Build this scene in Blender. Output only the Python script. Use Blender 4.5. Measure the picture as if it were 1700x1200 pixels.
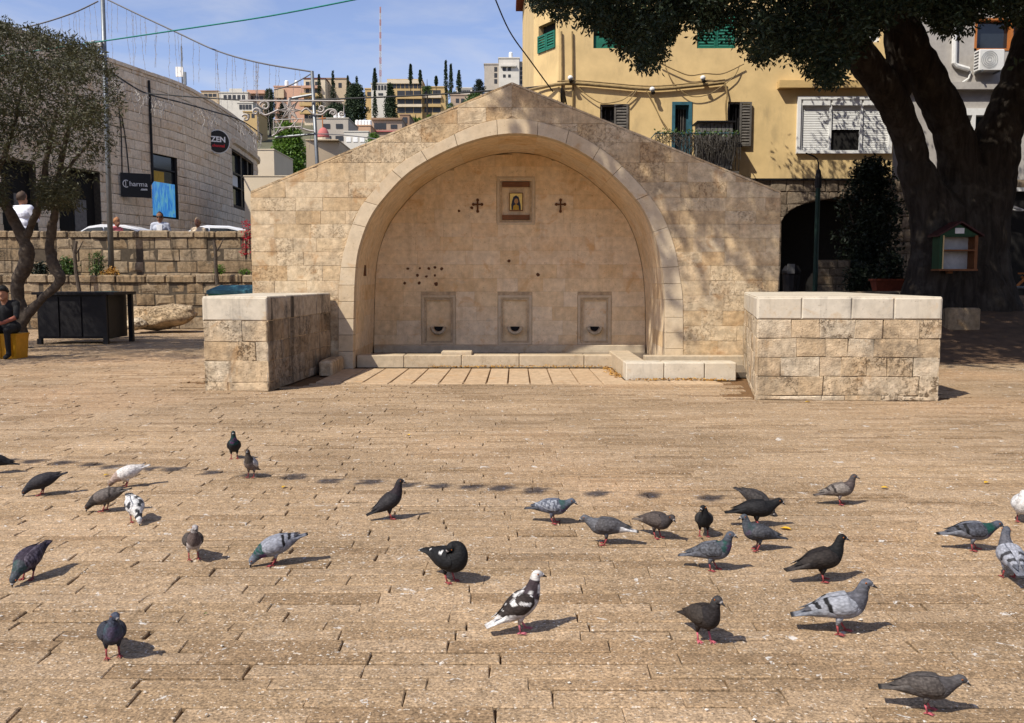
import bpy, bmesh, math, random
from mathutils import Vector, Matrix, noise as mnoise
R = math.radians
random.seed(7)
for o in list(bpy.data.objects): bpy.data.objects.remove(o)
SC = bpy.context.scene
COL = SC.collection

# ------------------------------------------------------------------ camera, sky, sun, exposure
EYE = Vector((0, 0, 1.5)); FPX = 1500.0; PITCH = math.atan(138 / 1500)
cam_d = bpy.data.cameras.new('camera'); cam = bpy.data.objects.new('camera', cam_d); COL.objects.link(cam)
cam.location = EYE; cam.rotation_euler = (R(90) - PITCH, 0, 0)
cam_d.sensor_width = 36; cam_d.lens = 36 * FPX / 1700; cam_d.clip_start = .05; cam_d.clip_end = 3000
SC.camera = cam
SUN_DIR = Vector((.62, .60, -1.0))                       # the way the light travels
w = bpy.data.worlds.new('World'); SC.world = w; w.use_nodes = True
wt = w.node_tree; bg = wt.nodes['Background']
sky = wt.nodes.new('ShaderNodeTexSky'); sky.sky_type = 'NISHITA'; sky.sun_disc = False
sky.sun_elevation = math.atan2(1.0, math.hypot(.62, .60)); sky.sun_rotation = math.atan2(-.62, -.60)
sky.air_density = 1.0; sky.dust_density = .8; sky.ozone_density = 1.0; sky.altitude = 350
tone = wt.nodes.new('ShaderNodeMix'); tone.data_type = 'RGBA'; tone.blend_type = 'MULTIPLY'; tone.inputs[0].default_value = 1; tone.inputs[7].default_value = (1.10, 1.0, 1.12, 1)
wt.links.new(sky.outputs[0], tone.inputs[6]); 
tc_ = wt.nodes.new('ShaderNodeTexCoord'); mp_ = wt.nodes.new('ShaderNodeMapping'); mp_.inputs['Scale'].default_value = (2.2, 2.2, 9); mp_.inputs['Rotation'].default_value = (0, .18, 0)
cn_ = wt.nodes.new('ShaderNodeTexNoise'); cn_.inputs['Scale'].default_value = 2.4; cn_.inputs['Detail'].default_value = 7; cn_.inputs['Roughness'].default_value = .58; cn_.inputs['Distortion'].default_value = .5
cr_ = wt.nodes.new('ShaderNodeMapRange'); cr_.inputs['From Min'].default_value = .42; cr_.inputs['From Max'].default_value = .75; cr_.inputs['To Max'].default_value = .55
cm_ = wt.nodes.new('ShaderNodeMix'); cm_.data_type = 'RGBA'; cm_.inputs[7].default_value = (4.6, 4.8, 5.4, 1)      # thin high cloud
wt.links.new(tc_.outputs['Generated'], mp_.inputs[0]); wt.links.new(mp_.outputs[0], cn_.inputs['Vector']); wt.links.new(cn_.outputs[0], cr_.inputs[0]); wt.links.new(cr_.outputs[0], cm_.inputs[0])
wt.links.new(tone.outputs[2], cm_.inputs[6]); wt.links.new(cm_.outputs[2], bg.inputs[0]); bg.inputs[1].default_value = .115
sd = bpy.data.lights.new('sun', 'SUN'); sd.energy = 4.45; sd.angle = R(.55); sd.color = (1, .935, .82)
so = bpy.data.objects.new('sun', sd); COL.objects.link(so)
so.rotation_euler = SUN_DIR.to_track_quat('-Z', 'Y').to_euler(); so.location = (-30, -30, 50)
SC.view_settings.view_transform = 'Standard'; SC.view_settings.look = 'None'
SC.view_settings.exposure = .38; SC.view_settings.gamma = 1; SC.view_settings.use_curve_mapping = False
SC.render.engine = 'CYCLES'; SC.cycles.max_bounces = 6; SC.cycles.diffuse_bounces = 4

# ------------------------------------------------------------------ projecting a photo position to a place at known depth / height
_F = Vector((0, math.cos(PITCH), -math.sin(PITCH))); _U = Vector((0, math.sin(PITCH), math.cos(PITCH)))
def ray(px, py): return _F * FPX + Vector((1, 0, 0)) * (px - 850) + _U * (600 - py)
def P(px, py, y): d = ray(px, py); return EYE + d * (y / d.y)
def G(px, py, z=0.0): d = ray(px, py); return EYE + d * ((z - EYE.z) / d.z)
def px_of(p):
    q = Vector(p) - EYE; dz = q.dot(_F)
    return 850 + FPX * q.x / dz, 600 - FPX * q.dot(_U) / dz

# ------------------------------------------------------------------ mesh helpers
WM = {}
def thing(name, label, cat, loc=(0, 0, 0), group=None, kind=None):
    o = bpy.data.objects.new(name, None); COL.objects.link(o); o.location = loc; o.empty_display_size = .2
    o['label'] = label; o['category'] = cat
    if group: o['group'] = group
    if kind: o['kind'] = kind
    WM[o] = Matrix.Translation(Vector(loc)); return o
def tag(o, label=None, cat=None, group=None, kind=None):
    if label: o['label'] = label
    if cat: o['category'] = cat
    if group: o['group'] = group
    if kind: o['kind'] = kind
    return o
def adopt(o, parent):
    if parent is not None:
        o.parent = parent; o.matrix_parent_inverse = WM[parent].inverted()
def link(name, me, parent=None, loc=None):
    o = bpy.data.objects.new(name, me); COL.objects.link(o)
    WM[o] = Matrix.Identity(4)
    if loc is not None: o.location = loc; WM[o] = Matrix.Translation(Vector(loc))
    adopt(o, parent); return o
class MB:
    def __init__(s): s.v = []; s.f = []; s.m = []; s.c = []
    def add(s, vs, fs, m=0, col=None):
        b = len(s.v); s.v += [tuple(x) for x in vs]
        for f in fs: s.f.append(tuple(i + b for i in f)); s.m.append(m)
        if col is not None:
            while len(s.c) < b: s.c.append((1, 1, 1))
            s.c += ([tuple(col)] * len(vs) if not isinstance(col, list) else col)
    def hexa(s, p, m=0):
        s.add(p, [(0, 3, 2, 1), (4, 5, 6, 7), (0, 1, 5, 4), (1, 2, 6, 5), (2, 3, 7, 6), (3, 0, 4, 7)], m)
    def box(s, x0, x1, y0, y1, z0, z1, m=0):
        s.hexa([(x0, y0, z0), (x1, y0, z0), (x1, y1, z0), (x0, y1, z0), (x0, y0, z1), (x1, y0, z1), (x1, y1, z1), (x0, y1, z1)], m)
    def cbox(s, x0, x1, y0, y1, z0, z1, b=.01, m=0):
        """box with chamfered top and vertical edges"""
        def ring(i, z): 
            return [(x0 + i + b, y0 + i, z), (x1 - i - b, y0 + i, z), (x1 - i, y0 + i + b, z), (x1 - i, y1 - i - b, z), (x1 - i - b, y1 - i, z), (x0 + i + b, y1 - i, z), (x0 + i, y1 - i - b, z), (x0 + i, y0 + i + b, z)]
        s.rings([ring(0, z0), ring(0, z1 - b), ring(b, z1)], m)
    def rings(s, rs, m=0, cap=True, col=None, close=True):
        n = len(rs[0]); vs = [p for r in rs for p in r]; fs = []
        for i in range(len(rs) - 1):
            for k in range(n if close else n - 1):
                a = i * n + k; b = i * n + (k + 1) % n
                fs.append((a, b, b + n, a + n))
        if cap:
            fs.append(tuple(reversed(range(n)))); fs.append(tuple(range((len(rs) - 1) * n, len(rs) * n)))
        s.add(vs, fs, m, col)
    def tube(s, pts, rad, n=8, m=0, cap=True, col=None, flat=1.0):
        pts = [Vector(p) for p in pts]
        if not hasattr(rad, '__len__'): rad = [rad] * len(pts)
        rs = []; up = None
        for i, p in enumerate(pts):
            t = (pts[min(i + 1, len(pts) - 1)] - pts[max(i - 1, 0)])
            if t.length < 1e-9: t = Vector((0, 0, 1))
            t.normalize()
            if up is None:
                up = Vector((0, 0, 1)) if abs(t.z) < .9 else Vector((0, 1, 0))
            a = t.cross(up)
            if a.length < 1e-6: a = t.cross(Vector((1, 0, 0)))
            a.normalize(); b = a.cross(t).normalized(); up = b
            rs.append([p + (a * math.cos(2 * math.pi * k / n) + b * math.sin(2 * math.pi * k / n) * flat) * rad[i] for k in range(n)])
        s.rings(rs, m, cap, col)
    def lathe(s, prof, c=(0, 0, 0), n=16, m=0, cap=True, col=None):
        rs = [[(c[0] + r * math.cos(2 * math.pi * k / n), c[1] + r * math.sin(2 * math.pi * k / n), c[2] + z) for k in range(n)] for r, z in prof]
        s.rings(rs, m, cap, col)
    def ball(s, c, r, n=8, k=6, m=0, col=None):
        if not hasattr(r, '__len__'): r = (r, r, r)
        rs = []
        for i in range(k + 1):
            a = -math.pi / 2 + math.pi * (i / k) * .98 + .0314
            rs.append([(c[0] + r[0] * math.cos(a) * math.cos(2 * math.pi * j / n), c[1] + r[1] * math.cos(a) * math.sin(2 * math.pi * j / n), c[2] + r[2] * math.sin(a)) for j in range(n)])
        s.rings(rs, m, True, col)
    def prism(s, poly, y0, y1, m=0):
        """poly in (x, z), extruded along y"""
        n = len(poly)
        s.add([(x, y0, z) for x, z in poly] + [(x, y1, z) for x, z in poly],
              [tuple(range(n)), tuple(reversed(range(n, 2 * n)))] + [(i, i + n, (i + 1) % n + n, (i + 1) % n) for i in range(n)], m)
    def mesh(s, name, mats, smooth=False):
        me = bpy.data.meshes.new(name); me.from_pydata(s.v, [], s.f)
        for m in (mats if isinstance(mats, (list, tuple)) else [mats]): me.materials.append(m)
        if any(s.m): me.polygons.foreach_set('material_index', s.m)
        if smooth: me.polygons.foreach_set('use_smooth', [True] * len(me.polygons))
        if s.c:
            while len(s.c) < len(s.v): s.c.append((1, 1, 1))
            at = me.color_attributes.new('tint', 'FLOAT_COLOR', 'POINT')
            at.data.foreach_set('color', [q for c in s.c for q in (c[0], c[1], c[2], 1.0)])
        me.update(); return me
    def build(s, name, mats, parent=None, smooth=False, loc=None, fix=True):
        me = s.mesh(name, mats, smooth)
        if fix:
            b = bmesh.new(); b.from_mesh(me); bmesh.ops.recalc_face_normals(b, faces=b.faces); b.to_mesh(me); b.free()
        return link(name, me, parent, loc)
def catmull(pts, n):
    """n samples per span through tuples of any length"""
    out = []; N = len(pts)
    for i in range(N - 1):
        p0, p1, p2, p3 = pts[max(i - 1, 0)], pts[i], pts[i + 1], pts[min(i + 2, N - 1)]
        for k in range(n):
            t = k / n
            out.append(tuple(.5 * (2 * b + (c - a) * t + (2 * a - 5 * b + 4 * c - d) * t * t + (3 * b - a - 3 * c + d) * t ** 3) for a, b, c, d in zip(p0, p1, p2, p3)))
    out.append(tuple(pts[-1])); return out
def lerp(a, b, t): return a + (b - a) * t
def interp(x, xs, ys):
    if x <= xs[0]: return ys[0]
    for i in range(len(xs) - 1):
        if x <= xs[i + 1]: return lerp(ys[i], ys[i + 1], (x - xs[i]) / (xs[i + 1] - xs[i]))
    return ys[-1]

# ------------------------------------------------------------------ materials
class NT:
    def __init__(s, name):
        s.mat = bpy.data.materials.new(name); s.mat.use_nodes = True; s.t = s.mat.node_tree
        s.b = s.t.nodes['Principled BSDF']; s.pos = s.n('NewGeometry')
    def n(s, typ, **kw):
        nd = s.t.nodes.new('ShaderNode' + typ)
        for k, v in kw.items(): setattr(nd, k, v)
        return nd
    def l(s, a, b): s.t.links.new(a, b)
    def val(s, sock, v):
        if isinstance(v, bpy.types.NodeSocket): s.l(v, sock)
        else: sock.default_value = v
    def noise(s, scale, detail=4, rough=.55, vec=None, dist=0.0):
        nd = s.n('TexNoise'); nd.inputs['Scale'].default_value = scale; nd.inputs['Detail'].default_value = detail
        nd.inputs['Roughness'].default_value = rough; nd.inputs['Distortion'].default_value = dist
        s.l(vec if vec is not None else s.pos.outputs['Position'], nd.inputs['Vector']); return nd.outputs['Fac']
    def vor(s, scale, vec=None, feature='F1'):
        nd = s.n('TexVoronoi'); nd.feature = feature; nd.inputs['Scale'].default_value = scale
        s.l(vec if vec is not None else s.pos.outputs['Position'], nd.inputs['Vector']); return nd
    def scaled(s, sc, add=None):
        nd = s.n('Mapping'); s.l(s.pos.outputs['Position'], nd.inputs['Vector']); nd.inputs['Scale'].default_value = sc
        return nd.outputs[0]
    def math(s, op, a, b=0.0, clamp=False):
        nd = s.n('Math', operation=op, use_clamp=clamp); s.val(nd.inputs[0], a); s.val(nd.inputs[1], b); return nd.outputs[0]
    def step(s, v, lo, hi):
        nd = s.n('MapRange'); nd.clamp = True; nd.interpolation_type = 'SMOOTHSTEP'
        s.val(nd.inputs['Value'], v); nd.inputs['From Min'].default_value = lo; nd.inputs['From Max'].default_value = hi
        return nd.outputs[0]
    def range(s, v, lo, hi, a, b):
        nd = s.n('MapRange'); nd.clamp = True; s.val(nd.inputs['Value'], v)
        for k, q in zip(('From Min', 'From Max', 'To Min', 'To Max'), (lo, hi, a, b)): nd.inputs[k].default_value = q
        return nd.outputs[0]
    def ramp(s, v, stops, mode='LINEAR'):
        nd = s.n('ValToRGB'); r = nd.color_ramp; r.interpolation = mode
        while len(r.elements) < len(stops): r.elements.new(.5)
        for e, (p, c) in zip(r.elements, stops): e.position = p; e.color = (*c, 1)
        s.l(v, nd.inputs[0]); return nd.outputs[0]
    def mix(s, f, a, b, mode='MIX'):
        nd = s.n('Mix', data_type='RGBA', blend_type=mode); s.val(nd.inputs[0], f)
        for sk, v in ((nd.inputs[6], a), (nd.inputs[7], b)):
            if isinstance(v, tuple) and len(v) == 3: v = (*v, 1)
            s.val(sk, v)
        return nd.outputs[2]
    def grey(s, v):
        nd = s.n('CombineColor'); 
        for i in range(3): s.val(nd.inputs[i], v)
        return nd.outputs[0]
    def rnd(s):
        oi = s.n('ObjectInfo'); return s.math('FRACT', s.math('ADD', oi.outputs['Random'], s.math('MULTIPLY', s.pos.outputs['Random Per Island'], 7.31)))
    def bump(s, h, strength=.5, dist=.01):
        nd = s.n('Bump'); nd.inputs['Strength'].default_value = strength; nd.inputs['Distance'].default_value = dist
        s.l(h, nd.inputs['Height']); s.l(nd.outputs[0], s.b.inputs['Normal'])
    def done(s, col, rough=.85, spec=.25, metal=0.0):
        s.val(s.b.inputs['Base Color'], (*col, 1) if isinstance(col, tuple) and len(col) == 3 else col)
        s.val(s.b.inputs['Roughness'], rough); s.b.inputs['Specular IOR Level'].default_value = spec
        s.b.inputs['Metallic'].default_value = metal; return s.mat
def stone_mat(name, cols, stain=.35, stain_col=(.07, .06, .05), streak=.0, bump=.6, bdist=.012, grey=.0, side=None, erode=.35, mott=.3):
    m = NT(name); r = m.rnd()
    n1 = m.noise(1.6, 5, .6); n2 = m.noise(9, 6, .65); n3 = m.noise(55, 5, .7)
    k = m.math('ADD', m.math('MULTIPLY', r, .62), m.math('MULTIPLY', m.math('SUBTRACT', n1, .5), 1.0)); k = m.math('ADD', k, .19)
    c = m.ramp(k, [(i / (len(cols) - 1), q) for i, q in enumerate(cols)])
    v = m.range(n2, .3, .7, 1 - mott, 1 + mott * .7)
    c = m.mix(1.0, c, m.grey(v), 'MULTIPLY')
    # warm ochre blotches and pale lime wash, each with an outline of its own
    och = m.step(m.noise(2.6, 7, .65, dist=.6), .56, .68)
    c = m.mix(m.math('MULTIPLY', och, .5), c, (cols[0][0] * .88, cols[0][1] * .68, cols[0][2] * .44))
    c = m.mix(m.math('MULTIPLY', m.step(m.noise(3.4, 6, .7, vec=m.scaled((1, 1, 1.7))), .6, .72), .35), c, (.56, .49, .38))
    st = m.step(m.noise(1.25, 8, .68, dist=.4), .49, .70)
    st = m.math('MULTIPLY', st, m.step(m.noise(16, 6, .7), .28, .62)); f = m.math('MULTIPLY', st, stain)
    if side is not None:
        sx = m.n('SeparateXYZ'); m.l(m.pos.outputs['Position'], sx.inputs[0])
        a = m.step(sx.outputs['X'], side[0], side[1])
        f = m.math('MULTIPLY', m.math('ADD', m.math('MULTIPLY', a, side[2]), 1.0), f, True)
    c = m.mix(f, c, stain_col)
    if streak:
        s2 = m.step(m.noise(1.0, 6, .62, vec=m.scaled((5, 5, .55))), .53, .66)
        c = m.mix(m.math('MULTIPLY', s2, streak), c, stain_col)
    r2 = m.math('FRACT', m.math('MULTIPLY', r, 5.7)); ero = m.math('MULTIPLY', m.step(r2, .52, .66), m.step(m.noise(21, 5, .7, dist=.6), .52, .60)); ero = m.math('MULTIPLY', ero, m.step(m.noise(2.2, 3), .36, .56))
    c = m.mix(m.math('MULTIPLY', ero, erode), c, (cols[0][0] * .45, cols[0][1] * .40, cols[0][2] * .36))
    pit = m.step(m.noise(38, 3, .5), .66, .72)
    c = m.mix(m.math('MULTIPLY', pit, .45), c, (cols[0][0] * .35, cols[0][1] * .3, cols[0][2] * .25))
    if grey: c = m.mix(grey, c, (.3, .29, .28))
    h = m.math('ADD', m.math('MULTIPLY', n2, .8), m.math('MULTIPLY', n3, .35))
    h = m.math('SUBTRACT', h, m.math('MULTIPLY', pit, .25)); h = m.math('SUBTRACT', h, m.math('MULTIPLY', ero, 1.2 * erode))
    m.bump(h, bump, bdist); return m.done(c, .92, .18)
def plain(name, col, rough=.6, metal=0.0, var=.15, scale=9, bump=0.0, spec=.3, tint=False, dirt=0.0):
    m = NT(name); n1 = m.noise(scale, 5, .6)
    if tint:
        at = m.n('VertexColor'); at.layer_name = 'tint'; base = at.outputs[0]
    else: base = (*col, 1)
    c = m.mix(1.0, base, m.grey(m.range(n1, .3, .7, 1 - var, 1 + var)), 'MULTIPLY')
    if dirt: c = m.mix(m.math('MULTIPLY', m.step(m.noise(1.1, 7, .65, vec=m.scaled((1.6, 1.6, .5))), .5, .72), dirt), c, (.1, .08, .06))
    if bump: m.bump(m.noise(scale * 5, 4, .6), bump, .006)
    return m.done(c, rough, spec, metal)
def leaf_mat(name, cols, rough=.45, trans=.25):
    m = NT(name); r = m.math('ADD', m.math('MULTIPLY', m.pos.outputs['Random Per Island'], .6), m.math('MULTIPLY', m.noise(.9, 3), .5))
    c = m.ramp(r, [(i / (len(cols) - 1), q) for i, q in enumerate(cols)])
    m.done(c, rough, .35)
    tr = m.n('BsdfTranslucent'); m.l(c, tr.inputs[0]); mx = m.n('MixShader'); mx.inputs[0].default_value = trans
    out = m.t.nodes['Material Output']; m.l(m.b.outputs[0], mx.inputs[1]); m.l(tr.outputs[0], mx.inputs[2]); m.l(mx.outputs[0], out.inputs[0])
    return m.mat
def screen_mat(name):
    m = NT(name); n = m.noise(1.5, 4, .6, vec=m.scaled((4, 4, 1.1)), dist=.8)
    c = m.ramp(n, [(.2, (.02, .1, .5)), (.45, (.05, .3, .8)), (.6, (.15, .5, .75)), (.72, (.15, .4, .3)), (.85, (.5, .4, .5))])
    m.done((.02, .02, .03), .2); m.l(c, m.b.inputs['Emission Color']); m.b.inputs['Emission Strength'].default_value = .5; return m.mat

LIME = [(.385, .245, .125), (.51, .37, .215), (.58, .46, .305), (.445, .30, .165)]
MT = {}
MT['gable'] = stone_mat('gable limestone', LIME, .5, (.125, .095, .065), .22, side=(.2, 1.4, .45), bump=.9, bdist=.016, mott=.36)
MT['niche'] = stone_mat('niche limestone', erode=.12, cols= [(.66, .445, .23), (.76, .57, .345), (.78, .62, .42), (.71, .505, .29)], stain=.18, stain_col=(.2, .13, .07), streak=.12, bump=.4, mott=.2)
MT['dressed'] = stone_mat('dressed limestone', erode=.05, cols= [(.50, .375, .235), (.57, .465, .325), (.52, .39, .24)], stain=.14, bump=.25, bdist=.006, mott=.14)
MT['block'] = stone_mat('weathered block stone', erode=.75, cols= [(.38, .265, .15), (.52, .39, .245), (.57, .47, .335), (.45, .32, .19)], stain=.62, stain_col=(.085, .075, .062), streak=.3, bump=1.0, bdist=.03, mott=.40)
MT['stained_shaded'] = stone_mat('algae stained block stone', [(.24, .17, .105), (.33, .25, .165), (.38, .31, .23), (.27, .195, .125)], .95, (.045, .038, .03), .55, bump=1.0, bdist=.03, mott=.4)  # real stains, plus the inner face's shade put into darker stone colours
MT['stained_shaded_cap'] = stone_mat('stained capstone', [(.40, .33, .25), (.46, .39, .30)], 1.0, (.035, .031, .027), .9, bump=.4, mott=.3)  # capstone colours darkened too, shade painted in along with the stains
MT['cap'] = stone_mat('lime washed capstone', erode=.15, cols= [(.50, .435, .335), (.56, .50, .40), (.51, .435, .325)], stain=.6, stain_col=(.13, .12, .105), streak=.28, bump=.3, mott=.12)
MT['mortar'] = plain('mortar', (.44, .325, .20), .95, var=.3, scale=14, bump=.4)
MT['basin'] = stone_mat('basin stone', [(.43, .335, .22), (.50, .415, .30), (.46, .365, .245)], .35, bump=.3, mott=.16)
MT['terrace'] = stone_mat('old terrace wall stone', [(.22, .15, .085), (.29, .21, .125), (.33, .255, .17), (.25, .18, .105)], 1.0, (.03, .024, .018), .8, bump=1.0, bdist=.03, mott=.35)
MT['tmortar'] = plain('dark wall joint', (.075, .058, .04), .95, var=.3, bump=.4)
MT['zen'] = stone_mat('pinkish facade stone', [(.66, .51, .35), (.76, .615, .45), (.80, .68, .52), (.70, .55, .39)], .3, (.26, .2, .15), .35, bump=.7, bdist=.02, mott=.2)
MT['oldwall'] = stone_mat('rough rubble stone', [(.15, .11, .075), (.2, .155, .11), (.25, .2, .145)], .8, (.035, .03, .025), .4, bump=1.0, bdist=.03)
MT['wet'] = plain('wet trough floor', (.12, .10, .08), .25, var=.3)
# paving: speckled brown setts with droppings and dust
def paver_mat():
    m = NT('paving sett'); r = m.rnd()
    c = m.ramp(r, [(0, (.240, .160, .090)), (.3, (.302, .208, .121)), (.7, (.352, .250, .155)), (1, (.288, .198, .114))])
    big = m.noise(.45, 4, .55); c = m.mix(1.0, c, m.grey(m.range(big, .3, .7, .76, 1.18)), 'MULTIPLY')
    red = m.step(m.noise(.22, 3), .5, .7); c = m.mix(m.math('MULTIPLY', red, .3), c, (.40, .235, .125))
    sp = m.noise(85, 4, .7); c = m.mix(1.0, c, m.grey(m.range(sp, .32, .68, .38, 1.66)), 'MULTIPLY')
    mid = m.noise(17, 6, .7); c = m.mix(1.0, c, m.grey(m.range(mid, .3, .7, .66, 1.32)), 'MULTIPLY')
    v = m.vor(95); dk = m.step(v.outputs['Distance'], .17, .05); c = m.mix(m.math('MULTIPLY', dk, .55), c, (.13, .085, .05))
    fl = m.step(m.noise(62, 2, .5), .635, .68); c = m.mix(m.math('MULTIPLY', fl, .8), c, (.62, .54, .44))
    gp = m.math('MULTIPLY', m.step(m.noise(3.6, 6, .7), .565, .70), m.step(m.noise(40, 4, .75), .44, .62)); c = m.mix(m.math('MULTIPLY', gp, .5), c, (.43, .385, .32))
    dp = m.math('MULTIPLY', m.step(m.noise(11, 3, .6, dist=.8), .655, .70), m.step(m.noise(70, 3, .6), .40, .52)); c = m.mix(m.math('MULTIPLY', dp, .8), c, (.64, .62, .58))
    ds = m.step(m.noise(1.7, 6, .65, dist=.5), .60, .74); c = m.mix(m.math('MULTIPLY', ds, .4), c, (.15, .105, .07))
    h = m.math('ADD', m.math('MULTIPLY', sp, .5), m.math('MULTIPLY', mid, .9)); m.bump(h, .8, .009)
    return m.done(c, .9, .2)
MT['paver'] = paver_mat()
MT['bed'] = plain('sandy joint', (.15, .082, .035), .95, var=.4, scale=30, bump=.5)
MT['strip'] = stone_mat('pale strip paver', [(.43, .30, .18), (.49, .36, .23), (.45, .315, .19)], .2, bump=.5, mott=.25)
MT['soil'] = plain('brown soil', (.115, .068, .038), .95, var=.35, scale=4, bump=.6)
MT['asphalt'] = plain('asphalt', (.06, .058, .055), .9, var=.2)
MT['hill'] = plain('hill scrub', (.10, .095, .055), .95, var=.5, scale=.08)
MT['yellow'] = plain('yellow plaster', (.63, .46, .22), .85, var=.13, scale=1.4, bump=.15, dirt=.3)
MT['greywall'] = plain('grey roughcast', (.40, .375, .345), .9, var=.10, scale=6, bump=.5, dirt=.2)
MT['trim'] = plain('plaster trim', (.50, .35, .15), .85, var=.1)
MT['green_paint'] = plain('green shutter paint', (.015, .13, .085), .5, var=.2, scale=5)
MT['teal_paint'] = plain('teal door paint', (.03, .10, .13), .55, var=.3, scale=5)
MT['grey_wood'] = plain('weathered grey wood', (.10, .09, .078), .8, var=.35, scale=8, bump=.3)
MT['white_paint'] = plain('white paint', (.68, .68, .66), .5, var=.06, dirt=.1)
MT['dark'] = plain('dark interior', (.012, .011, .010), .9, var=.2)
MT['glass'] = plain('dark window glass', (.02, .025, .03), .08, var=.1, spec=.6)
MT['metal'] = plain('galvanised metal', (.19, .205, .215), .45, .6, var=.15)
MT['dark_metal'] = plain('dark metal', (.014, .013, .014), .5, .3, var=.2)
MT['corrugated'] = plain('grey sheet metal', (.16, .155, .15), .6, .3, var=.3, dirt=.4)
MT['cable'] = plain('black cable', (.02, .02, .02), .6)
MT['ochre_cable'] = plain('painted conduit', (.23, .16, .07), .7, var=.3)
MT['green_cable'] = plain('green cable', (.01, .18, .15), .5)
MT['grey_cable'] = plain('grey cable', (.12, .12, .13), .6)
MT['strand'] = plain('pale light strand', (.42, .39, .36), .5)
MT['wood'] = plain('varnished timber', (.16, .065, .022), .6, var=.3, scale=6)
MT['rust'] = plain('rusty iron', (.11, .045, .018), .8, var=.3, scale=30)
MT['gold'] = plain('gold leaf panel', (.80, .62, .20), .5, 0, var=.15, scale=20)
MT['robe'] = plain('ochre robe paint', (.45, .28, .03), .6); MT['veil'] = plain('dark veil paint', (.025, .03, .05), .6)
MT['face'] = plain('icon skin paint', (.40, .22, .09), .6)
MT['terracotta'] = plain('terracotta', (.16, .035, .015), .8, var=.2)
MT['red_paint'] = plain('red paint', (.30, .02, .015), .5); MT['orange'] = plain('orange timber', (.40, .14, .035), .6)
MT['post_paint'] = plain('blackish green paint', (.008, .03, .02), .5)
MT['box_green'] = plain('dull green box paint', (.012, .05, .018), .6); MT['box_red'] = plain('dull red roof paint', (.05, .012, .010), .6); MT['box_orange'] = plain('dull orange box paint', (.17, .062, .018), .6); MT['box_white'] = plain('grey white board', (.36, .36, .36), .6)
def bark_mat():
    m = NT('grey fig bark'); v = m.scaled((7, 7, 1.1)); n1 = m.noise(1.0, 7, .65, vec=v, dist=.7); n2 = m.noise(2.2, 5, .6)
    c = m.ramp(n1, [(.25, (.010, .008, .007)), (.5, (.034, .027, .021)), (.75, (.062, .052, .043))]); c = m.mix(m.math('MULTIPLY', m.step(n2, .5, .68), .45), c, (.085, .075, .062))
    m.bump(n1, .9, .06); return m.done(c, .95, .15)
MT['bark'] = bark_mat()
MT['olive_bark'] = plain('olive bark', (.075, .058, .044), .95, var=.4, scale=14, bump=1.0, dirt=.3)
MT['fig_leaf'] = leaf_mat('fig leaf', [(.006, .011, .004), (.010, .020, .006), (.017, .030, .009)], .6, .08)
MT['olive_leaf'] = leaf_mat('olive leaf', [(.030, .033, .012), (.055, .057, .022), (.105, .098, .052)], .5, .2)
MT['bush_leaf'] = leaf_mat('bush leaf', [(.02, .045, .012), (.05, .095, .02), (.1, .16, .03)], .5, .2)
MT['shade_leaf'] = leaf_mat('ivy leaf', [(.004, .009, .004), (.011, .020, .007)], .6, .05)
MT['cypress_leaf'] = leaf_mat('cypress needle', [(.010, .022, .010), (.022, .04, .015), (.035, .055, .02)], .7, .05)
MT['bright_leaf'] = leaf_mat('fresh leaf', [(.04, .10, .012), (.09, .17, .02), (.15, .24, .03)], .5, .25)
MT['flower'] = leaf_mat('red blossom', [(.35, .01, .02), (.55, .02, .05)], .5, .3)
MT['dry_leaf'] = leaf_mat('dry leaf', [(.22, .10, .025), (.42, .22, .045), (.5, .3, .06)], .7, .1)
MT['yellow_leaf'] = leaf_mat('yellow leaf', [(.6, .33, .02), (.65, .42, .03)], .6, .1)
MT['plumage'] = None
# ------------------------------------------------------------------ masonry: every stone its own mesh with recessed joints
def offset_poly(p, d):
    n = len(p); a = sum(p[i][0] * p[(i + 1) % n][1] - p[(i + 1) % n][0] * p[i][1] for i in range(n))
    sg = 1 if a > 0 else -1; out = []
    for i in range(n):
        q0, q1, q2 = p[i - 1], p[i], p[(i + 1) % n]
        e1 = (q1[0] - q0[0], q1[1] - q0[1]); e2 = (q2[0] - q1[0], q2[1] - q1[1])
        l1 = math.hypot(*e1) or 1e-9; l2 = math.hypot(*e2) or 1e-9
        n1 = (-e1[1] / l1 * sg, e1[0] / l1 * sg); n2 = (-e2[1] / l2 * sg, e2[0] / l2 * sg)
        b = (n1[0] + n2[0], n1[1] + n2[1]); bb = b[0] ** 2 + b[1] ** 2
        k = min(2.5, 2 / bb if bb > 1e-6 else 1)
        out.append((q1[0] + b[0] * d * k, q1[1] + b[1] * d * k))
    return out
def stone_shape(mb, poly, M, gap, depth, proud, bev, rng, bulge=0.0, jit=0.0):
    """poly (u, z) in a wall; M(u, z, d) maps it to the place, d outwards"""
    p = offset_poly(poly, gap / 2)
    if jit: p = [(a + rng.uniform(-jit, jit), b + rng.uniform(-jit, jit)) for a, b in p]
    q = offset_poly(p, bev)
    rs = [[M(a, b, -depth) for a, b in p], [M(a, b, proud - bev * .8) for a, b in p],
          [M(a, b, proud + (rng.uniform(-bulge, bulge) * .4 if bulge else 0)) for a, b in q]]
    if bulge:
        cx = sum(a for a, b in q) / len(q); cz = sum(b for a, b in q) / len(q)
        rs.append([M(lerp(cx, a, .55), lerp(cz, b, .55), proud + rng.uniform(.2, 1.0) * bulge) for a, b in q])
    mb.rings(rs)
def area(p): return abs(sum(p[i][0] * p[(i + 1) % len(p)][1] - p[(i + 1) % len(p)][0] * p[i][1] for i in range(len(p)))) / 2
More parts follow.
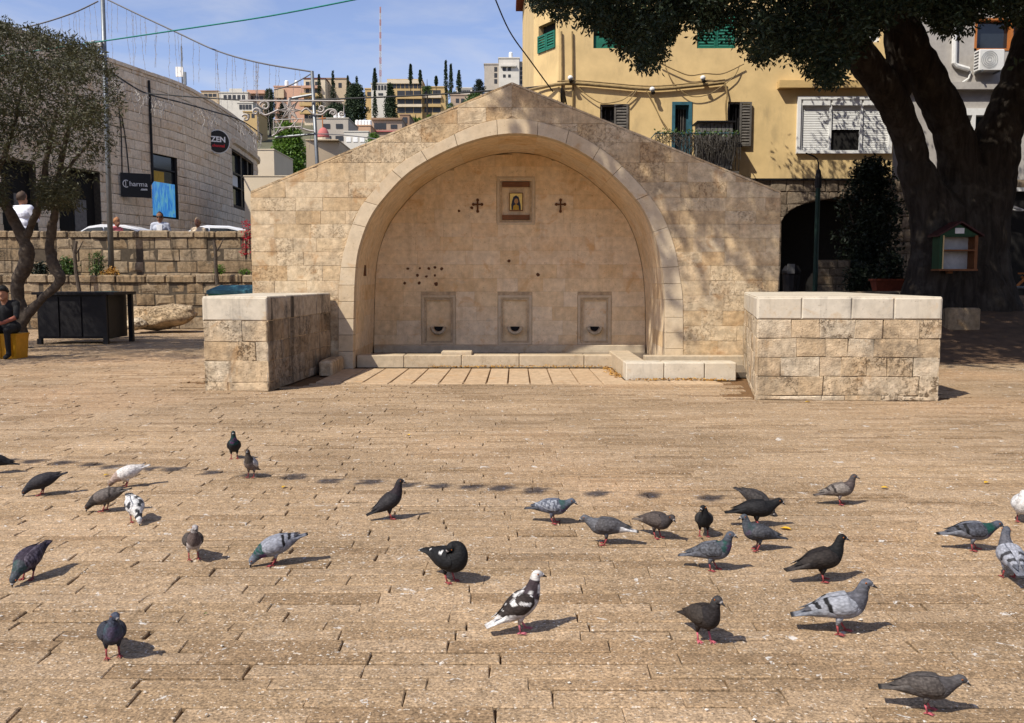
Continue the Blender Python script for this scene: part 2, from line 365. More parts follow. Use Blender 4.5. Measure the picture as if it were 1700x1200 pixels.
def masonry(parent, M, rows, ul, ur, lens, mat, rng, gap=.008, depth=.05, proud=(0, .01), bev=.008, holes=(), bulge=0.0, jit=0.0,
            limit=300, name='stone', visible=None, minw=.1, matpick=None):
    pieces = []
    for z0, z1 in zip(rows[:-1], rows[1:]):
        zs = [lerp(z0, z1, k / 7) for k in range(8)]
        uls = [ul(z) for z in zs]; urs = [ur(z) for z in zs]
        a, b = min(uls), max(urs)
        if b - a < minw: continue
        spans = [(a, b)]
        for h in holes:
            if min(h[3], z1) - max(h[2], z0) > .5 * (z1 - z0):
                ns = []
                for s in spans:
                    if h[1] <= s[0] or h[0] >= s[1]: ns.append(s)
                    else:
                        if h[0] - s[0] > .04: ns.append((s[0], h[0]))
                        if s[1] - h[1] > .04: ns.append((h[1], s[1]))
                spans = ns
        for sa, sb in spans:
            us = [sa]
            while us[-1] < sb - 1e-6:
                nx = us[-1] + rng.uniform(*lens)
                if sb - nx < lens[0] * .7: nx = sb
                us.append(nx)
            for p0, p1 in zip(us[:-1], us[1:]):
                L = []; Rr = []
                for z, cl, cr in zip(zs, uls, urs):
                    x0 = max(p0, cl); x1 = min(p1, cr)
                    if x1 - x0 > .015: L.append((x0, z)); Rr.append((x1, z))
                if len(L) < 2: continue
                if all(abs(q[0] - p0) < 1e-6 for q in L): L = [L[0], L[-1]]
                if all(abs(q[0] - p1) < 1e-6 for q in Rr): Rr = [Rr[0], Rr[-1]]
                poly = Rr + L[::-1]
                ar = area(poly)
                if ar < .006: continue
                if visible and not visible(poly): continue
                pieces.append((ar, poly))
    pieces.sort(key=lambda t: -t[0])
    rest = MB(); made = []
    for i, (ar, poly) in enumerate(pieces):
        b = .6 if rng.random() < .35 else 1.0
        if i < limit:
            mb = MB(); stone_shape(mb, poly, M, gap, depth, rng.uniform(*proud), bev, rng, bulge * rng.choice((.2, .6, 1.2)), jit)
            made.append(mb.build(name, matpick(poly, rng) if matpick else mat, parent))
        else: stone_shape(rest, poly, M, gap, depth, rng.uniform(*proud), bev, rng, bulge * .7, jit)
    if rest.v: tag(rest.build(name + 's_beyond', mat, parent), kind='stuff')
    return made
def plane_map(o, u, n):
    o = Vector(o); u = Vector(u).normalized(); n = Vector(n).normalized()
    return lambda a, z, d: o + u * a + n * d + Vector((0, 0, z))

# ------------------------------------------------------------------ ground, streets, hills
g = MB(); S = 900
g.add([(-S, -60, -.05), (S, -60, -.05), (S, 62, -.05), (-S, 62, -.05)], [(0, 1, 2, 3)])
tag(g.build('ground', MT['soil']), kind='structure')
def hill_z(y): return interp(y, [58, 90, 200, 330, 420, 600], [-.4, 10.5, 30, 57, 64, 60])
g = MB(); xs = [-420 + 30 * i for i in range(29)]; ys = [58, 72, 90, 120, 160, 200, 240, 280, 330, 380, 420, 600]
g.add([(x, y, hill_z(y) + (mnoise.noise(Vector((x * .02, y * .02, 0))) * 3 if y > 60 else 0)) for y in ys for x in xs],
      [(j * 29 + i, j * 29 + i + 1, (j + 1) * 29 + i + 1, (j + 1) * 29 + i) for j in range(len(ys) - 1) for i in range(28)])
tag(g.build('hills', MT['hill'], smooth=True), kind='structure')
# bank of bare soil rising under the fig tree and up to the buildings behind
BX = [2.6, 4.6, 5.6, 7, 9, 11, 13, 16, 20, 26, 34]; BY = [14.2, 15.6, 16.6, 18, 19.5, 21, 22.5, 25, 28, 31, 40]
def bank_z(x, y):
    k = max(0, min(1, (y - 15.4) / 6.2)); return -.03 + .97 * (k * k * (3 - 2 * k)) * max(0, min(1, (x - 4.3) / 1.2)) + .03 * mnoise.noise(Vector((x, y, 0))) * k
g = MB(); g.add([(x, y, bank_z(x, y)) for y in BY for x in BX], [(j * 11 + i, j * 11 + i + 1, (j + 1) * 11 + i + 1, (j + 1) * 11 + i) for j in range(10) for i in range(10)])
tag(g.build('earth_bank', MT['soil'], smooth=True), kind='structure')
g = MB(); g.box(-60, -3.0, 28.6, 57, 0, 1.75)
tag(g.build('upper_street', MT['asphalt']), kind='structure')
g = MB(); g.box(-40, -3.2, 27.0, 28.2, 0, 1.48)
tag(g.build('planting_bed', MT['soil']), kind='structure')

# ------------------------------------------------------------------ the paved square
bed = MB(); bed.add([(-30, -3, -.02), (30, -3, -.02), (30, 16, -.02), (-30, 16, -.02)], [(0, 1, 2, 3)])
bed.add([(-30, 16, -.022), (2.6, 16, -.022), (2.6, 26.9, -.022), (-30, 26.9, -.022)], [(0, 1, 2, 3)])
paving = tag(bed.build('paving', MT['bed']), kind='structure'); paving['label'] = 'long tan stone setts laid in rows across the square'
rng = random.Random(11)
def paver_poly(mb, x0, x1, y0, y1, g0, skew):
    h = rng.gauss(0, .0022); tx = rng.gauss(0, .0012); ty = rng.gauss(0, .0018)
    a = g0 / 2; e = .004; xm = (x0 + x1) / 2
    j = lambda: rng.uniform(-.0022, .0022)
    cs = [(x0 + a + j(), y0 + .0042 + j() * .6), (x1 - a + j(), y0 + .0042 + j() * .6), (x1 - a + j() + skew, y1 - .0042 + j() * .6), (x0 + a + j() + skew, y1 - .0042 + j() * .6)]
    zz = [h + (c[0] - xm) * tx / max(.1, (x1 - x0)) + (1 if c[1] > (y0 + y1) / 2 else -1) * ty for c in cs]
    ins = [(e, e), (-e, e), (-e, -e), (e, -e)]
    mb.rings([[(c[0], c[1], -.02) for c in cs], [(c[0], c[1], z - e) for c, z in zip(cs, zz)], [(c[0] + i[0], c[1] + i[1], z) for c, z, i in zip(cs, zz, ins)]])
def in_block(x, y):
    return (-4.14 < x < -3.27 + (y - 12.1) * .1 and 12.12 < y) or (3.06 + (y - 11.2) * .22 < x < 5.3 and 11.2 < y) or (-2.9 < x < 3.5 and y > 13.0) or (y > 14.9 and -4.5 < x < 4.7) or (x > 5.2 and y > 16.2)
pieces = []; y = 2.3; row = 0
while y < 26.6:
    d = rng.choice((.098, .106, .112, .12, .126, .134)) * (1 if y < 9 else 1.15); hw = (y + .4) * .60 + .5
    x = -hw - rng.uniform(0, .6)
    while x < hw:
        ln = rng.uniform(.34, .74)
        xc = x + ln / 2
        if not (in_block(x + .02, y + d / 2) or in_block(x + ln - .02, y + d / 2)):
            pieces.append((x, x + ln, y, y + d, (rng.choice((.002, .004, .007, .013)) if xc < -.08 * y else rng.choice((.002, .003, .004, .006)))))
        x += ln
    y += d; row += 1
vis = [p for p in pieces if abs(px_of(((p[0] + p[1]) / 2, p[3], 0))[0] - 850) < 1300]
far = MB(); cnt = 0
for p in vis:
    if cnt < 300 and abs((p[0] + p[1]) / 2) < p[3] * .57 + .35:
        mb = MB(); paver_poly(mb, *p[:4], p[4], rng.uniform(-.006, .006)); mb.build('paver', MT['paver'], paving); cnt += 1
    else: paver_poly(far, *p[:4], p[4], rng.uniform(-.006, .006))
tag(far.build('paver_field', MT['paver'], paving), kind='stuff')
# pale strip of wide slabs in front of the trough, running towards it
strip = tag(MB().build('strip_bed', MT['bed'], paving), kind=None) if False else None
x = -2.85
while x < 3.0:
    wd = rng.uniform(.30, .40); y1 = 14.93 if x + wd < 1.72 else 13.18
    if y1 > 13.3 or True:
        y0 = 12.75 if x > -2.2 else 13.0
        if not (x > 2.85):
            mb = MB(); o = (lambda k: k)
            a, b = x + .012, x + wd - .012; zt = rng.uniform(.0, .004)
            sk = -(x - .3) * .02
            mb.rings([[(a, y0, -.02), (b, y0, -.02), (b + sk, y1, -.02), (a + sk, y1, -.02)], [(a, y0, zt + .002), (b, y0, zt + .002), (b + sk, y1, zt + .002), (a + sk, y1, zt + .002)],
                      [(a + .006, y0 + .006, zt + .008), (b - .006, y0 + .006, zt + .008), (b + sk - .006, y1 - .006, zt + .008), (a + sk + .006, y1 - .006, zt + .008)]])
            mb.build('slab', MT['strip'], paving)
    x += wd

# ------------------------------------------------------------------ the fountain house: gabled wall with a pointed arch over a deep niche
YF, YB = 15.0, 17.25
W3 = lambda px, py: (P(px, py, YF).x, P(px, py, YF).z)
WB = lambda px, py: (P(px, py, YB).x, P(px, py, YB).z)
fountain = thing('fountain_house', 'gabled stone fountain house with wide pointed arch over a deep niche', 'fountain', (0, YF, 0))
gl, gr = W3(416, 322)[0], W3(1296, 322)[0]; zs_ = W3(416, 321)[1]; apx, apz = W3(850, 140)
def slopeL(z): return gl if z <= zs_ else lerp(gl, apx, (z - zs_) / (apz - zs_))
def slopeR(z): return gr if z <= zs_ else lerp(gr, apx, (z - zs_) / (apz - zs_))
inner_px = [(587, 614), (587, 560), (588, 510), (589, 475), (592, 435), (598, 405), (612, 367), (634, 333), (678, 287), (737, 252), (797, 230), (850, 222),
            (903, 227), (953, 246), (1004, 279), (1056, 331), (1081, 375), (1094, 420), (1100, 455), (1103, 490), (1104, 530), (1104, 575), (1104, 614)]
outer_px = [(562, 614), (562, 560), (562, 510), (563, 475), (567, 435), (574, 405), (590, 360), (612, 326), (664, 272), (730, 235), (794, 206), (850, 197),
            (905, 205), (960, 224), (1018, 262), (1076, 322), (1104, 366), (1121, 415), (1128, 455), (1133, 490), (1134, 530), (1134, 575), (1134, 614)]
IN = catmull([W3(*p) for p in inner_px], 8); OUT = catmull([W3(*p) for p in outer_px], 8)
IN[0] = (IN[0][0], 0); IN[-1] = (IN[-1][0], 0); OUT[0] = (OUT[0][0], 0); OUT[-1] = (OUT[-1][0], 0)
NI = len(IN); mid = 8 * 11
oz = [p[1] for p in OUT[:mid + 1]]; ox = [p[0] for p in OUT[:mid + 1]]
orz = [p[1] for p in OUT[mid:]][::-1]; orx = [p[0] for p in OUT[mid:]][::-1]
def archL(z): return apx if z >= oz[-1] else interp(z, oz, ox)
def archR(z): return apx if z >= orz[-1] else interp(z, orz, orx)
FM = lambda u, z, d: Vector((u, YF - d, z))
rows = [0] + [W3(0, p)[1] for p in (590, 566, 541, 516, 490, 466, 441, 418, 395, 372, 350, 328, 302, 270, 236, 205, 178, 141)]
rng = random.Random(5)
masonry(fountain, FM, rows, slopeL, archL, (.30, .80), MT['gable'], rng, gap=.0022, proud=(.0, .006), bev=.003, jit=.0035, depth=.03, bulge=.006)
masonry(fountain, FM, rows, archR, slopeR, (.30, .80), MT['gable'], rng, gap=.0022, proud=(.0, .006), bev=.003, jit=.0035, depth=.03, bulge=.006)
# voussoirs, jamb stones: cut between the two curves and running back into the niche edge
def at(curve, t): 
    i = min(int(t), NI - 2); k = t - i; return (lerp(curve[i][0], curve[i + 1][0], k), lerp(curve[i][1], curve[i + 1][1], k))
cuts = [0]
acc = 0; tgt = .28
arc = [0]
for i in range(1, NI): arc.append(arc[-1] + math.hypot(IN[i][0] - IN[i - 1][0], IN[i][1] - IN[i - 1][1]))
L = 0
while L < arc[-1] - .2:
    L += rng.uniform(.25, .31) if (L < 1.5 or L > arc[-1] - 1.9) else rng.uniform(.38, .72)
    if arc[-1] - L < .2: L = arc[-1]
    cuts.append(interp(L, arc, list(range(NI))))
if cuts[-1] < NI - 1: cuts.append(NI - 1)
for t0, t1 in zip(cuts[:-1], cuts[1:]):
    ts = [t0 + .01] + [float(k) for k in range(math.ceil(t0 + .05), math.floor(t1 - .05) + 1)] + [t1 - .01]
    poly = [at(IN, t) for t in ts] + [at(OUT, t) for t in reversed(ts)]
    mb = MB(); n = len(poly); q = offset_poly(poly, .006); pp = offset_poly(poly, .002)
    pr = rng.uniform(.014, .020)
    mb.rings([[(a, YF + .20, b) for a, b in pp], [(a, YF - pr + .006, b) for a, b in pp], [(a, YF - pr, b) for a, b in q]])
    mb.build('voussoir', MT['dressed'], fountain)
# body of the building behind the facing stones (shell with the niche left open)
mb = MB()
def gable_top(x): return zs_ + (apz - zs_) * (1 - abs(x - apx) / (apx - gl if x < apx else gr - apx))
loop_o = [(gl, 0), (gl, zs_)] + [(lerp(gl, apx, k / 20), lerp(zs_, apz, k / 20)) for k in range(1, 21)] + [(lerp(apx, gr, k / 20), lerp(apz, zs_, k / 20)) for k in range(1, 21)] + [(gr, 0)]
# mortar face just behind the stones: strips between the arch's outer curve and the gable
def strip_face(curve, edge, y):
    zz = [k * apz / 60 for k in range(61)]
    vs = [(curve(z), y, z) for z in zz] + [(edge(z), y, z) for z in zz]
    mb.add(vs, [(k, k + 1, 61 + k + 1, 61 + k) for k in range(60)])
strip_face(archL, slopeL, YF + .006); strip_face(archR, slopeR, YF + .006)
for (x0, z0), (x1, z1) in zip(loop_o[:-1], loop_o[1:]):        # outer skin: sides and sloping roof
    mb.add([(x0, YF + .006, z0), (x1, YF + .006, z1), (x1, YB + .6, z1), (x0, YB + .6, z0)], [(0, 1, 2, 3)])
mb.add([(x, YB + .6, z) for x, z in loop_o], [tuple(range(len(loop_o)))])
mb.build('core', MT['mortar'], fountain, fix=False)
# side quoins seen in slight relief on the gable ends
for sx, xx in ((-1, gl), (1, gr)):
    for z0, z1 in zip(rows[:12], rows[1:13]):
        if z1 > zs_ + .01: continue
        b = MB(); e = .004; b.cbox(min(xx, xx + sx * .012), max(xx, xx + sx * .012), YF + .012, YF + rng.uniform(.35, .7), z0 + e, z1 - e, .003); b.build('quoin', MT['gable'], fountain)
# sloping roof slabs
for side in (0, 1):
    xa, xb = (gl, apx) if side == 0 else (apx, gr); n = 9
    for k in range(n):
        p0 = lerp(xa, xb, k / n); p1 = lerp(xa, xb, (k + 1) / n); z0, z1 = gable_top(p0), gable_top(p1)
        b = MB(); t = .035; b.hexa([(p0 + .003, YF - .005, z0 + .004), (p1 - .003, YF - .005, z1 + .004), (p1 - .003, YB + .62, z1 + .004), (p0 + .003, YB + .62, z0 + .004),
                                   (p0 + .003, YF - .005, z0 + t), (p1 - .003, YF - .005, z1 + t), (p1 - .003, YB + .62, z1 + t), (p0 + .003, YB + .62, z0 + t)])
        b.build('roof_slab', MT['gable'], fountain)
# barrel of the niche: courses of soffit stones from the front ring to the back wall (the vault narrows a little)
def back_pt(t):
    x, z = at(IN, t); return (apx + (x - apx) * .995, z * .995)
nrow = 5; ysp = [YF + .2 + (YB - YF - .2) * k / nrow for k in range(nrow + 1)]
for t0, t1 in zip(cuts[:-1], cuts[1:]):
    ts = [t0] + [float(k) for k in range(math.ceil(t0 + .05), math.floor(t1 - .05) + 1)] + [t1]
    k = rng.randint(0, 1); ybr = [YF + .2, lerp(YF + .2, YB, rng.uniform(.35, .65)), YB]
    for ya, yb in zip(ybr[:-1], ybr[1:]):
        b = MB(); off = rng.uniform(.0, .004)
        inn = []; out = []
        for i, t in enumerate(ts):
            tt = t + (.012 if i == 0 else (-.012 if i == len(ts) - 1 else 0)); f = .992
            x, z = at(IN, min(max(tt, 0), NI - 1.0001)); nx, nz = at(OUT, min(max(tt, 0), NI - 1.0001))
            dx, dz = nx - x, nz - z; l = math.hypot(dx, dz); dx /= l; dz /= l
            inn.append((x + dx * (.004 + off), z + dz * (.004 + off))); out.append((x + dx * .12, z + dz * .12))
        ring = inn + out[::-1]
        b.rings([[(a, ya + .002, c) for a, c in ring], [(a, yb - .002, c) for a, c in ring]]); b.build('soffit_stone', MT['niche'], fountain)
# back wall of the niche
def inL(z): return interp(z, [p[1] for p in IN[:mid + 1]], [p[0] for p in IN[:mid + 1]]) + .001
def inR(z): return interp(z, [p[1] for p in IN[mid:]][::-1], [p[0] for p in IN[mid:]][::-1]) - .001
BM = lambda u, z, d: Vector((u, YB - d, z))
brows = [0] + [WB(0, p)[1] for p in (580, 556, 532, 509, 484, 462, 439, 416, 393, 370, 347, 323, 300, 276)] + [IN[mid][1]]
holes = []
def WBr(x0, y0, x1, y1): a = WB(x0, y1); b = WB(x1, y0); return (a[0], b[0], a[1], b[1])
SPOUT = [WBr(c - 20, 498, c + 20, 566) for c in (728, 855, 987)]
ICON = WBr(833, 301, 880, 365)
for s in SPOUT + [ICON]: holes.append((s[0] - .10, s[1] + .10, s[2] - .08, s[3] + .08))
masonry(fountain, BM, brows, inL, inR, (.32, .85), MT['niche'], rng, gap=.0016, proud=(0, .0025), bev=.002, holes=holes, depth=.03)
def open_face(mb, M, outer, hole, d=0):
    """flat face with one rectangular hole"""
    u0, u1, z0, z1 = outer; a0, a1, b0, b1 = hole
    for q in ((u0, u1, z0, b0), (u0, u1, b1, z1), (u0, a0, b0, b1), (a1, u1, b0, b1)):
        mb.add([M(q[0], q[2], d), M(q[1], q[2], d), M(q[1], q[3], d), M(q[0], q[3], d)], [(0, 1, 2, 3)])
    for (ua, za), (ub, zb) in (((a0, b0), (a1, b0)), ((a1, b0), (a1, b1)), ((a1, b1), (a0, b1)), ((a0, b1), (a0, b0))):
        mb.add([M(ua, za, d), M(ub, zb, d), M(ub, zb, d - .16), M(ua, za, d - .16)], [(0, 1, 2, 3)])
mb = MB()                                                     # mortar behind the back wall stones, with pockets for spouts and icon
zz = [0] + sorted({round(h, 4) for s in SPOUT + [ICON] for h in (s[2], s[3])}) + [IN[mid][1]]
for z0, z1 in zip(zz[:-1], zz[1:]):
    N = 8; 
    for k in range(N):
        za, zb = lerp(z0, z1, k / N), lerp(z0, z1, (k + 1) / N)
        segs = [(inL, None)]; cut = sorted([s for s in SPOUT + [ICON] if s[2] <= z0 + 1e-3 and s[3] >= z1 - 1e-3], key=lambda s: s[0])
        ed = [(inL(za), inL(zb))] + [(q, q) for s in cut for q in (s[0], s[1])] + [(inR(za), inR(zb))]
        for i in range(0, len(ed), 2):
            mb.add([BM(ed[i][0], za, -.006), BM(ed[i + 1][0], za, -.006), BM(ed[i + 1][1], zb, -.006), BM(ed[i][1], zb, -.006)], [(0, 1, 2, 3)])
mb.build('backing', MT['mortar'], fountain, fix=False)
def moulded_panel(s, nm, deep):
    """frame of four mitred mouldings round a sunk panel"""
    u0, u1, z0, z1 = s
    f = MB(); prof = [(.09, -.02), (.09, .012), (.055, .02), (.035, .006), (.03, -.01), (.0, -.03), (.0, -deep)]
    rs = [[BM(u0 - o, z0 - o, d), BM(u1 + o, z0 - o, d), BM(u1 + o, z1 + o, d), BM(u0 - o, z1 + o, d)] for o, d in prof]
    f.rings(rs, cap=False); fr = f.build(nm + '_frame', MT['dressed'], fountain)
    p = MB(); p.hexa([BM(u0, z0, -deep - .03), BM(u1, z0, -deep - .03), BM(u1, z0, -deep), BM(u0, z0, -deep), BM(u0, z1, -deep - .03), BM(u1, z1, -deep - .03), BM(u1, z1, -deep), BM(u0, z1, -deep)])
    p.build(nm + '_panel', MT['niche'], fountain); return fr
for s in SPOUT:
    moulded_panel(s, 'spout', .06)
    cx = (s[0] + s[1]) / 2; cz = s[2] + .27; b = MB(); n = 12
    prof = []
    for rad, d in ((.15, -.06), (.155, .10), (.13, .13), (.095, .13), (.085, .02)):   # half-round lip of the spout
        prof.append([BM(cx + rad * math.cos(math.pi + math.pi * k / n), cz + rad * math.sin(math.pi + math.pi * k / n) * .95, d) for k in range(n + 1)])
    b.rings(prof, cap=False, close=False); 
    b.add([prof[0][0], prof[1][0], prof[2][0], prof[3][0], prof[4][0]], [(0, 1, 2, 3, 4)]); b.add([prof[k][-1] for k in range(5)], [(0, 1, 2, 3, 4)])
    b.build('spout', MT['basin'], fountain)
    h = MB(); h.rings([[BM(cx + .09 * math.cos(math.pi + math.pi * k / n), cz + .005 + .09 * math.sin(math.pi + math.pi * k / n), d) for k in range(n + 1)] for d in (-.05, -.035)])
    h.build('spout_hole', MT['dark'], fountain)
# icon recess: frame, sunk panel, two timber shelves; the icon itself is a thing that hangs in it
moulded_panel(ICON, 'icon', .07)
u0, u1, z0, z1 = ICON
for zc, m in ((z1 - .055, 'wood'), (z0 + .05, 'wood')):
    b = MB(); b.box(u0 + .01, u1 - .01, YB + .069, YB - .03, zc - .045, zc + .045); b.build('timber_shelf', MT[m], fountain)
ia = WBr(846.5, 321, 867, 348.5); u0, u1, z0, z1 = ia
icon = thing('icon', 'small gold icon of a veiled woman hung in recess between two iron crosses', 'icon', (0, YB, (z0 + z1) / 2))
b = MB(); b.box(u0, u1, YB + .01, YB + .045, z0, z1); b.build('panel', MT['gold'], icon)
b = MB(); e = .014
for q in ((u0 - e, u1 + e, z0 - e, z0), (u0 - e, u1 + e, z1, z1 + e), (u0 - e, u0, z0, z1), (u1, u1 + e, z0, z1)): b.box(q[0], q[1], YB + .0, YB + .05, q[2], q[3])
b.build('frame', MT['wood'], icon)
cx = (u0 + u1) / 2; hh = z1 - z0
def disc(cx, cz, rx, rz, y, n=16): return [(cx + rx * math.cos(2 * math.pi * k / n), cz + rz * math.sin(2 * math.pi * k / n)) for k in range(n)]
b = MB(); b.prism([(cx - .085, z0 + .004), (cx + .09, z0 + .004), (cx + .085, z0 + .10), (cx + .05, z0 + .24), (cx, z0 + .275), (cx - .055, z0 + .24), (cx - .09, z0 + .1)], YB + .006, YB + .010); b.build('veil', MT['veil'], icon)
b = MB(); b.prism([(cx - .06, z0 + .006), (cx + .055, z0 + .006), (cx + .05, z0 + .08), (cx, z0 + .11), (cx - .05, z0 + .08)], YB + .002, YB + .006); b.build('robe', MT['robe'], icon)
b = MB(); b.prism(disc(cx + .004, z0 + .165, .038, .05, 0), YB + .002, YB + .0055); b.build('face', MT['face'], icon)
def iron_cross(px, label):
    c = WB(px, 341); t = thing('iron_cross', label, 'cross', (c[0], YB - .02, c[1]), 'iron crosses on the niche wall')
    def P2(x, z): return (c[0] + x, c[1] + z)
    b = MB(); y0, y1 = YB - .03, YB - .004
    w_ = .015
    b.prism([P2(-w_, -.10), P2(w_, -.10), P2(w_, .02 - w_), P2(.075, .02 - w_), P2(.075, .02 + w_), P2(w_, .02 + w_), P2(w_, .095), P2(-w_, .095), P2(-w_, .02 + w_), P2(-.075, .02 + w_), P2(-.075, .02 - w_), P2(-w_, .02 - w_)], y0, y1)
    b.build('shaft', MT['rust'], t)
    for dx, dz in ((0, .10), (0, -.11), (-.08, .02), (.08, .02)):
        b = MB(); b.prism(disc(c[0] + dx, c[1] + dz, .028, .028, 0, 12), y0 - .004, y1 + .001); b.build('bud', MT['rust'], t)
iron_cross(793, 'rusty iron cross with budded arms, just left of the gold icon')
iron_cross(930.5, 'rusty iron cross with budded arms, just right of the gold icon')
# raised dark discs that paint in the shade of small niche wall holes
b = MB(); hp = [(677, 446), (697, 445), (712, 446), (722, 444), (733, 446), (693, 457), (708, 459), (722, 457), (672, 470), (696, 470), (724, 471), (845, 433), (893, 456), (762, 350), (783, 345)]
for hx, hy in hp:
    c = WB(hx, hy); r = rng.uniform(.022, .04)
    b.rings([[BM(c[0] + r * rng.uniform(.7, 1.2) * math.cos(2 * math.pi * k / 7), c[1] + r * rng.uniform(.7, 1.2) * math.sin(2 * math.pi * k / 7), d) for k in range(7)] for d in (-.01, .0075)])
tag(b.build('hole_shade_discs', MT['rust'], fountain), kind='stuff')
b = MB(); b.box(*[0] * 0) if False else None
s0 = P(609, 458, YF + 1.0); s1 = P(617, 432, YF + 1.0)
b = MB(); xx = inL(s0.z) ; b.box(xx - .01, xx + .012, YF + .85, YF + 1.05, s0.z, s1.z); b.build('slot', MT['rust'], fountain)
# floor of the niche and the troughs
trough = thing('water_trough', 'low stone trough across the niche stepping forward to the right block', 'trough', (0, 15.2, 0))
yb0 = 15.22; ztop = .205
bx0, bx1 = inL(.1) + .01, 1.73
x = bx0
while x < bx1 - .05:
    nx = min(bx1, x + rng.uniform(.75, 1.2)); nx = bx1 if bx1 - nx < .4 else nx
    b = MB(); b.cbox(x + .003, nx - .003, yb0, yb0 + .34, 0, ztop, .012); b.build('rim_stone', MT['basin'], trough); x = nx
b = MB(); b.box(bx0, inR(.1) - .01, yb0 + .34, YB - .17, 0, .10); b.build('trough_floor', MT['wet'], trough)
b = MB(); b.cbox(bx0 + .01, inR(.1) - .02, YB - .17, YB - .01, 0, .24, .01); b.build('back_ledge', MT['basin'], trough)
fx0, fx1, fy, fz = 1.68, 3.32, 13.28, .262
x = fx0
for nx in (2.25, 2.85, fx1):
    b = MB(); b.cbox(x + .003, nx - .003, fy, fy + .36, 0, fz, .014); b.build('rim_stone', MT['cap'], trough); x = nx
b = MB(); b.cbox(fx0, fx0 + .34, fy + .363, yb0 + .36, 0, fz - .004, .012); b.build('rim_stone', MT['basin'], trough)
b = MB(); b.box(fx0 + .34, 3.9, fy + .36, YF - .06, 0, .08); b.build('trough_floor', MT['wet'], trough)
b = MB(); b.cbox(fx0 + .5, 3.9, YF - .24, YF - .022, 0, .235, .01); b.build('back_ledge', MT['basin'], trough)
s0 = P(733, 589, yb0 + .1); b = MB(); b.cbox(s0.x, s0.x + .52, yb0 + .02, yb0 + .33, ztop + .002, ztop + .062, .012)
tag(b.build('loose_slab', MT['basin']), 'loose flat stone slab lying on the trough rim below the left spout', 'stone slab')
b = MB(); b.cbox(-2.99, -2.78, 13.9, 14.9, 0, .23, .03)
tag(b.build('kerb_stone', MT['block']), 'long low kerb stone between the left block and the arch foot', 'stone')

# ------------------------------------------------------------------ the two free-standing stone blocks
def block(name, label, fl, fr, br, bl, rows, lens, capn, seed, dark=False):
    r = random.Random(seed); t = thing(name, label, 'stone block', ((fl[0] + fr[0]) / 2, fl[1], 0), 'stone blocks flanking the fountain')
    H = rows[-1]; cs = [Vector((*c, 0)) for c in (fl, fr, br, bl)]
    cen = sum(cs, Vector()) / 4
    b = MB(); ins = [c + (cen - c).normalized() * .03 for c in cs]
    b.rings([[(c.x, c.y, 0) for c in ins], [(c.x, c.y, H - .02) for c in ins]]); b.build('core', MT['mortar'], t)
    for i in range(4):
        a, c = cs[i], cs[(i + 1) % 4]; u = (c - a); ln = u.length; u.normalize(); n = Vector((u.y, -u.x, 0))
        if i == 2: continue
        M = plane_map(a, u, n)
        masonry(t, M, rows[:-1], lambda z: .0, lambda z: ln, lens, MT['stained_shaded'] if (dark and i == 1) else MT['block'], r, gap=.0035, proud=(-.005, .004), bev=.005, bulge=.006, jit=.010, depth=.022)
        masonry(t, M, rows[-2:], lambda z: .0, lambda z: ln, (ln / capn[i] * .9, ln / capn[i] * 1.1), MT['stained_shaded_cap'] if (dark and i == 1) else MT['cap'], r, gap=.006, proud=(.006, .012), bev=.014, jit=.003, depth=.03, name='capstone')
    b = MB(); tp = [c + (cen - c).normalized() * .0 for c in cs]                     # top slabs
    n = 4
    for k in range(n):
        p0, p1 = k / n, (k + 1) / n
        q = [tp[0].lerp(tp[3], p0 + .002), tp[1].lerp(tp[2], p0 + .002), tp[1].lerp(tp[2], p1 - .002), tp[0].lerp(tp[3], p1 - .002)]
        b = MB(); e = offset_poly([(c.x, c.y) for c in q], .012)
        b.rings([[(c.x, c.y, H - .012) for c in q], [(c.x, c.y, H + .004) for c in q], [(x_, y_, H + .014) for x_, y_ in e]]); b.build('top_slab', MT['cap'], t)
    return t
g0, g1 = G(341, 648), G(447, 650)
block('stone_block', 'narrow stone block left of the arch with inner side darkened by stains and painted shade', (g0.x, g0.y), (g1.x, g1.y), (-3.0, 14.93), (-4.14, 14.93), [0, .12, .40, .66, .94, 1.25], (.24, .6), (1, 4, 1, 4), 3, True)
g0, g1 = G(1254, 664), G(1557, 666)
block('stone_block', 'wide stone block right of the arch under pale limewashed capstones', (g0.x, g0.y), (g1.x, g1.y), (5.36, 14.93), (3.83, 14.93), [0, .06, .30, .535, .765, 1.0, 1.265], (.24, .52), (4, 5, 1, 5), 8)
# ------------------------------------------------------------------ terrace walls on the left
rng = random.Random(21)
def terrace_wall(label, y, x0, x1, z0, z1, n, cop, lens, seed):
    r = random.Random(seed); t = thing('terrace_wall', label, 'wall', ((x0 + x1) / 2, y, z0), 'stone terrace walls')
    b = MB(); b.box(x0, x1, y, y + .45, z0, z1 - .02); b.build('core', MT['tmortar'], t)
    M = plane_map((0, y, 0), (1, 0, 0), (0, -1, 0))
    rows = [lerp(z0, z1 - cop, k / n) for k in range(n + 1)]
    vis = lambda p: px_of((p[0][0], y, p[0][1]))[0] > -40 and px_of((p[-1][0], y, 0))[0] < 470
    masonry(t, M, rows, lambda z: x0, lambda z: x1, lens, MT['terrace'], r, gap=.020, proud=(-.008, .025), bev=.014, bulge=.03, jit=.012, depth=.02, visible=vis)
    x = x0
    while x < x1:
        nx = x + r.uniform(.55, 1.0); b = MB(); zt = z1 + r.uniform(-.02, .02)
        b.cbox(x + .008, nx - .008, y - .05 - r.uniform(0, .03), y + .5, z1 - cop + .006, zt, .035); b.build('coping_stone', MT['terrace'], t); x = nx
zl = P(100, 456, 26.8).z; zu = P(100, 383, 28.2).z
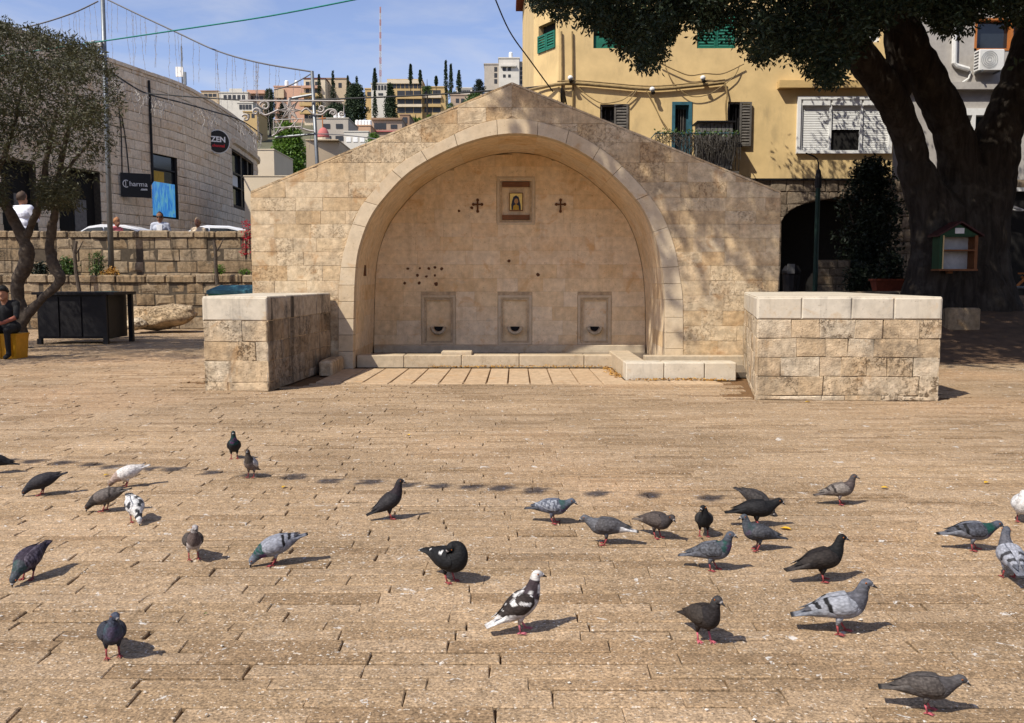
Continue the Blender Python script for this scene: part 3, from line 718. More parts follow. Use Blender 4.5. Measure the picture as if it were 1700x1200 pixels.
terrace_wall('lower stone terrace wall behind the boulder and the green bin', 26.8, -16.6, -3.0, 0, zl, 4, .22, (.45, 1.0), 4)
terrace_wall('upper stone terrace wall with people and cars behind its coping', 28.2, -18.2, -3.0, 1.3, zu, 4, .20, (.5, 1.1), 5)

# ------------------------------------------------------------------ the long stone shop building behind the terrace
EYEH = 9.2
zp = []
for px, py in ((-160, -16), (0, 53), (95, 84), (185, 112), (240, 130), (300, 150), (340, 170), (370, 188), (395, 205), (415, 222), (428, 236), (434, 244)):
    d = EYEH * FPX / (462 - py); zp.append(((px - 850) * d / 1521, d))
zp = zp[:-1] + [(zp[-2][0] - .8, zp[-2][1] + 1.9), (zp[-2][0] - 2.6, zp[-2][1] + 3.2), (zp[-2][0] - 6, zp[-2][1] + 3.6)]
ZPL = catmull(zp, 4); zarc = [0]
for a, b in zip(ZPL[:-1], ZPL[1:]): zarc.append(zarc[-1] + math.hypot(a[0] - b[0], a[1] - b[1]))
zxs = [p[0] for p in ZPL]; zys = [p[1] for p in ZPL]
def ZM(u, z, d):
    x, y = interp(u, zarc, zxs), interp(u, zarc, zys); e = .15
    tx = interp(u + e, zarc, zxs) - interp(u - e, zarc, zxs); ty = interp(u + e, zarc, zys) - interp(u - e, zarc, zys)
    l = math.hypot(tx, ty) or 1; return Vector((x + ty / l * d, y - tx / l * d, z))
def zhit(px, py):
    """where the sight line of a photo position meets the facade: (arc length, height)"""
    r = ray(px, py); sl = r.x / r.y
    for i in range(len(ZPL) - 1):
        f0 = ZPL[i][0] - sl * ZPL[i][1]; f1 = ZPL[i + 1][0] - sl * ZPL[i + 1][1]
        if f0 * f1 <= 0 and f0 != f1:
            k = f0 / (f0 - f1); y = lerp(ZPL[i][1], ZPL[i + 1][1], k); return (lerp(zarc[i], zarc[i + 1], k), EYE.z + r.z * y / r.y)
    return (zarc[-1], 5)
def facade(parent, name, M, us, z0, z1, holes, mat, reveal=.25, d=0.0):
    """wall sheet with rectangular openings and their reveals"""
    mb = MB(); us = sorted(set(us) | {q for h in holes for q in h[:2]}); zs = sorted({z0, z1} | {min(max(q, z0), z1) for h in holes for q in h[2:4]})
    for a, b in zip(us[:-1], us[1:]):
        for c, e in zip(zs[:-1], zs[1:]):
            um, zm = (a + b) / 2, (c + e) / 2
            if any(h[0] < um < h[1] and h[2] < zm < h[3] for h in holes): continue
            mb.add([M(a, c, d), M(b, c, d), M(b, e, d), M(a, e, d)], [(0, 1, 2, 3)])
    for h in holes:
        q = [(h[0], h[2]), (h[1], h[2]), (h[1], h[3]), (h[0], h[3])]
        for i in range(4):
            a, b = q[i], q[(i + 1) % 4]
            mb.add([M(*a, d), M(*b, d), M(*b, d - reveal), M(*a, d - reveal)], [(0, 1, 2, 3)])
    return mb.build(name, mat, parent, fix=False)
def panel(parent, name, M, h, d0, d1, mat, sub=None):
    mb = MB(); u0, u1, z0, z1 = h
    mb.hexa([M(u0, z0, d0), M(u1, z0, d0), M(u1, z0, d1), M(u0, z0, d1), M(u0, z1, d0), M(u1, z1, d0), M(u1, z1, d1), M(u0, z1, d1)]); return mb.build(name, mat, parent)
zen = thing('shop_building', 'long curved stone shop building behind the terrace with round black sign', 'building', (ZPL[20][0], ZPL[20][1], 1.75))
ZT = 1.5 + EYEH
ua, zb_ = zhit(254, 360); ub, _ = zhit(295, 300); _, zt_ = zhit(254, 245)
H_screen = (ua, ub, zhit(254, 362)[1], zhit(254, 247)[1])
H_win = (zhit(386, 300)[0], zhit(421, 300)[0], zhit(386, 338)[1], zhit(386, 250)[1])
H_shop = (zhit(96, 300)[0], zhit(166, 300)[0], 1.75, zhit(130, 282)[1])
H_shop2 = (zhit(2, 300)[0], zhit(60, 300)[0], 1.75, zhit(30, 268)[1])
zholes = [H_screen, H_win, H_shop, H_shop2]
facade(zen, 'wall', ZM, [zarc[-1] * k / 60 for k in range(61)], 1.0, ZT, zholes, MT['tmortar'], .35, -.012)
rows = []; z = 1.0
while z < ZT - .1: rows.append(z); z += .415
rows.append(ZT)
def zvis(p):
    q = [px_of(ZM(a, b, 0)) for a, b in (p[0], p[-1])]; return -30 < max(q[0][0], q[1][0]) and min(q[0][1], q[1][1]) < 400
masonry(zen, ZM, rows, lambda z: 0, lambda z: zarc[-1], (.6, 1.35), MT['zen'], rng, gap=.016, proud=(.0, .03), bev=.016, bulge=.012, depth=.02, holes=zholes, visible=zvis, jit=.003)
b = MB()                                                       # string course and parapet round the curved end
for (za, zc, o) in ((ZT, ZT + .16, .06),):
    n = 50
    for k in range(n):
        a, c = zarc[-1] * k / n, zarc[-1] * (k + 1) / n
        c -= .01
        b = MB(); b.hexa([ZM(a, za, -.4), ZM(c, za, -.4), ZM(c, za, o), ZM(a, za, o), ZM(a, zc + random.uniform(-.02, .03), -.4), ZM(c, zc, -.4), ZM(c, zc + random.uniform(-.02, .02), o), ZM(a, zc, o)]); b.build('coping_stone', MT['zen'], zen)
u0, z0 = zhit(385, 236); n = 12
for k in range(n):
    a = lerp(u0, zarc[-1], k / n); c = lerp(u0, zarc[-1], (k + 1) / n) - .01
    b = MB(); b.hexa([ZM(a, z0 - .1, 0), ZM(c, z0 - .1, 0), ZM(c, z0 - .02, .18), ZM(a, z0 - .02, .18), ZM(a, z0 + .25, 0), ZM(c, z0 + .25, 0), ZM(c, z0 + .2, .22), ZM(a, z0 + .2, .22)]); b.build('cornice', MT['zen'], zen)
b = MB(); b.add([ZM(zarc[-1] * k / 40, ZT, -.35) for k in range(41)] + [(-60, ZM(zarc[-1] * k / 40, ZT, -.3).y + 3, ZT) for k in range(41)], [(k, k + 1, 42 + k, 41 + k) for k in range(40)]); b.build('roof', MT['zen'], zen, fix=False)
# shop window with the bright screen
w1 = panel(zen, 'window', ZM, H_screen, -.22, -.16, MT['glass'])
fr = MB(); u0, u1, z0, z1 = H_screen
for q in ((u0, u0 + .08, z0, z1), (u1 - .10, u1, z0, z1), (u0 + .08, u1 - .10, z0, z0 + .14), (u0 + .12, u1 - .12, z1 - .12, z1), (u0 + .12, u1 - .12, lerp(z0, z1, .72), lerp(z0, z1, .74))):
    fr.hexa([ZM(q[0], q[2], -.16), ZM(q[1], q[2], -.16), ZM(q[1], q[2], -.06), ZM(q[0], q[2], -.06), ZM(q[0], q[3], -.16), ZM(q[1], q[3], -.16), ZM(q[1], q[3], -.06), ZM(q[0], q[3], -.06)])
fr.build('frame', MT['dark_metal'], w1)
panel(zen, 'display_backing', ZM, (u0 + .14, lerp(u0, u1, .55), lerp(z0, z1, .5), lerp(z0, z1, .70)), -.158, -.14, MT['robe'])
scr = panel(None, 'display_screen', ZM, (u0 + .09, u1 - .11, z0 + .15, lerp(z0, z1, .54)), -.15, -.10, screen_mat('lit screen'))
tag(scr, 'tall bright blue display screen glowing in the narrow shop window', 'screen')
u0, u1, z0, z1 = H_win
def bent(name, a0, a1, b0, b1, d0, d1, mat, par, n=8):
    m = MB(); m.rings([[ZM(lerp(a0, a1, k / n), b0, d0), ZM(lerp(a0, a1, k / n), b0, d1), ZM(lerp(a0, a1, k / n), b1, d1), ZM(lerp(a0, a1, k / n), b1, d0)] for k in range(n + 1)]); return m.build(name, mat, par)
w2 = bent('window', u0, u1, z0, z1, -.36, -.25, MT['glass'], zen)
for q in ((u0, u0 + .2, z0, z1), (u1 - .3, u1, z0, z1), (lerp(u0, u1, .42) - .2, lerp(u0, u1, .42) + .2, z0, z1), (u0, u1, lerp(z0, z1, .60), lerp(z0, z1, .63)), (u0, u1, lerp(z0, z1, .34), lerp(z0, z1, .36)), (lerp(u0, u1, .75) - .2, lerp(u0, u1, .75) + .2, z0, z1)):
    bent('frame_bar', q[0], q[1], q[2], q[3], -.25, -.08, MT['dark_metal'], w2)
bent('pane', u0 + .2, lerp(u0, u1, .36), lerp(z0, z1, .37), lerp(z0, z1, .59), -.249, -.23, MT['white_paint'], w2)
for h in (H_shop, H_shop2):
    panel(zen, 'shop_front', ZM, h, -.8, -.34, MT['dark']); u0, u1, z0, z1 = h
    panel(zen, 'door', ZM, (lerp(u0, u1, .5), lerp(u0, u1, .78), z0, lerp(z0, z1, .72)), -.338, -.30, MT['corrugated'])
u, z = zhit(246, 156); u2, z2 = zhit(248, 300); b = MB()
b.tube([ZM(u, z + .6, .06), ZM(u, z, .08), ZM(u, lerp(z, z2, .5), .08), ZM(u, z2, .08), ZM(u - .2, z2 - .18, .08), ZM(u - 1.2, z2 - .12, .08)], .06, 6); b.build('downpipe', MT['dark_metal'], zen)
for px, py, dx in ((196, 180, .1), (200, 190, .5)):
    u, z = zhit(px, py); b = MB(); b.tube([ZM(u + math.sin(k) * .05 + dx * k / 5, z - k * .65, .05) for k in range(6)], .025, 4); b.build('wall_cable', MT['cable'], zen)
def text(name, body, size, mat, parent, origin, xdir, ndir, ext=.006, align='CENTER', bold=0.0):
    cu = bpy.data.curves.new(name, 'FONT'); cu.body = body; cu.size = size; cu.extrude = ext; cu.align_x = align; cu.align_y = 'CENTER'; cu.offset = bold; cu.resolution_u = 3
    tmp = bpy.data.objects.new(name, cu); me = bpy.data.meshes.new_from_object(tmp); bpy.data.objects.remove(tmp)
    x = Vector(xdir).normalized(); n = Vector(ndir).normalized(); u = n.cross(x).normalized()
    me.transform(Matrix((( x.x, u.x, n.x, origin[0]), (x.y, u.y, n.y, origin[1]), (x.z, u.z, n.z, origin[2]), (0, 0, 0, 1))))
    me.materials.clear(); me.materials.append(mat); return link(name, me, parent)
WHT = plain('sign white', (.8, .8, .8), .5); RED = plain('sign red', (.6, .02, .03), .5); BLK = plain('sign black', (.012, .012, .014), .35)
# round sign
u, z = zhit(352, 235); c = ZM(u, z, .32)
nrm = (Vector((-1.2, -6.5, 0)) + Vector((4.6, 0, 0))).normalized()
nrm = Vector((.50, -.866, 0)); xd = Vector((.866, .50, 0)); rr = .60
sg = thing('round_sign', 'round black shop sign reading ZEN on the curved facade', 'sign', c)
def along(a, h, d): return c + xd * a + Vector((0, 0, h)) + nrm * d
def cyl_disc(r, d0, d1, n=32): 
    b = MB(); b.rings([[along(r * math.cos(2 * math.pi * k / n), r * math.sin(2 * math.pi * k / n) * 1.05, d) for k in range(n)] for d in (d0, d1)]); return b
cyl_disc(rr, -.11, .05).build('rim', MT['white_paint'], sg); cyl_disc(rr * .92, .052, .065).build('face', BLK, sg)
b = MB(); b.tube([along(0, 0, -.11), along(-.1, 0, -.6)], .03, 6); b.build('bracket', MT['dark_metal'], sg)
text('lettering', 'ZEN', .39, WHT, sg, along(0, .10, .068), xd, nrm, bold=.012)
text('small_lettering', 'channel', .21, RED, sg, along(.0, -.22, .068), xd, nrm, bold=.006)
# square dark sign
u, z = zhit(208, 308); c = ZM(u, z, .55); nrm = Vector((.5, -.866, 0)); xd = Vector((.866, .5, 0))
sg = thing('shop_sign', 'square black projecting shop sign with thin white lettering beside the lamp pole', 'sign', c)
b = MB(); b.hexa([along(-.62, -.52, -.08), along(.62, -.52, -.08), along(.62, -.52, .0), along(-.62, -.52, .0), along(-.62, .52, -.08), along(.62, .52, -.08), along(.62, .52, 0), along(-.62, .52, 0)]); b.build('board', BLK, sg)
b = MB(); n = 20; b.tube([along(-.40 + .13 * math.cos(2 * math.pi * k / n), .05 + .15 * math.sin(2 * math.pi * k / n), .012) for k in range(3, n - 2)], .018, 4); b.tube([along(-.42, .16, .012), along(-.42, -.06, .012)], .016, 4); b.build('emblem', WHT, sg)
text('lettering', 'harma', .30, WHT, sg, along(.10, .05, .004), xd, nrm)
text('small_lettering', '.com', .14, WHT, sg, along(.32, -.16, .004), xd, nrm, bold=.006)
# roof-top aerial with a flat panel
p = P(303, 150, 45.2); t = thing('roof_antenna', 'flat panel antenna on thin mast above the shop roof', 'antenna', p)
b = MB(); b.tube([p + Vector((0, 0, -.5)), P(301, 76, 45.2)], .035, 6); b.build('mast', MT['metal'], t)
q = P(298, 118, 45.0); b = MB(); b.box(q.x - .18, q.x + .18, q.y - .04, q.y + .04, q.z - .26, q.z + .2); b.build('panel', MT['white_paint'], t)
q = P(307, 130, 45.0); b = MB(); b.box(q.x - .06, q.x + .06, q.y - .06, q.y + .06, q.z - .3, q.z + .3); b.build('radio_unit', MT['metal'], t)
q = P(66, 68, 38); b = MB(); b.cbox(q.x - .28, q.x + .28, q.y, q.y + .5, q.z - 1.2, q.z + .25, .03)
tag(b.build('chimney', MT['terracotta']), 'short brown chimney block on the shop roof above the olive tree', 'chimney')

# ------------------------------------------------------------------ the yellow house behind the fountain
YY = 30.0
PY = lambda px, py: (P(px, py, YY).x, P(px, py, YY).z)
house = thing('yellow_house', 'ochre plastered house with green shutters rising behind the fountain gable', 'house', (6, YY, .9))
HT = 13.2; zst = PY(1300, 298)[1]; xl0 = PY(927, 200)[0]; xr0 = PY(1484, 200)[0]
YM = lambda u, z, d: Vector((u, YY - d, z))
def rect(x0, y0, x1, y1): a = PY(x0, y1); b = PY(x1, y0); return (a[0], b[0], a[1], b[1])
openings = dict(u1=rect(985, 18, 1041, 80), u2=rect(1157, 18, 1222, 80), u3=rect(1424, 25, 1463, 70), l1=rect(996, 173, 1043, 224), door=rect(1114, 169, 1149, 284), l2=rect(1207, 169, 1234, 244), big=rect(1326, 166, 1476, 250))
facade(house, 'wall', YM, [xl0, xr0], zst, HT, list(openings.values()), MT['yellow'], .28)
cB = Vector(((885 - 850) / 1500 * 31.3, 31.3, 0)); cC = Vector(((867 - 850) / 1500 * 41, 41, 0)); cA = Vector((xl0, YY, 0))
uB = (cB - cA); lB = uB.length; nB = Vector((uB.y, -uB.x, 0)).normalized() * -1
if nB.y > 0: nB = -nB
CM = plane_map(cA, uB, nB)
hB = (lB * .12, lB * .80, P(0, 84, 30.6).z, P(0, 38, 30.6).z)
facade(house, 'wall', CM, [0, lB], 0, HT, [hB], MT['yellow'], .2)
b = MB(); b.add([cB, cC, cC + Vector((0, 0, HT)), cB + Vector((0, 0, HT))], [(0, 1, 2, 3)]); b.build('wall', MT['yellow'], house, fix=False)
b = MB(); e = .5
b.rings([[(cC.x - .3, 41, HT), (cB.x - .45, 31.1, HT), (xl0 - .2, YY - .45, HT), (xr0, YY - .45, HT), (xr0, 41, HT)], [(cC.x - .3, 41, HT + .25), (cB.x - .45, 31.1, HT + .25), (xl0 - .2, YY - .45, HT + .25), (xr0, YY - .45, HT + .25), (xr0, 41, HT + .25)]]); b.build('roof', MT['terracotta'], house)
def shutter(parent, M, h, mat, d=.0, n=None, swing=0.0, hinge='l'):
    """louvred leaf: frame and slats, may swing out from its hinge"""
    u0, u1, z0, z1 = h; uh = u0 if hinge == 'l' else u1; c, s = math.cos(swing), math.sin(swing)
    def T(u, z, dd):
        o = u - uh; return M(uh + o * c + (dd * s if hinge == 'r' else -dd * s) * 0, z, d + dd * 1.0 + abs(o) * s)
    fr = MB(); e = min(.06, (u1 - u0) * .15)
    def bar(a0, a1, b0, b1, d0, d1, mb): mb.hexa([T(a0, b0, d0), T(a1, b0, d0), T(a1, b0, d1), T(a0, b0, d1), T(a0, b1, d0), T(a1, b1, d0), T(a1, b1, d1), T(a0, b1, d1)])
    bar(u0, u0 + e, z0, z1, 0, .05, fr); bar(u1 - e, u1, z0, z1, 0, .05, fr); bar(u0 + e, u1 - e, z0, z0 + e, 0, .05, fr); bar(u0 + e, u1 - e, z1 - e, z1, 0, .05, fr)
    sh = fr.build('shutter', mat, parent); n = n or max(4, int((z1 - z0) / .10))
    for k in range(n):
        a = lerp(z0 + e, z1 - e, k / n); c2 = lerp(z0 + e, z1 - e, (k + 1) / n); b = MB()
        b.hexa([T(u0 + e, a, .03), T(u1 - e, a, .03), T(u1 - e, a + .012, .045), T(u0 + e, a + .012, .045), T(u0 + e, c2 - .02, .0), T(u1 - e, c2 - .02, .0), T(u1 - e, c2 - .008, .012), T(u0 + e, c2 - .008, .012)]); b.build('slat', mat, sh)
    return sh
def half(h, k, side): return (h[0], lerp(h[0], h[1], k), h[2], h[3]) if side == 'l' else (lerp(h[0], h[1], k), h[1], h[2], h[3])
def dark_window(parent, M, h, d=-.28): return panel(parent, 'window', M, h, d - .05, d, MT['dark'])
w = dark_window(house, YM, openings['u1']); h = openings['u1']
shutter(house, YM, (h[0], lerp(h[0], h[1], .5), lerp(h[2], h[3], .42), h[3]), MT['green_paint'], -.1); shutter(house, YM, (lerp(h[0], h[1], .5), h[1], lerp(h[2], h[3], .42), h[3]), MT['green_paint'], -.1)
panel(house, 'shutter_panel', YM, (h[0] + .02, h[1] - .02, h[2] + .01, lerp(h[2], h[3], .36)), -.16, -.10, MT['green_paint'])
w = dark_window(house, YM, openings['u2']); h = openings['u2']
shutter(house, YM, half(h, .495, 'l'), MT['green_paint'], -.08); shutter(house, YM, half(h, .505, 'r'), MT['green_paint'], -.08)
w = dark_window(house, CM, hB, -.2); shutter(house, CM, (hB[0], lerp(hB[0], hB[1], .49), hB[2], lerp(hB[2], hB[3], .62)), MT['green_paint'], .0); shutter(house, CM, (lerp(hB[0], hB[1], .51), hB[1], hB[2], lerp(hB[2], hB[3], .62)), MT['green_paint'], .0)
h = openings['u3']; w = panel(house, 'window', YM, h, -.3, -.25, MT['glass']); f = MB()
for q in ((h[0], h[0] + .07, h[2], h[3]), (h[1] - .07, h[1], h[2], h[3]), (h[0], h[1], h[2], h[2] + .07), (lerp(h[0], h[1], .55), lerp(h[0], h[1], .62), h[2], h[3])): f.box(q[0], q[1], YY + .10, YY + .24, q[2], q[3])
f.build('frame', MT['white_paint'], w)
def barred(h, mat_sh, side):
    w = dark_window(house, YM, h); n = 5
    for k in range(1, n): 
        b = MB(); x = lerp(h[0], h[1], k / n); b.tube([(x, YY + .12, h[2]), (x, YY + .12, h[3])], .012, 5); b.build('bar', MT['dark_metal'], w)
    f = MB(); e = .06
    for q in ((h[0], h[0] + e, h[2], h[3]), (h[1] - e, h[1], h[2], h[3]), (h[0] + e, h[1] - e, h[3] - e, h[3]), (h[0] + e, h[1] - e, h[2], h[2] + e)): f.box(q[0], q[1], YY + .04, YY + .2, q[2], q[3])
    f.build('frame', mat_sh, w); return w
h = openings['l1']; barred(h, MT['grey_wood'], 'l'); shutter(house, YM, half(h, .5, 'r'), MT['grey_wood'], .0)
h = openings['l2']; barred(h, MT['grey_wood'], 'l'); hs = rect(1226, 170, 1247, 243); shutter(house, YM, hs, MT['grey_wood'], .06)
h = openings['door']; dr = panel(house, 'door', YM, h, -.3, -.22, MT['teal_paint']); f = MB()
for q in ((h[0], h[0] + .1, h[2], h[3]), (h[1] - .1, h[1], h[2], h[3]), (h[0] + .1, h[1] - .1, h[3] - .1, h[3])): f.box(q[0], q[1], YY - .03, YY + .1, q[2], q[3])
f.build('frame', MT['teal_paint'], dr); gz0 = PY(0, 218)[1]; panel(dr, 'pane', YM, (h[0] + .16, h[1] - .16, gz0, h[3] - .2), -.218, -.2, MT['dark'])
for k in (1, 2, 3):
    b = MB(); x = lerp(h[0] + .16, h[1] - .16, k / 4); b.tube([(x, YY + .18, gz0), (x, YY + .18, h[3] - .2)], .012, 5); b.build('bar', MT['grey_wood'], dr)
# wide white roller-shutter bay
h = openings['big']; u0, u1, z0, z1 = h; bay = MB(); e = .1
for q in ((u0 - e, u0, z0 - e, z1 + e), (u1, u1 + e, z0 - e, z1 + e), (u0, u1, z1, z1 + e), (u0, u1, z0 - e, z0)): bay.box(q[0], q[1], YY - .12, YY + .1, q[2], q[3])
bay = bay.build('shutter_bay', MT['white_paint'], house)
cuts_ = [u0, lerp(u0, u1, .33), lerp(u0, u1, .68), u1]
for i in range(3):
    a, c = cuts_[i], cuts_[i + 1]; zb = z0 if i != 1 else lerp(z0, z1, .42)
    b = MB(); b.box(a + .0, a + .07, YY - .06, YY + .05, z0, z1); b.build('mullion', MT['white_paint'], bay)
    n = 26 if i != 1 else 15
    for k in range(n):
        s0, s1 = lerp(zb, z1 - .18, k / n), lerp(zb, z1 - .18, (k + 1) / n); b = MB()
        b.hexa([(a + .07, YY + .0, s0), (c, YY + .0, s0), (c, YY + .04, s0), (a + .07, YY + .04, s0), (a + .07, YY + .012, s1 - .008), (c, YY + .012, s1 - .008), (c, YY + .04, s1 - .008), (a + .07, YY + .04, s1 - .008)]); b.build('slat', MT['white_paint'], bay)
    b = MB(); b.box(a + .07, c, YY - .10, YY + .05, z1 - .18, z1); b.build('roller_box', MT['white_paint'], bay)
    if i == 1: panel(bay, 'pane', YM, (a + .07, c, z0, zb), -.12, -.08, MT['glass'])
b = MB(); b.add([(u0, YY + .06, z0), (u1, YY + .06, z0), (u1, YY + .06, z1), (u0, YY + .06, z1)], [(0, 1, 2, 3)]); b.build('shutter_back', MT['dark'], bay)
# ledges and string course
a = PY(1290, 148); b = PY(1452, 136); m = MB(); m.box(a[0], b[0], YY - .28, YY - .002, a[1], b[1]); m.build('ledge', MT['trim'], house)
z = PY(0, 67)[1]; m = MB(); m.box(xl0, xr0, YY - .03, YY - .002, z - .05, z + .05)
# stone base with a wide arched opening
SM = YM; ax0, ax1 = PY(1297, 400)[0], PY(1480, 400)[0]; az = PY(0, 330)[1]; spz = PY(0, 372)[1]; axm = (ax0 + ax1) / 2
def arch_w(z):
    if z >= az: return 0
    if z <= spz: return (ax1 - ax0) / 2
    k = (z - spz) / (az - spz); return (ax1 - ax0) / 2 * math.sqrt(max(0, 1 - k * k))
xb0, xb1 = PY(1180, 300)[0], PY(1760, 300)[0]
rows = [.3 + k * (zst - .3) / 11 for k in range(12)]; r2 = random.Random(31)
base = thing('arched_stone_base', 'dark rough stone ground floor with a wide arched opening below the yellow wall', 'building', (axm, YY, .3))
masonry(base, SM, rows, lambda z: xb0, lambda z: axm - arch_w(z), (.3, .7), MT['oldwall'], r2, gap=.02, bev=.018, bulge=.03, jit=.012, proud=(0, .03))
masonry(base, SM, rows, lambda z: axm + arch_w(z), lambda z: xb1, (.3, .7), MT['oldwall'], r2, gap=.02, bev=.018, bulge=.03, jit=.012, proud=(0, .03))
m = MB(); N = 40
for k in range(N):
    za, zb = lerp(.2, zst, k / N), lerp(.2, zst, (k + 1) / N)
    for q in ((xb0, xb0, axm - arch_w(za), axm - arch_w(zb)), (axm + arch_w(za), axm + arch_w(zb), xb1, xb1)): m.add([(q[0], YY + .012, za), (q[2], YY + .012, za), (q[3], YY + .012, zb), (q[1], YY + .012, zb)], [(0, 1, 2, 3)])
    m.add([(axm - arch_w(za), YY + .012, za), (axm - arch_w(zb), YY + .012, zb), (axm - arch_w(zb), YY + 1.2, zb), (axm - arch_w(za), YY + 1.2, za)], [(0, 1, 2, 3)])
    m.add([(axm + arch_w(za), YY + .012, za), (axm + arch_w(zb), YY + .012, zb), (axm + arch_w(zb), YY + 1.2, zb), (axm + arch_w(za), YY + 1.2, za)], [(0, 1, 2, 3)])
m.build('backing', MT['tmortar'], base, fix=False)
m = MB(); m.box(xb0, xb1, YY + 1.2, YY + 1.6, .2, zst); m.build('inner_wall', MT['dark'], base)
m = MB(); m.box(xb0, xr0 - .01, YY - .10, YY + .0, zst - .03, zst + .03); m.build('flashing', MT['dark_metal'], base)
# balcony
p0 = PY(1080, 290); p1 = PY(1214, 290); zr = PY(0, 229)[1]
bal = thing('balcony', 'small iron balcony draped with dry creepers under the teal door', 'balcony', (p0[0], YY, p0[1]))
m = MB(); m.box(p0[0], p1[0], YY - 1.0, YY - .01, p0[1] - .1, p0[1]); m.build('slab', MT['grey_wood'], bal)
m = MB(); m.tube([(p0[0], YY - .02, zr), (p0[0], YY - .98, zr), (p1[0], YY - .98, zr), (p1[0], YY - .02, zr)], .02, 6); m.build('handrail', MT['teal_paint'], bal)
for k in range(25):
    x = lerp(p0[0], p1[0], k / 24); m = MB(); m.tube([(x, YY - .98, p0[1]), (x, YY - .98, zr)], .010, 5); m.build('baluster', MT['dark_metal'], bal)
for x in (p1[0], p1[0] - .5): 
    m = MB(); m.tube([(x, YY - .9, p0[1] - .1), (x + .15, YY - .05, p0[1] - .9)], .03, 6); m.build('brace', MT['dark_metal'], bal)
m = MB(); r3 = random.Random(2)
for k in range(420):
    x = r3.uniform(p0[0], p1[0]); top = zr + r3.uniform(-.25, .05); L = r3.uniform(.1, .8) * (1 if x > lerp(p0[0], p1[0], .3) else .25); y = YY - 1.0 + r3.uniform(-.04, .04)
    m.tube([(x, y, top), (x + r3.uniform(-.08, .08), y + r3.uniform(-.05, .05), top - L * .5), (x + r3.uniform(-.12, .12), y, top - L)], .008, 3)
tag(m.build('creeper', MT['grey_wood'], bal), kind='stuff')
m = MB()
for k in range(260):
    x = r3.uniform(p0[0], p1[0]); z = zr + r3.gauss(0, .05); y = YY - .98 + r3.uniform(-.06, .06); s = r3.uniform(.03, .06); a = r3.uniform(0, 6.28)
    m.add([(x, y, z), (x + s * math.cos(a), y + r3.uniform(-s, s), z + s * math.sin(a)), (x + s * 1.6 * math.cos(a + .4), y, z + s * 1.6 * math.sin(a + .4)), (x + s * math.cos(a + .9), y + r3.uniform(-s, s), z + s * math.sin(a + .9))], [(0, 1, 2, 3)])
tag(m.build('green_garland', MT['bush_leaf'], bal), kind='stuff')
q = rect(1151, 208, 1207, 286); cab = thing('sheet_metal_cabinet', 'grey ribbed sheet metal cabinet standing on the balcony right of the teal door', 'cabinet', (q[0], YY - .5, q[2]))
n = 9
for k in range(n):
    a, c = lerp(q[0], q[1], k / n), lerp(q[0], q[1], (k + 1) / n); m = MB(); m.box(a + .008, c - .008, YY - .80, YY - .72, q[2] + .02, q[3] - .05); m.build('panel', MT['corrugated'], cab)
m = MB(); m.box(q[0], q[1], YY - .72, YY - .15, q[2] + .02, q[3] - .05); m.build('body', MT['corrugated'], cab)
m = MB(); m.box(q[0] - .08, q[1] + .08, YY - .9, YY - .1, q[3] - .05, q[3]); m.build('lid', MT['dark_metal'], cab)
# conduits, hanging wires, lamps, dish
def wire(name, label, pts, r, mat, cat='cable', group=None, parent=None, n=6):
    m = MB(); m.tube(catmull([tuple(p) for p in pts], 6), r, n); o = m.build(name, MT[mat], parent)
    return tag(o, label, cat, group) if parent is None else o
yq = YY - .10
main = [P(868, 152, YY + 1), P(925, 140, yq), P(960, 139, yq), P(1010, 143, yq), P(1080, 148, yq), P(1150, 143, yq), P(1203, 137, yq)]
wire('wall_conduit', 'thick sagging bundle of cables across the yellow wall above the lower shutters', main, .055, 'ochre_cable')
wire('wall_conduit', 'thin cable running just above the sagging bundle on the yellow wall', [p + Vector((0, -.03, .09)) for p in main[1:]] , .022, 'ochre_cable')
for lab, pts, rr_ in (('loose wire looping down to the left grey shutter', [(955, 141), (975, 158), (995, 170), (1010, 171), (1035, 165), (1058, 147)], .016),
                  ('straight slack wire from the cable bundle to the grey shutter top', [(1060, 146), (1050, 160), (1041, 171)], .018),
                  ('long slack wire running down to the teal door', [(1072, 148), (1085, 172), (1096, 195), (1112, 219)], .018),
                  ('wavy wire festooned high on the wall below the fig leaves', [(1095, 104), (1120, 116), (1145, 125), (1170, 122), (1200, 122), (1235, 106)], .020),
                  ('slack wire curving between the upper lamp and the shutter window', [(1105, 112), (1120, 140), (1145, 159), (1175, 157), (1203, 140)], .016),
                  ('wire dropping from the conduit end beside the right shutter', [(1203, 137), (1207, 155), (1205, 175), (1206, 200)], .03),
                  ('short loop of wire rising from the conduit end into the leaves', [(1203, 140), (1220, 125), (1228, 108)], .016)):
    wire('slack_wire', lab, [P(a, b, yq - .02) for a, b in pts], rr_, 'ochre_cable')
for px, lab, y1 in ((933, 'left of two thin pipes down the yellow corner', 152), (951, 'right of two thin pipes down the yellow corner', 178)):
    wire('wall_pipe', lab, [P(px - 1, 52, yq + .04), P(px, 110, yq + .04), P(px, y1, yq + .04)], .028, 'ochre_cable', 'pipe')
def flood(px, py, lab):
    c = P(px, py, YY - .2); t = thing('wall_lamp', lab, 'lamp', c, 'small white lamps on the yellow wall')
    m = MB(); m.ball(c, (.09, .08, .08), 10, 6); m.build('shade', MT['white_paint'], t)
    m = MB(); m.tube([c, c + Vector((.02, .2, .04))], .03, 6); m.build('bracket', MT['white_paint'], t)
    m = MB(); m.tube([c + Vector((0, -.02, -.05)), c + Vector((.02, -.09, -.14))], [.055, .07], 8); m.build('lens', MT['dark_metal'], t)
flood(947, 129, 'pair-like white lamp on the corner pipes, leftmost of three'); flood(1083, 148, 'white lamp hanging on the sagging cable bundle'); flood(1167, 129, 'white lamp high on the wall under the wavy wire')
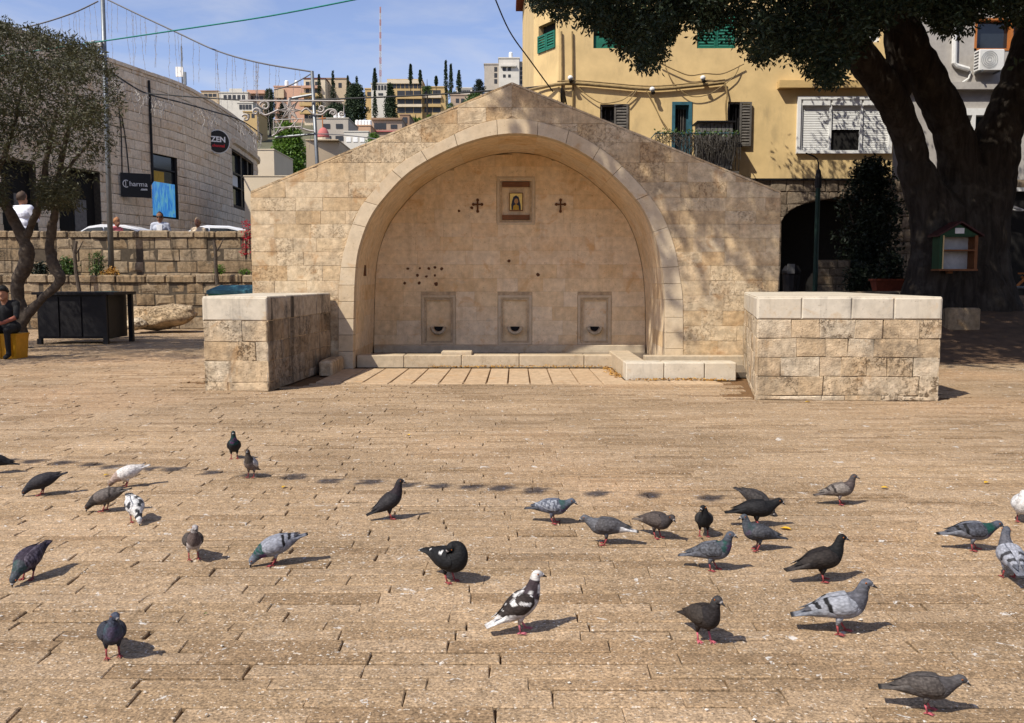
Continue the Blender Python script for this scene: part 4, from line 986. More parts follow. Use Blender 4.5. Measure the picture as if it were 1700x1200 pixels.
c = P(938, 160, YY - .45); t = thing('satellite_dish', 'dark satellite dish edge-on behind the right gable slope', 'satellite dish', c)
m = MB(); prof = [(.30 * math.sin(k / 5 * 1.3), -.10 * (1 - math.cos(k / 5 * 1.3))) for k in range(1, 6)]
pts = []
for r_, d_ in prof: pts.append([c + Vector((d_ * 1.2 + math.sin(2 * math.pi * k / 14) * r_ * .28, r_ * math.sin(2 * math.pi * k / 14), r_ * math.cos(2 * math.pi * k / 14) * 1.05)) for k in range(14)])
m.rings(pts, cap=True); m.build('dish', MT['dark_metal'], t); m = MB(); m.tube([c, c + Vector((.1, .4, -.35))], .025, 6); m.build('arm', MT['dark_metal'], t)
# grey neighbour
GY = 30.35
grey = thing('grey_house', 'grey roughcast house with air conditioner beside the yellow house', 'house', (16, GY, .9))
GM = lambda u, z, d: Vector((u, GY - d, z))
def rg(x0, y0, x1, y1): a = P(x0, y1, GY); b = P(x1, y0, GY); return (a.x, b.x, a.z, b.z)
gx0, gx1 = xr0 + .005, P(1950, 0, GY).x
ho = [rg(1617, 30, 1700, 84), rg(1592, 180, 1690, 240)]
facade(grey, 'wall', GM, [gx0, gx1], zst - .5, 13.6, ho, MT['greywall'], .25)
m = MB(); m.box(gx0, gx1, GY - .02, GY + 8, 13.6, 13.85); m.build('roof', MT['greywall'], grey)
q = rg(1480, 150, 1950, 138); m = MB(); m.box(gx0, gx1, GY - .22, GY - .003, q[2], q[3]); m.build('ledge', MT['greywall'], grey)
h = ho[0]; w = panel(grey, 'window', GM, h, -.26, -.2, MT['glass']); m = MB(); e = .07
for q in ((h[0], h[0] + e, h[2], h[3]), (h[1] - e, h[1], h[2], h[3]), (h[0], h[1], h[2], h[2] + e), (lerp(h[0], h[1], .74), lerp(h[0], h[1], .79), h[2], h[3]), (h[0], h[1], h[3] - e, h[3])): m.box(q[0], q[1], GY - .02, GY + .2, q[2], q[3])
m.build('frame', MT['orange'], w)
h = ho[1]; w = panel(grey, 'window', GM, h, -.26, -.2, MT['glass']); m = MB(); e = .1
for q in ((h[0], h[0] + e, h[2], h[3]), (h[1] - e, h[1], h[2], h[3]), (h[0] + e, h[1] - e, h[3] - e * 2.2, h[3]), (lerp(h[0], h[1], .2), lerp(h[0], h[1], .26), h[2], h[3] - e * 2.2)): m.box(q[0], q[1], GY - .05, GY + .2, q[2], q[3])
m.build('frame', MT['white_paint'], w)
m = MB(); m.tube([P(1588, 0, GY - .08), P(1585, 50, GY - .08), P(1584, 105, GY - .08), P(1588, 109, GY - .08), P(1608, 115, GY - .08)], .085, 8); m.build('pipe_cover', MT['white_paint'], grey)
m = MB(); m.tube([P(1612, 118, GY - .06), P(1608, 130, GY - .06), P(1590, 142, GY - .1), P(1572, 156, GY - .1)], .03, 6); m.build('drain_hose', MT['white_paint'], grey)
a = rg(1613, 87, 1656, 121); ac = thing('air_conditioner', 'white air conditioner unit below the orange framed window', 'air conditioner', (a[0], GY - .3, a[2]))
m = MB(); m.cbox(a[0], a[1], GY - .46, GY - .1, a[2], a[3], .02); m.build('case', MT['white_paint'], ac)
m = MB(); cx = lerp(a[0], a[1], .4); cz = (a[2] + a[3]) / 2; n = 20
for r_ in (.26, .2, .14, .07): m.tube([(cx + r_ * math.cos(2 * math.pi * k / n), GY - .475, cz + r_ * math.sin(2 * math.pi * k / n)) for k in range(n + 1)], .006, 4)
m.build('fan_grille', MT['metal'], ac)
for k in range(6):
    z = lerp(a[2] + .08, a[3] - .08, k / 5); m = MB(); m.box(a[0] - .012, a[0], GY - .42, GY - .16, z - .015, z + .015); m.build('vent', MT['dark_metal'], ac)
for x in (a[0] + .1, a[1] - .1): m = MB(); m.box(x - .02, x + .02, GY - .5, GY - .003, a[2] - .05, a[2]); m.build('bracket', MT['metal'], ac)
# ------------------------------------------------------------------ the town on the hill
def hue(name, c): return plain(name, c, .85, var=.08, scale=.6)
HM = {k: hue('house ' + k, v) for k, v in dict(white=(.56, .53, .47), beige=(.47, .37, .25), pink=(.50, .30, .21), yellow=(.46, .325, .15), peach=(.50, .315, .20), brown=(.26, .17, .11), grey=(.38, .34, .29), stone=(.36, .27, .20), cream=(.58, .49, .36), dome=(.42, .13, .12), maroon=(.13, .045, .035)).items()}
HM['glass'] = plain('far window glass', (.035, .037, .042), .35); HM['tank'] = plain('white water tank', (.75, .75, .73), .5)
def far_house(label, x0, y0, x1, y1, D, mat, wins=(), bands=(), name='hill_house', deep=9, roof=None, tanks=(), extra=(), winmat='glass', cat='house', turn=0.0):
    a = P(x0, y0, D); b = P(x1, y1, D); sc = D / FPX; zb = min(b.z, hill_z(D) if D > 70 else b.z) - 1.5
    t = thing(name, label, cat, ((a.x + b.x) / 2, D, zb), 'houses of the hill town')
    m = MB(); m.hexa([(a.x, D, zb), (b.x, D + turn, zb), (b.x, D + deep + turn, zb), (a.x, D + deep, zb), (a.x, D, a.z), (b.x, D + turn, a.z), (b.x, D + deep + turn, a.z), (a.x, D + deep, a.z)])
    w = m.build('wall', HM[mat], t)
    m = MB(); e = sc * 1.0; m.box(a.x - e, b.x + e, D - e + min(0, turn), D + deep + max(0, turn), a.z + .01, a.z + sc * 1.8); m.build('roof', HM[roof or mat], t)
    for bx0, by0, bx1, by1, bm, out in bands:
        p, q = P(bx0, by1, D), P(bx1, by0, D); m = MB(); m.box(p.x, q.x, D - out, D - .02, p.z, q.z); m.build('balcony' if out > .5 else 'band', HM[bm], t)
    for g_ in wins:
        wx0, wy0, wx1, wy1 = g_[:4]; nx, ny = (g_[4], g_[5]) if len(g_) > 4 else (1, 1); gap = g_[6] if len(g_) > 6 else .3; wm = g_[7] if len(g_) > 7 else winmat
        p, q = P(wx0, wy1, D), P(wx1, wy0, D); dx = (q.x - p.x) / nx; dz = (q.z - p.z) / ny
        for i in range(nx):
            for j in range(ny):
                cx, cz = p.x + dx * (i + .5), p.z + dz * (j + .5); hx, hz = dx * (1 - gap) / 2, dz * (1 - (gap if ny > 1 else 0)) / 2
                m = MB(); s = sc * .5
                m.rings([[(cx - hx - s, D - .06, cz - hz - s), (cx + hx + s, D - .06, cz - hz - s), (cx + hx + s, D - .06, cz + hz + s), (cx - hx - s, D - .06, cz + hz + s)], [(cx - hx, D - .05, cz - hz), (cx + hx, D - .05, cz - hz), (cx + hx, D - .05, cz + hz), (cx - hx, D - .05, cz + hz)], [(cx - hx, D - .03, cz - hz), (cx + hx, D - .03, cz - hz), (cx + hx, D - .03, cz + hz), (cx - hx, D - .03, cz + hz)]])
                m.build('window', HM[wm], t)
    for tx in tanks:
        p = P(tx, y0, D + .8); m = MB(); m.lathe([(sc * 3.2, 0), (sc * 3.2, sc * 7.5), (sc * 2, sc * 9)], (p.x, p.y, a.z + sc * 1.8), 10); m.build('water_tank', HM['tank'], t, smooth=False)
    for fn in extra: fn(t, D, sc)
    return t
far_house('far flat house with brown overhanging roof above the shop parapet', 334, 152, 363, 178, 320, 'beige', [(338, 156, 360, 160, 3, 1)], roof='brown')
far_house('far white house with low dome-like upper storey left of the pink roof', 364, 154, 412, 185, 318, 'white', [(370, 158, 408, 165, 5, 1, .45)], bands=[(381, 147, 402, 154, 'white', .2)])
far_house('far house with a rounded pink roof parapet on the skyline', 411, 152, 442, 185, 322, 'stone', [(414, 160, 438, 166, 3, 1)], roof='pink', bands=[(411, 150, 441, 156, 'pink', 1.0)])
far_house('small white house with a row of dark windows above the round sign', 394, 171, 420, 186, 230, 'white', [(397, 174, 418, 181, 4, 1, .35)])
far_house('small yellow house partly hidden by the garland, below the white house', 404, 186, 427, 212, 215, 'yellow', [(408, 189, 424, 195, 2, 1, .5)])
far_house('broad pink block with pale balcony on the skyline left of the lamp pole', 455, 144, 505, 185, 315, 'pink', [(459, 148, 470, 154, 1, 1), (459, 162, 497, 168, 4, 1, .5)], bands=[(456, 148, 472, 163, 'beige', .8)], tanks=(476, 492))
far_house('stepped apartment house with yellow balconies behind the lamp pole', 504, 131, 541, 205, 300, 'cream', [(507, 136, 530, 142, 3, 1), (507, 148, 530, 154, 3, 1), (505, 164, 534, 170, 4, 1), (505, 177, 534, 183, 4, 1), (505, 190, 534, 196, 4, 1)],
          bands=[(501, 143, 533, 147, 'pink', 1.2), (500, 156, 535, 162, 'yellow', 1.6), (499, 171, 535, 177, 'yellow', 1.6), (499, 184, 535, 190, 'yellow', 1.6)], roof='maroon')
far_house('tall beige house with dark flat roof between two cypresses', 542, 131, 576, 190, 305, 'beige', [(548, 138, 570, 145, 2, 1, .6)], roof='brown')
far_house('ochre house corner just left of the white school wing', 606, 148, 620, 180, 310, 'yellow', [(609, 153, 617, 159)])
school_w = [(617, 142, 642, 149, 5, 1, .45)]
far_house('white side wing of the yellow school with narrow windows', 616, 139, 643, 200, 300, 'white', school_w + [(627, 155, 637, 158)])
far_house('long yellow school building with rows of dark balcony windows', 643.5, 133, 701, 200, 300, 'yellow', [(644, 140, 700, 146, 8, 1, .3), (659, 151, 700, 160, 3, 1, .15), (659, 165, 700, 173, 3, 1, .15), (659, 178, 700, 187, 3, 1, .15)],
          bands=[(643, 132.5, 701, 139, 'cream', .5), (659, 173.5, 701, 178, 'cream', .9), (659, 160.5, 701, 164.5, 'yellow', .9)])
far_house('lower yellow school wing with brown balconies at its right end', 702, 145, 741, 200, 302, 'yellow', [(704, 150, 732, 157, 2, 1, .15), (704, 164, 732, 173, 2, 1, .15), (704, 178, 732, 186, 2, 1, .15)],
          bands=[(702, 158, 733, 163, 'cream', .9), (702, 173, 733, 178, 'yellow', .9)])
far_house('low white wall-like house on the skyline right of the palms', 757, 147, 784, 160, 340, 'white', [(760, 150, 781, 153, 6, 1, .4)])
far_house('brown terraced house below the low white skyline house', 748, 158, 800, 200, 260, 'stone', [(755, 164, 790, 170, 4, 1, .5)])
far_house('narrow pale apartment tower just left of the taller white tower', 804, 107, 832, 200, 330, 'grey', [(820, 110, 826, 140, 1, 3, .35)])
far_house('tall white apartment tower beside the yellow house edge', 828, 97, 862, 200, 322, 'white', [(833, 112, 850, 117, 2, 1, .5), (833, 124, 850, 128, 2, 1, .6)], bands=[(831, 108, 857, 111, 'white', .9)], tanks=(848,))
far_house('dark balconied strip of the white tower against the yellow house', 862.5, 104, 874, 200, 324, 'grey', [(863, 110, 869, 140, 1, 4, .4)])
far_house('grey beige flat roofed house with white water tanks right of the lamp pole', 523, 197, 579, 262, 140, 'grey', [(534, 206, 550, 213), (556, 206, 571, 213), (557, 226, 570, 233, 1, 1, .1), (540, 226, 551, 233)], tanks=(557, 564, 570))
far_house('peach house carrying a row of white water tanks', 588, 209, 616, 262, 150, 'peach', [(594, 226, 612, 234, 2, 1, .5)], tanks=(593, 598.5, 604, 609, 614))
far_house('brown stone house with three arched windows on the slope', 617, 198, 668, 262, 155, 'stone', [(621, 205, 641, 214, 3, 1, .2), (647, 207, 661, 213)], bands=[(617, 217, 660, 219, 'dome', .3), (617, 196, 668, 199, 'brown', .4)])
far_house('small brown roof house at the right of the arched windows', 664, 191, 680, 230, 160, 'brown', [(668, 195, 677, 204)])
far_house('low white house with pale shuttered windows above the gable slope', 571, 219, 612, 262, 120, 'white', [(573, 228, 607, 235, 3, 1, .4, 'tank')])
far_house('plain beige rendered block just behind the left gable slope', 508, 233, 562, 300, 62, 'beige', (), deep=5, turn=.6)
far_house('pale stone wall block between the shop corner and the green tree', 424, 249, 456, 310, 70, 'cream', (), deep=6)
far_house('long low white parapet house behind the left shoulder of the gable', 405, 293, 500, 330, 45, 'cream', (), deep=4)
# pink church dome with an iron frame beside it
p = P(537, 229, 110); sc = 110 / FPX; t = thing('church_dome', 'small pink dome on a drum beside the lamp pole', 'dome', (p.x, p.y, p.z - 4))
m = MB(); m.lathe([(sc * 10 * math.cos(k / 8 * 1.55), sc * 17 * math.sin(k / 8 * 1.55)) for k in range(9)], (p.x, p.y, p.z), 18); m.build('dome', HM['dome'], t, smooth=True)
m = MB(); m.lathe([(sc * 10.5, -6), (sc * 10.5, -.01)], (p.x, p.y, p.z), 12); m.build('drum', HM['cream'], t)
m = MB(); m.tube([P(536, 214, 110), P(535, 188, 110)], sc * .9, 5); m.tube([P(529, 197, 110), P(541, 196, 110)], sc * .8, 5); m.build('cross', MT['orange'], t)
# lattice mast on the skyline
t = thing('radio_mast', 'tall thin red and white lattice mast on the skyline', 'mast', P(631, 140, 345))
MAST = (plain('faded white mast paint', (.42, .42, .44), .6), plain('faded red mast paint', (.36, .20, .19), .6))
for k in range(12):
    y0_, y1_ = lerp(137, 11, k / 12), lerp(137, 11, (k + 1) / 12); m = MB(); s = 345 / FPX * lerp(1.7, .8, k / 12)
    a, b = P(631.5, y0_, 345), P(631.5, y1_, 345)
    for dx, dy in ((-1, 0), (1, 0), (0, 1.5)): m.tube([a + Vector((dx * s, dy * s, 0)), b + Vector((dx * s, dy * s, 0))], .11, 3)
    for j in range(4):
        z0_, z1_ = lerp(a.z, b.z, j / 4), lerp(a.z, b.z, (j + 1) / 4); m.tube([(a.x - s, a.y, z0_), (a.x + s, a.y, z1_)], .07, 3); m.tube([(a.x + s, a.y, z0_), (a.x - s, a.y, z1_)], .07, 3)
    m.build('segment', MAST[k % 2], t)

# ------------------------------------------------------------------ foliage
def leaf_quad(mb, c, d, s, wdt, r):
    d = d.normalized(); a = d.cross(Vector((r.gauss(0, 1), r.gauss(0, 1), r.gauss(0, 1)))).normalized(); n = d.cross(a)
    e = c + d * s; mid_ = c + d * s * .5 + n * s * .08
    mb.add([c, mid_ + a * wdt, e, mid_ - a * wdt], [(0, 1, 2, 3)])
def clump(mb, c, rad, n, s, wd, r, droop=.3, squash=.8):
    for _ in range(n):
        v = Vector((r.gauss(0, 1), r.gauss(0, 1), r.gauss(0, 1))); v.normalize(); v *= rad * r.random() ** .45; v.z *= squash
        d = Vector((r.gauss(0, 1), r.gauss(0, 1), r.gauss(0, .8) - droop)) + v / rad * .6
        leaf_quad(mb, c + v, d, s * r.uniform(.7, 1.3), wd * r.uniform(.7, 1.2), r)
def far_tree(label, px, ytop, ybot, wpx, D, mat, shape='cypress', n=420, name='cypress_tree', group='trees of the hill town'):
    r = random.Random(int(px * 7 + ytop)); a = P(px, ytop, D); sc = D / FPX; zb = min(P(px, ybot, D).z, a.z - 1); H = a.z - zb; R_ = wpx / 2 * sc
    t = thing(name, label, 'tree', (a.x, D, zb), group)
    m = MB(); m.tube([(a.x, D, zb - 3), (a.x, D, zb + H * .5), (a.x, D, zb + H * .95)], [R_ * .16, R_ * .1, R_ * .03], 6); m.build('trunk', MT['bark'], t)
    m = MB()
    for _ in range(n):
        k = r.random() ** .8
        if shape == 'cypress': rad = R_ * (math.sin(min(1, k * 1.1 + .06) * math.pi * .5 + .0) if k < .25 else 1 - ((k - .25) / .75) ** 1.5) ; z = zb + H * k
        elif shape == 'cone': rad = R_ * (1 - k) ** .8 * (1 if k > .06 else .6); z = zb + H * k
        elif shape == 'palm':
            ang = r.uniform(0, 6.28); el = r.uniform(-.7, 1.0); L = R_ * r.uniform(.7, 1.1); pts = [Vector((a.x, D, zb + H * .62))]
            for q in range(1, 5): pts.append(pts[0] + Vector((math.cos(ang) * L * q / 4 * math.cos(el), math.sin(ang) * L * q / 4 * math.cos(el), L * math.sin(el) * q / 4 - L * .55 * (q / 4) ** 2)))
            for q in range(4): 
                for _q in range(3): leaf_quad(m, pts[q].lerp(pts[q + 1], r.random()), (pts[q + 1] - pts[q]) + Vector((r.gauss(0, .3), r.gauss(0, .3), r.gauss(0, .3))) * R_ * .4, R_ * .34, R_ * .05, r)
            continue
        else: rad = R_ * math.sqrt(max(0, 1 - (2 * k - .9) ** 2 / 1.25)); z = zb + H * k
        rad *= .72 + .45 * mnoise.noise(Vector((k * 5 + px, math.floor(r.random() * 7), D)))
        th = r.uniform(0, 6.28); rr_ = rad * r.random() ** .4
        clump(m, Vector((a.x + rr_ * math.cos(th), D + rr_ * math.sin(th), z)), max(R_ * .16, sc * 1.3), 7, max(R_ * .16, sc * 1.6), max(R_ * .045, sc * .6), r, droop=-.6 if shape == 'cypress' else .1)
    m.build('crown', MT[mat], t)
cy = [(529.5, 124, 210, 16, 'darkest slim cypress just right of the lamp pole top'), (552.5, 118, 205, 15, 'tall pointed cypress in front of the beige house'), (577.5, 126, 205, 13, 'cypress at the left side of the bushy pine'), (592, 127, 195, 15, 'cypress poking above the bushy pine'),
      (622, 114, 150, 11, 'small cypress on the skyline left of the lattice mast'), (681.5, 107, 140, 9, 'slim cypress standing behind the school roof'), (697.5, 117, 140, 7, 'smallest cypress behind the school roof end'), (740, 101, 160, 9, 'left cypress of the skyline pair above the palms'), (748.5, 106, 160, 10, 'right cypress of the skyline pair above the palms'), (762, 117, 156, 12, 'ragged cypress right of the skyline pair'), (622, 152, 205, 12, 'short cypress in front of the white school wing'), (724, 127, 142, 6, 'tiny far tree on the skyline right of the school palm')]
for px, a, b, w_, lab in cy: far_tree(lab, px, a, b, w_, 290 if a > 100 else 330, 'cypress_leaf', n=330)
far_tree('broad bushy dark pine on the hillside below the lattice mast', 590, 142, 222, 48, 230, 'cypress_leaf', 'round', 900, 'pine_tree')
far_tree('dark wide conical conifer in front of the yellow school', 648, 140, 206, 36, 235, 'cypress_leaf', 'cone', 900, 'conifer')
far_tree('dark leafy tree at the left end of the town below the pink roof', 447, 148, 215, 26, 240, 'cypress_leaf', 'round', 600, 'dark_tree')
far_tree('dark tree mass between the garland star and the apartment house', 470, 172, 230, 30, 190, 'shade_leaf', 'round', 500, 'dark_tree')
far_tree('dense dark tree behind the lamp pole and peach house', 560, 176, 225, 60, 200, 'cypress_leaf', 'round', 800, 'dark_tree')
far_tree('round green tree left of the pale tower', 795, 133, 178, 27, 280, 'shade_leaf', 'round', 500, 'green_tree')
far_tree('palm with a ragged crown at the right end of the school roof', 709, 129, 175, 20, 285, 'bush_leaf', 'palm', 34, 'palm_tree')
far_tree('palm below the pair of skyline cypresses', 750, 136, 185, 22, 270, 'bush_leaf', 'palm', 34, 'palm_tree')
far_tree('low green palm in front of the school, left one', 690, 188, 220, 27, 200, 'bright_leaf', 'palm', 40, 'palm_tree')
far_tree('low green palm in front of the school, right one', 715, 182, 215, 20, 195, 'bright_leaf', 'palm', 34, 'palm_tree')
far_tree('bright green bush peeping over the left gable slope', 620, 222, 262, 34, 100, 'bright_leaf', 'round', 240, 'green_bush')
far_tree('low grey green shrub under the pair of skyline cypresses', 748, 172, 215, 26, 240, 'bush_leaf', 'round', 240, 'green_bush')
far_tree('large fresh green tree between the shop corner and lamp pole', 478, 207, 345, 72, 80, 'bright_leaf', 'round', 1500, 'green_tree')
far_tree('grey green shrub filling the gap under the pale tower', 790, 158, 215, 60, 250, 'bush_leaf', 'round', 500, 'green_bush')

# ------------------------------------------------------------------ lamp poles, wires and the light garlands
pa = P(185, 447, 27.6); pb = P(169.5, -30, 27.6)
pole1 = thing('lamp_pole', 'tall grey metal pole standing on the terrace left of the shop sign', 'pole', pa)
m = MB(); m.tube([(pa.x, pa.y, 1.45), (lerp(pa.x, pb.x, .5), pa.y, lerp(pa.z, pb.z, .5)), pb], [.085, .075, .06], 10); m.build('shaft', MT['metal'], pole1, smooth=True)
m = MB(); m.lathe([(.17, 0), (.17, .03), (.1, .05), (.1, .35), (.085, .4)], (pa.x, pa.y, 1.47), 10); m.build('base', MT['dark_metal'], pole1)
q = P(163, 72, 27.5); m = MB(); m.box(q.x - .16, q.x + .1, q.y - .08, q.y + .08, q.z - .09, q.z + .07); m.build('junction_box', MT['white_paint'], pole1)
for y0_ in (70, 92): q0, q1 = P(141, y0_, 27.5), P(171, y0_, 27.5); m = MB(); m.tube([q0, q1], .022, 5); m.build('bracket', MT['metal'], pole1)
m = MB(); m.tube([P(141, 70, 27.5), P(141, 118, 27.5)], .02, 4); m.build('bracket', MT['metal'], pole1)
D2 = 24.0
pole2 = thing('lamp_pole', 'slim leaning grey pole rising behind the left gable slope', 'pole', P(527, 300, D2))
m = MB(); m.tube([P(531, 345, D2), P(527, 278, D2), P(518, 118, D2)], [.055, .052, .045], 10); m.build('shaft', MT['metal'], pole2, smooth=True)
m = MB(); m.tube([P(457, 228, D2), P(521, 222.5, D2)], .03, 6); m.build('arm', MT['metal'], pole2)
m = MB(); m.tube([P(485, 163, D2), P(519, 157, D2)], .035, 6); m.build('arm', MT['metal'], pole2)
orn = thing('light_ornament', 'festive wire light frame with a star and scrolls on the leaning pole', 'decoration', P(518, 200, D2 - .05))
def spiral(cx, cy, r0, turns, a0, n=26, sgn=1): return [P(cx + r0 * (1 - k / n * .85) * math.cos(a0 + sgn * turns * 6.28 * k / n), cy + r0 * (1 - k / n * .85) * math.sin(a0 + sgn * turns * 6.28 * k / n), D2 - .08) for k in range(n + 1)]
OR = 'strand'
m = MB(); m.tube([P(398, 167, D2 - .08), P(571, 167.5, D2 - .08), P(571, 190, D2 - .08)], .022, 4); m.build('top_bar', MT[OR], orn)
for c in ((533, 180, 7, 1.2, 2.6, -1), (553, 188, 5, 1.1, 3.0, 1), (567, 188, 4, 1.1, .5, 1), (440, 176, 9, 1.2, 3.4, 1), (425, 186, 8, 1.1, .4, -1), (408, 196, 7, 1.1, 3.5, 1)):
    m = MB(); m.tube(spiral(*c[:5], sgn=c[5]), .026, 4); m.build('scroll', MT[OR], orn)
for pts in ([(524, 190), (535, 190), (545, 182), (556, 183), (560, 192)], [(432, 186), (440, 191), (452, 187), (462, 182)], [(500, 186), (508, 180), (514, 184), (521, 190)], [(452, 226), (470, 214), (490, 210), (510, 216), (521, 218)]):
    m = MB(); m.tube(catmull([tuple(P(a, b, D2 - .08)) for a, b in pts], 5), .024, 4); m.build('scroll', MT[OR], orn)
pts = [P(481 + (18 if k % 2 == 0 else 7) * math.cos(k * math.pi / 8 + math.pi / 2), 183 - (20 if k % 2 == 0 else 7) * math.sin(k * math.pi / 8 + math.pi / 2), D2 - .08) for k in range(17)]
m = MB(); m.tube(pts, .03, 4)
for k in range(0, 16, 2): m.tube([P(481, 183, D2 - .08), pts[k]], .018, 4)
m.build('star', MT[OR], orn)
for a, b in (((454, 199), (503, 197)), ((454, 199), (456, 224)), ((503, 197), (500, 215)), ((458, 199), (470, 216)), ((470, 199), (458, 222)), ((485, 198), (492, 214)), ((495, 198), (480, 214)), ((455, 212), (500, 210))):
    m = MB(); m.tube([P(*a, D2 - .1), P(*b, D2 - .1)], .014, 4); m.build('frame_wire', MT[OR], orn)
def curtain(label, pts, dep, strands, r, lens, wob=.02, grp='icicle light strings', bulbs=True, mat='strand', seed=1, main='grey_cable', mr=.022):
    rr_ = random.Random(seed); W = [P(a, b, d) for (a, b), d in zip(pts, dep)]; t = thing('icicle_lights', label, 'light string', W[0], grp)
    line = [Vector(p) for p in catmull([tuple(p) for p in W], 10)]
    m = MB(); m.tube(line, mr, 5); m.build('cable', MT[main], t)
    for k in range(strands):
        i = rr_.uniform(.2, len(line) - 1.3); p = line[int(i)].lerp(line[int(i) + 1], i % 1); L = rr_.uniform(*lens); m = MB(); n = max(3, int(L / .12)); x = y = 0; q = []
        for j in range(n + 1):
            q.append(p + Vector((x, y, -L * j / n))); x += rr_.gauss(0, wob); y += rr_.gauss(0, wob)
        m.tube(q, r, 3)
        if bulbs:
            for j in range(1, n, 1): m.ball(q[j] + Vector((rr_.gauss(0, .012), 0, 0)), r * 2.3, 4, 3)
        m.build('strand', MT[mat], t)
    return t
curtain('icicle lights hanging from the wire left of the tall pole', [(-90, 62), (0, 52), (60, 41), (120, 22), (163, 2)], [27] * 5, 26, .0045, (.8, 2.8), .012, seed=3)
curtain('icicle lights hanging from the long wire between the two poles', [(176, -2), (230, 24), (290, 52), (360, 84), (430, 104), (518, 119)], [27.5, 27, 26.5, 26, 25, 24], 40, .0045, (.5, 2.6), .012, seed=4)
curtain('short bright icicle garland along the curved shop facade', [(180, 116), (215, 140), (246, 156), (300, 170), (350, 184), (400, 200), (436, 224)], [36, 38, 40, 42.5, 45.5, 50, 53], 64, .011, (.25, 1.1), .05, seed=5, main='cable', mr=.035)
curtain('icicle lights dangling in front of the shop building near the tall pole', [(131, 84), (150, 90), (171, 96)], [27.4] * 3, 9, .006, (1.0, 2.2), .015, seed=8)
def cable(label, pts, dep, r, mat):
    W = [P(a, b, d) for (a, b), d in zip(pts, dep)]; return wire('overhead_cable', label, W, r, mat)
cable('bright green cable crossing the sky from the tall pole', [(-80, 108), (0, 93), (165, 69), (300, 49), (450, 26), (600, -3)], [27.3] * 3 + [26, 24.5, 23], .020, 'green_cable')
cable('dark wire running behind the gable from the shop to the yellow house', [(245, 155), (400, 166), (500, 166), (700, 158), (860, 147), (925, 140)], [40, 38, 36, 34, 31.5, 29.9], .03, 'cable')
cable('thin dark wire dropping from the sky to the yellow house corner', [(815, -20), (845, 50), (880, 100), (918, 152)], [26, 27.5, 29, 29.9], .022, 'cable')
cable('short looping wire hanging left of the leaning pole top', [(455, 149), (480, 142), (500, 132), (517, 122)], [24] * 4, .016, 'grey_cable')
cable('low wire running from the leaning pole towards the gable slope', [(525, 222), (570, 224), (620, 230), (670, 240)], [24, 23.5, 23, 22], .014, 'grey_cable')
# string of leafy tufts high above the square; the photograph shows its row of shadows on the setts
srow = [(20, 762), (66, 764), (113, 767), (160, 770), (196, 773), (232, 774), (266, 776), (300, 778), (360, 783), (430, 787), (496, 790), (556, 797), (622, 799), (684, 803), (737, 805), (793, 806), (842, 808), (898, 812), (1002, 817), (1087, 820), (1185, 824), (1292, 829)]
hgt = 3.4; t = thing('hanging_garland', 'dark tufted garland strung high over the square that drops a row of shadows', 'garland', (0, 4, hgt))
rr_ = random.Random(9); line = []
for a, b in srow:
    q = G(a, b); line.append(q - SUN_DIR * hgt)
e0 = line[0] + (line[0] - line[1]) * 6; e1 = line[-1] + (line[-1] - line[-2]) * 5
m = MB(); m.tube([e0 + Vector((0, 0, .5))] + line + [e1 + Vector((0, 0, .5))], .004, 4); m.build('cord', MT['cable'], t)
for p in line:
    m = MB(); clump(m, p - Vector((0, 0, .05)), .064, 120, .055, .012, rr_, .4); m.build('tuft', MT['shade_leaf'], t)
# ------------------------------------------------------------------ bodies grown as one skin
def fuse(name, prims, mats, voxel, smooth=4, parent=None, tints=None, loc=None):
    """prims: (p0, p1, r0, r1, tint) capsules merged into one continuous surface"""
    mb = MB()
    for p0, p1, r0, r1, _ in prims:
        p0, p1 = Vector(p0), Vector(p1); d = (p1 - p0); L = d.length
        if L < 1e-5: mb.ball(p0, r0, 12, 8); continue
        d.normalize(); pts = []; rad = []
        for k in range(5): a = -math.pi / 2 + math.pi / 2 * k / 4 + .02; pts.append(p0 + d * math.sin(a) * r0); rad.append(max(.001, r0 * math.cos(a)))
        for k in range(5): a = math.pi / 2 * k / 4 - .02 * (k == 4); pts.append(p1 + d * math.sin(a) * r1); rad.append(max(.001, r1 * math.cos(a)))
        mb.tube(pts, rad, 12)
    me = mb.mesh(name + '_raw', []); o = bpy.data.objects.new('raw', me); COL.objects.link(o)
    r = o.modifiers.new('r', 'REMESH'); r.mode = 'VOXEL'; r.voxel_size = voxel
    s = o.modifiers.new('s', 'SMOOTH'); s.iterations = smooth; s.factor = .5
    dg = bpy.context.evaluated_depsgraph_get(); me2 = bpy.data.meshes.new_from_object(o.evaluated_get(dg)); bpy.data.objects.remove(o)
    me2.name = name; me2.materials.clear()
    for m in (mats if isinstance(mats, (list, tuple)) else [mats]): me2.materials.append(m)
    me2.polygons.foreach_set('use_smooth', [True] * len(me2.polygons))
    if tints:
        at = me2.color_attributes.new('tint', 'FLOAT_COLOR', 'POINT'); buf = []
        segs = [(Vector(p[0]), Vector(p[1]), p[2], p[3], p[4]) for p in prims]
        for v in me2.vertices:
            best = None
            for p0, p1, r0, r1, c in segs:
                d = p1 - p0; k = max(0, min(1, (v.co - p0).dot(d) / max(1e-9, d.length_squared))); q = (v.co - p0 - d * k).length - lerp(r0, r1, k)
                if best is None or q < best[0]: best = (q, c)
            buf += [*best[1], 1.0]
        at.data.foreach_set('color', buf)
    return link(name, me2, parent, loc)

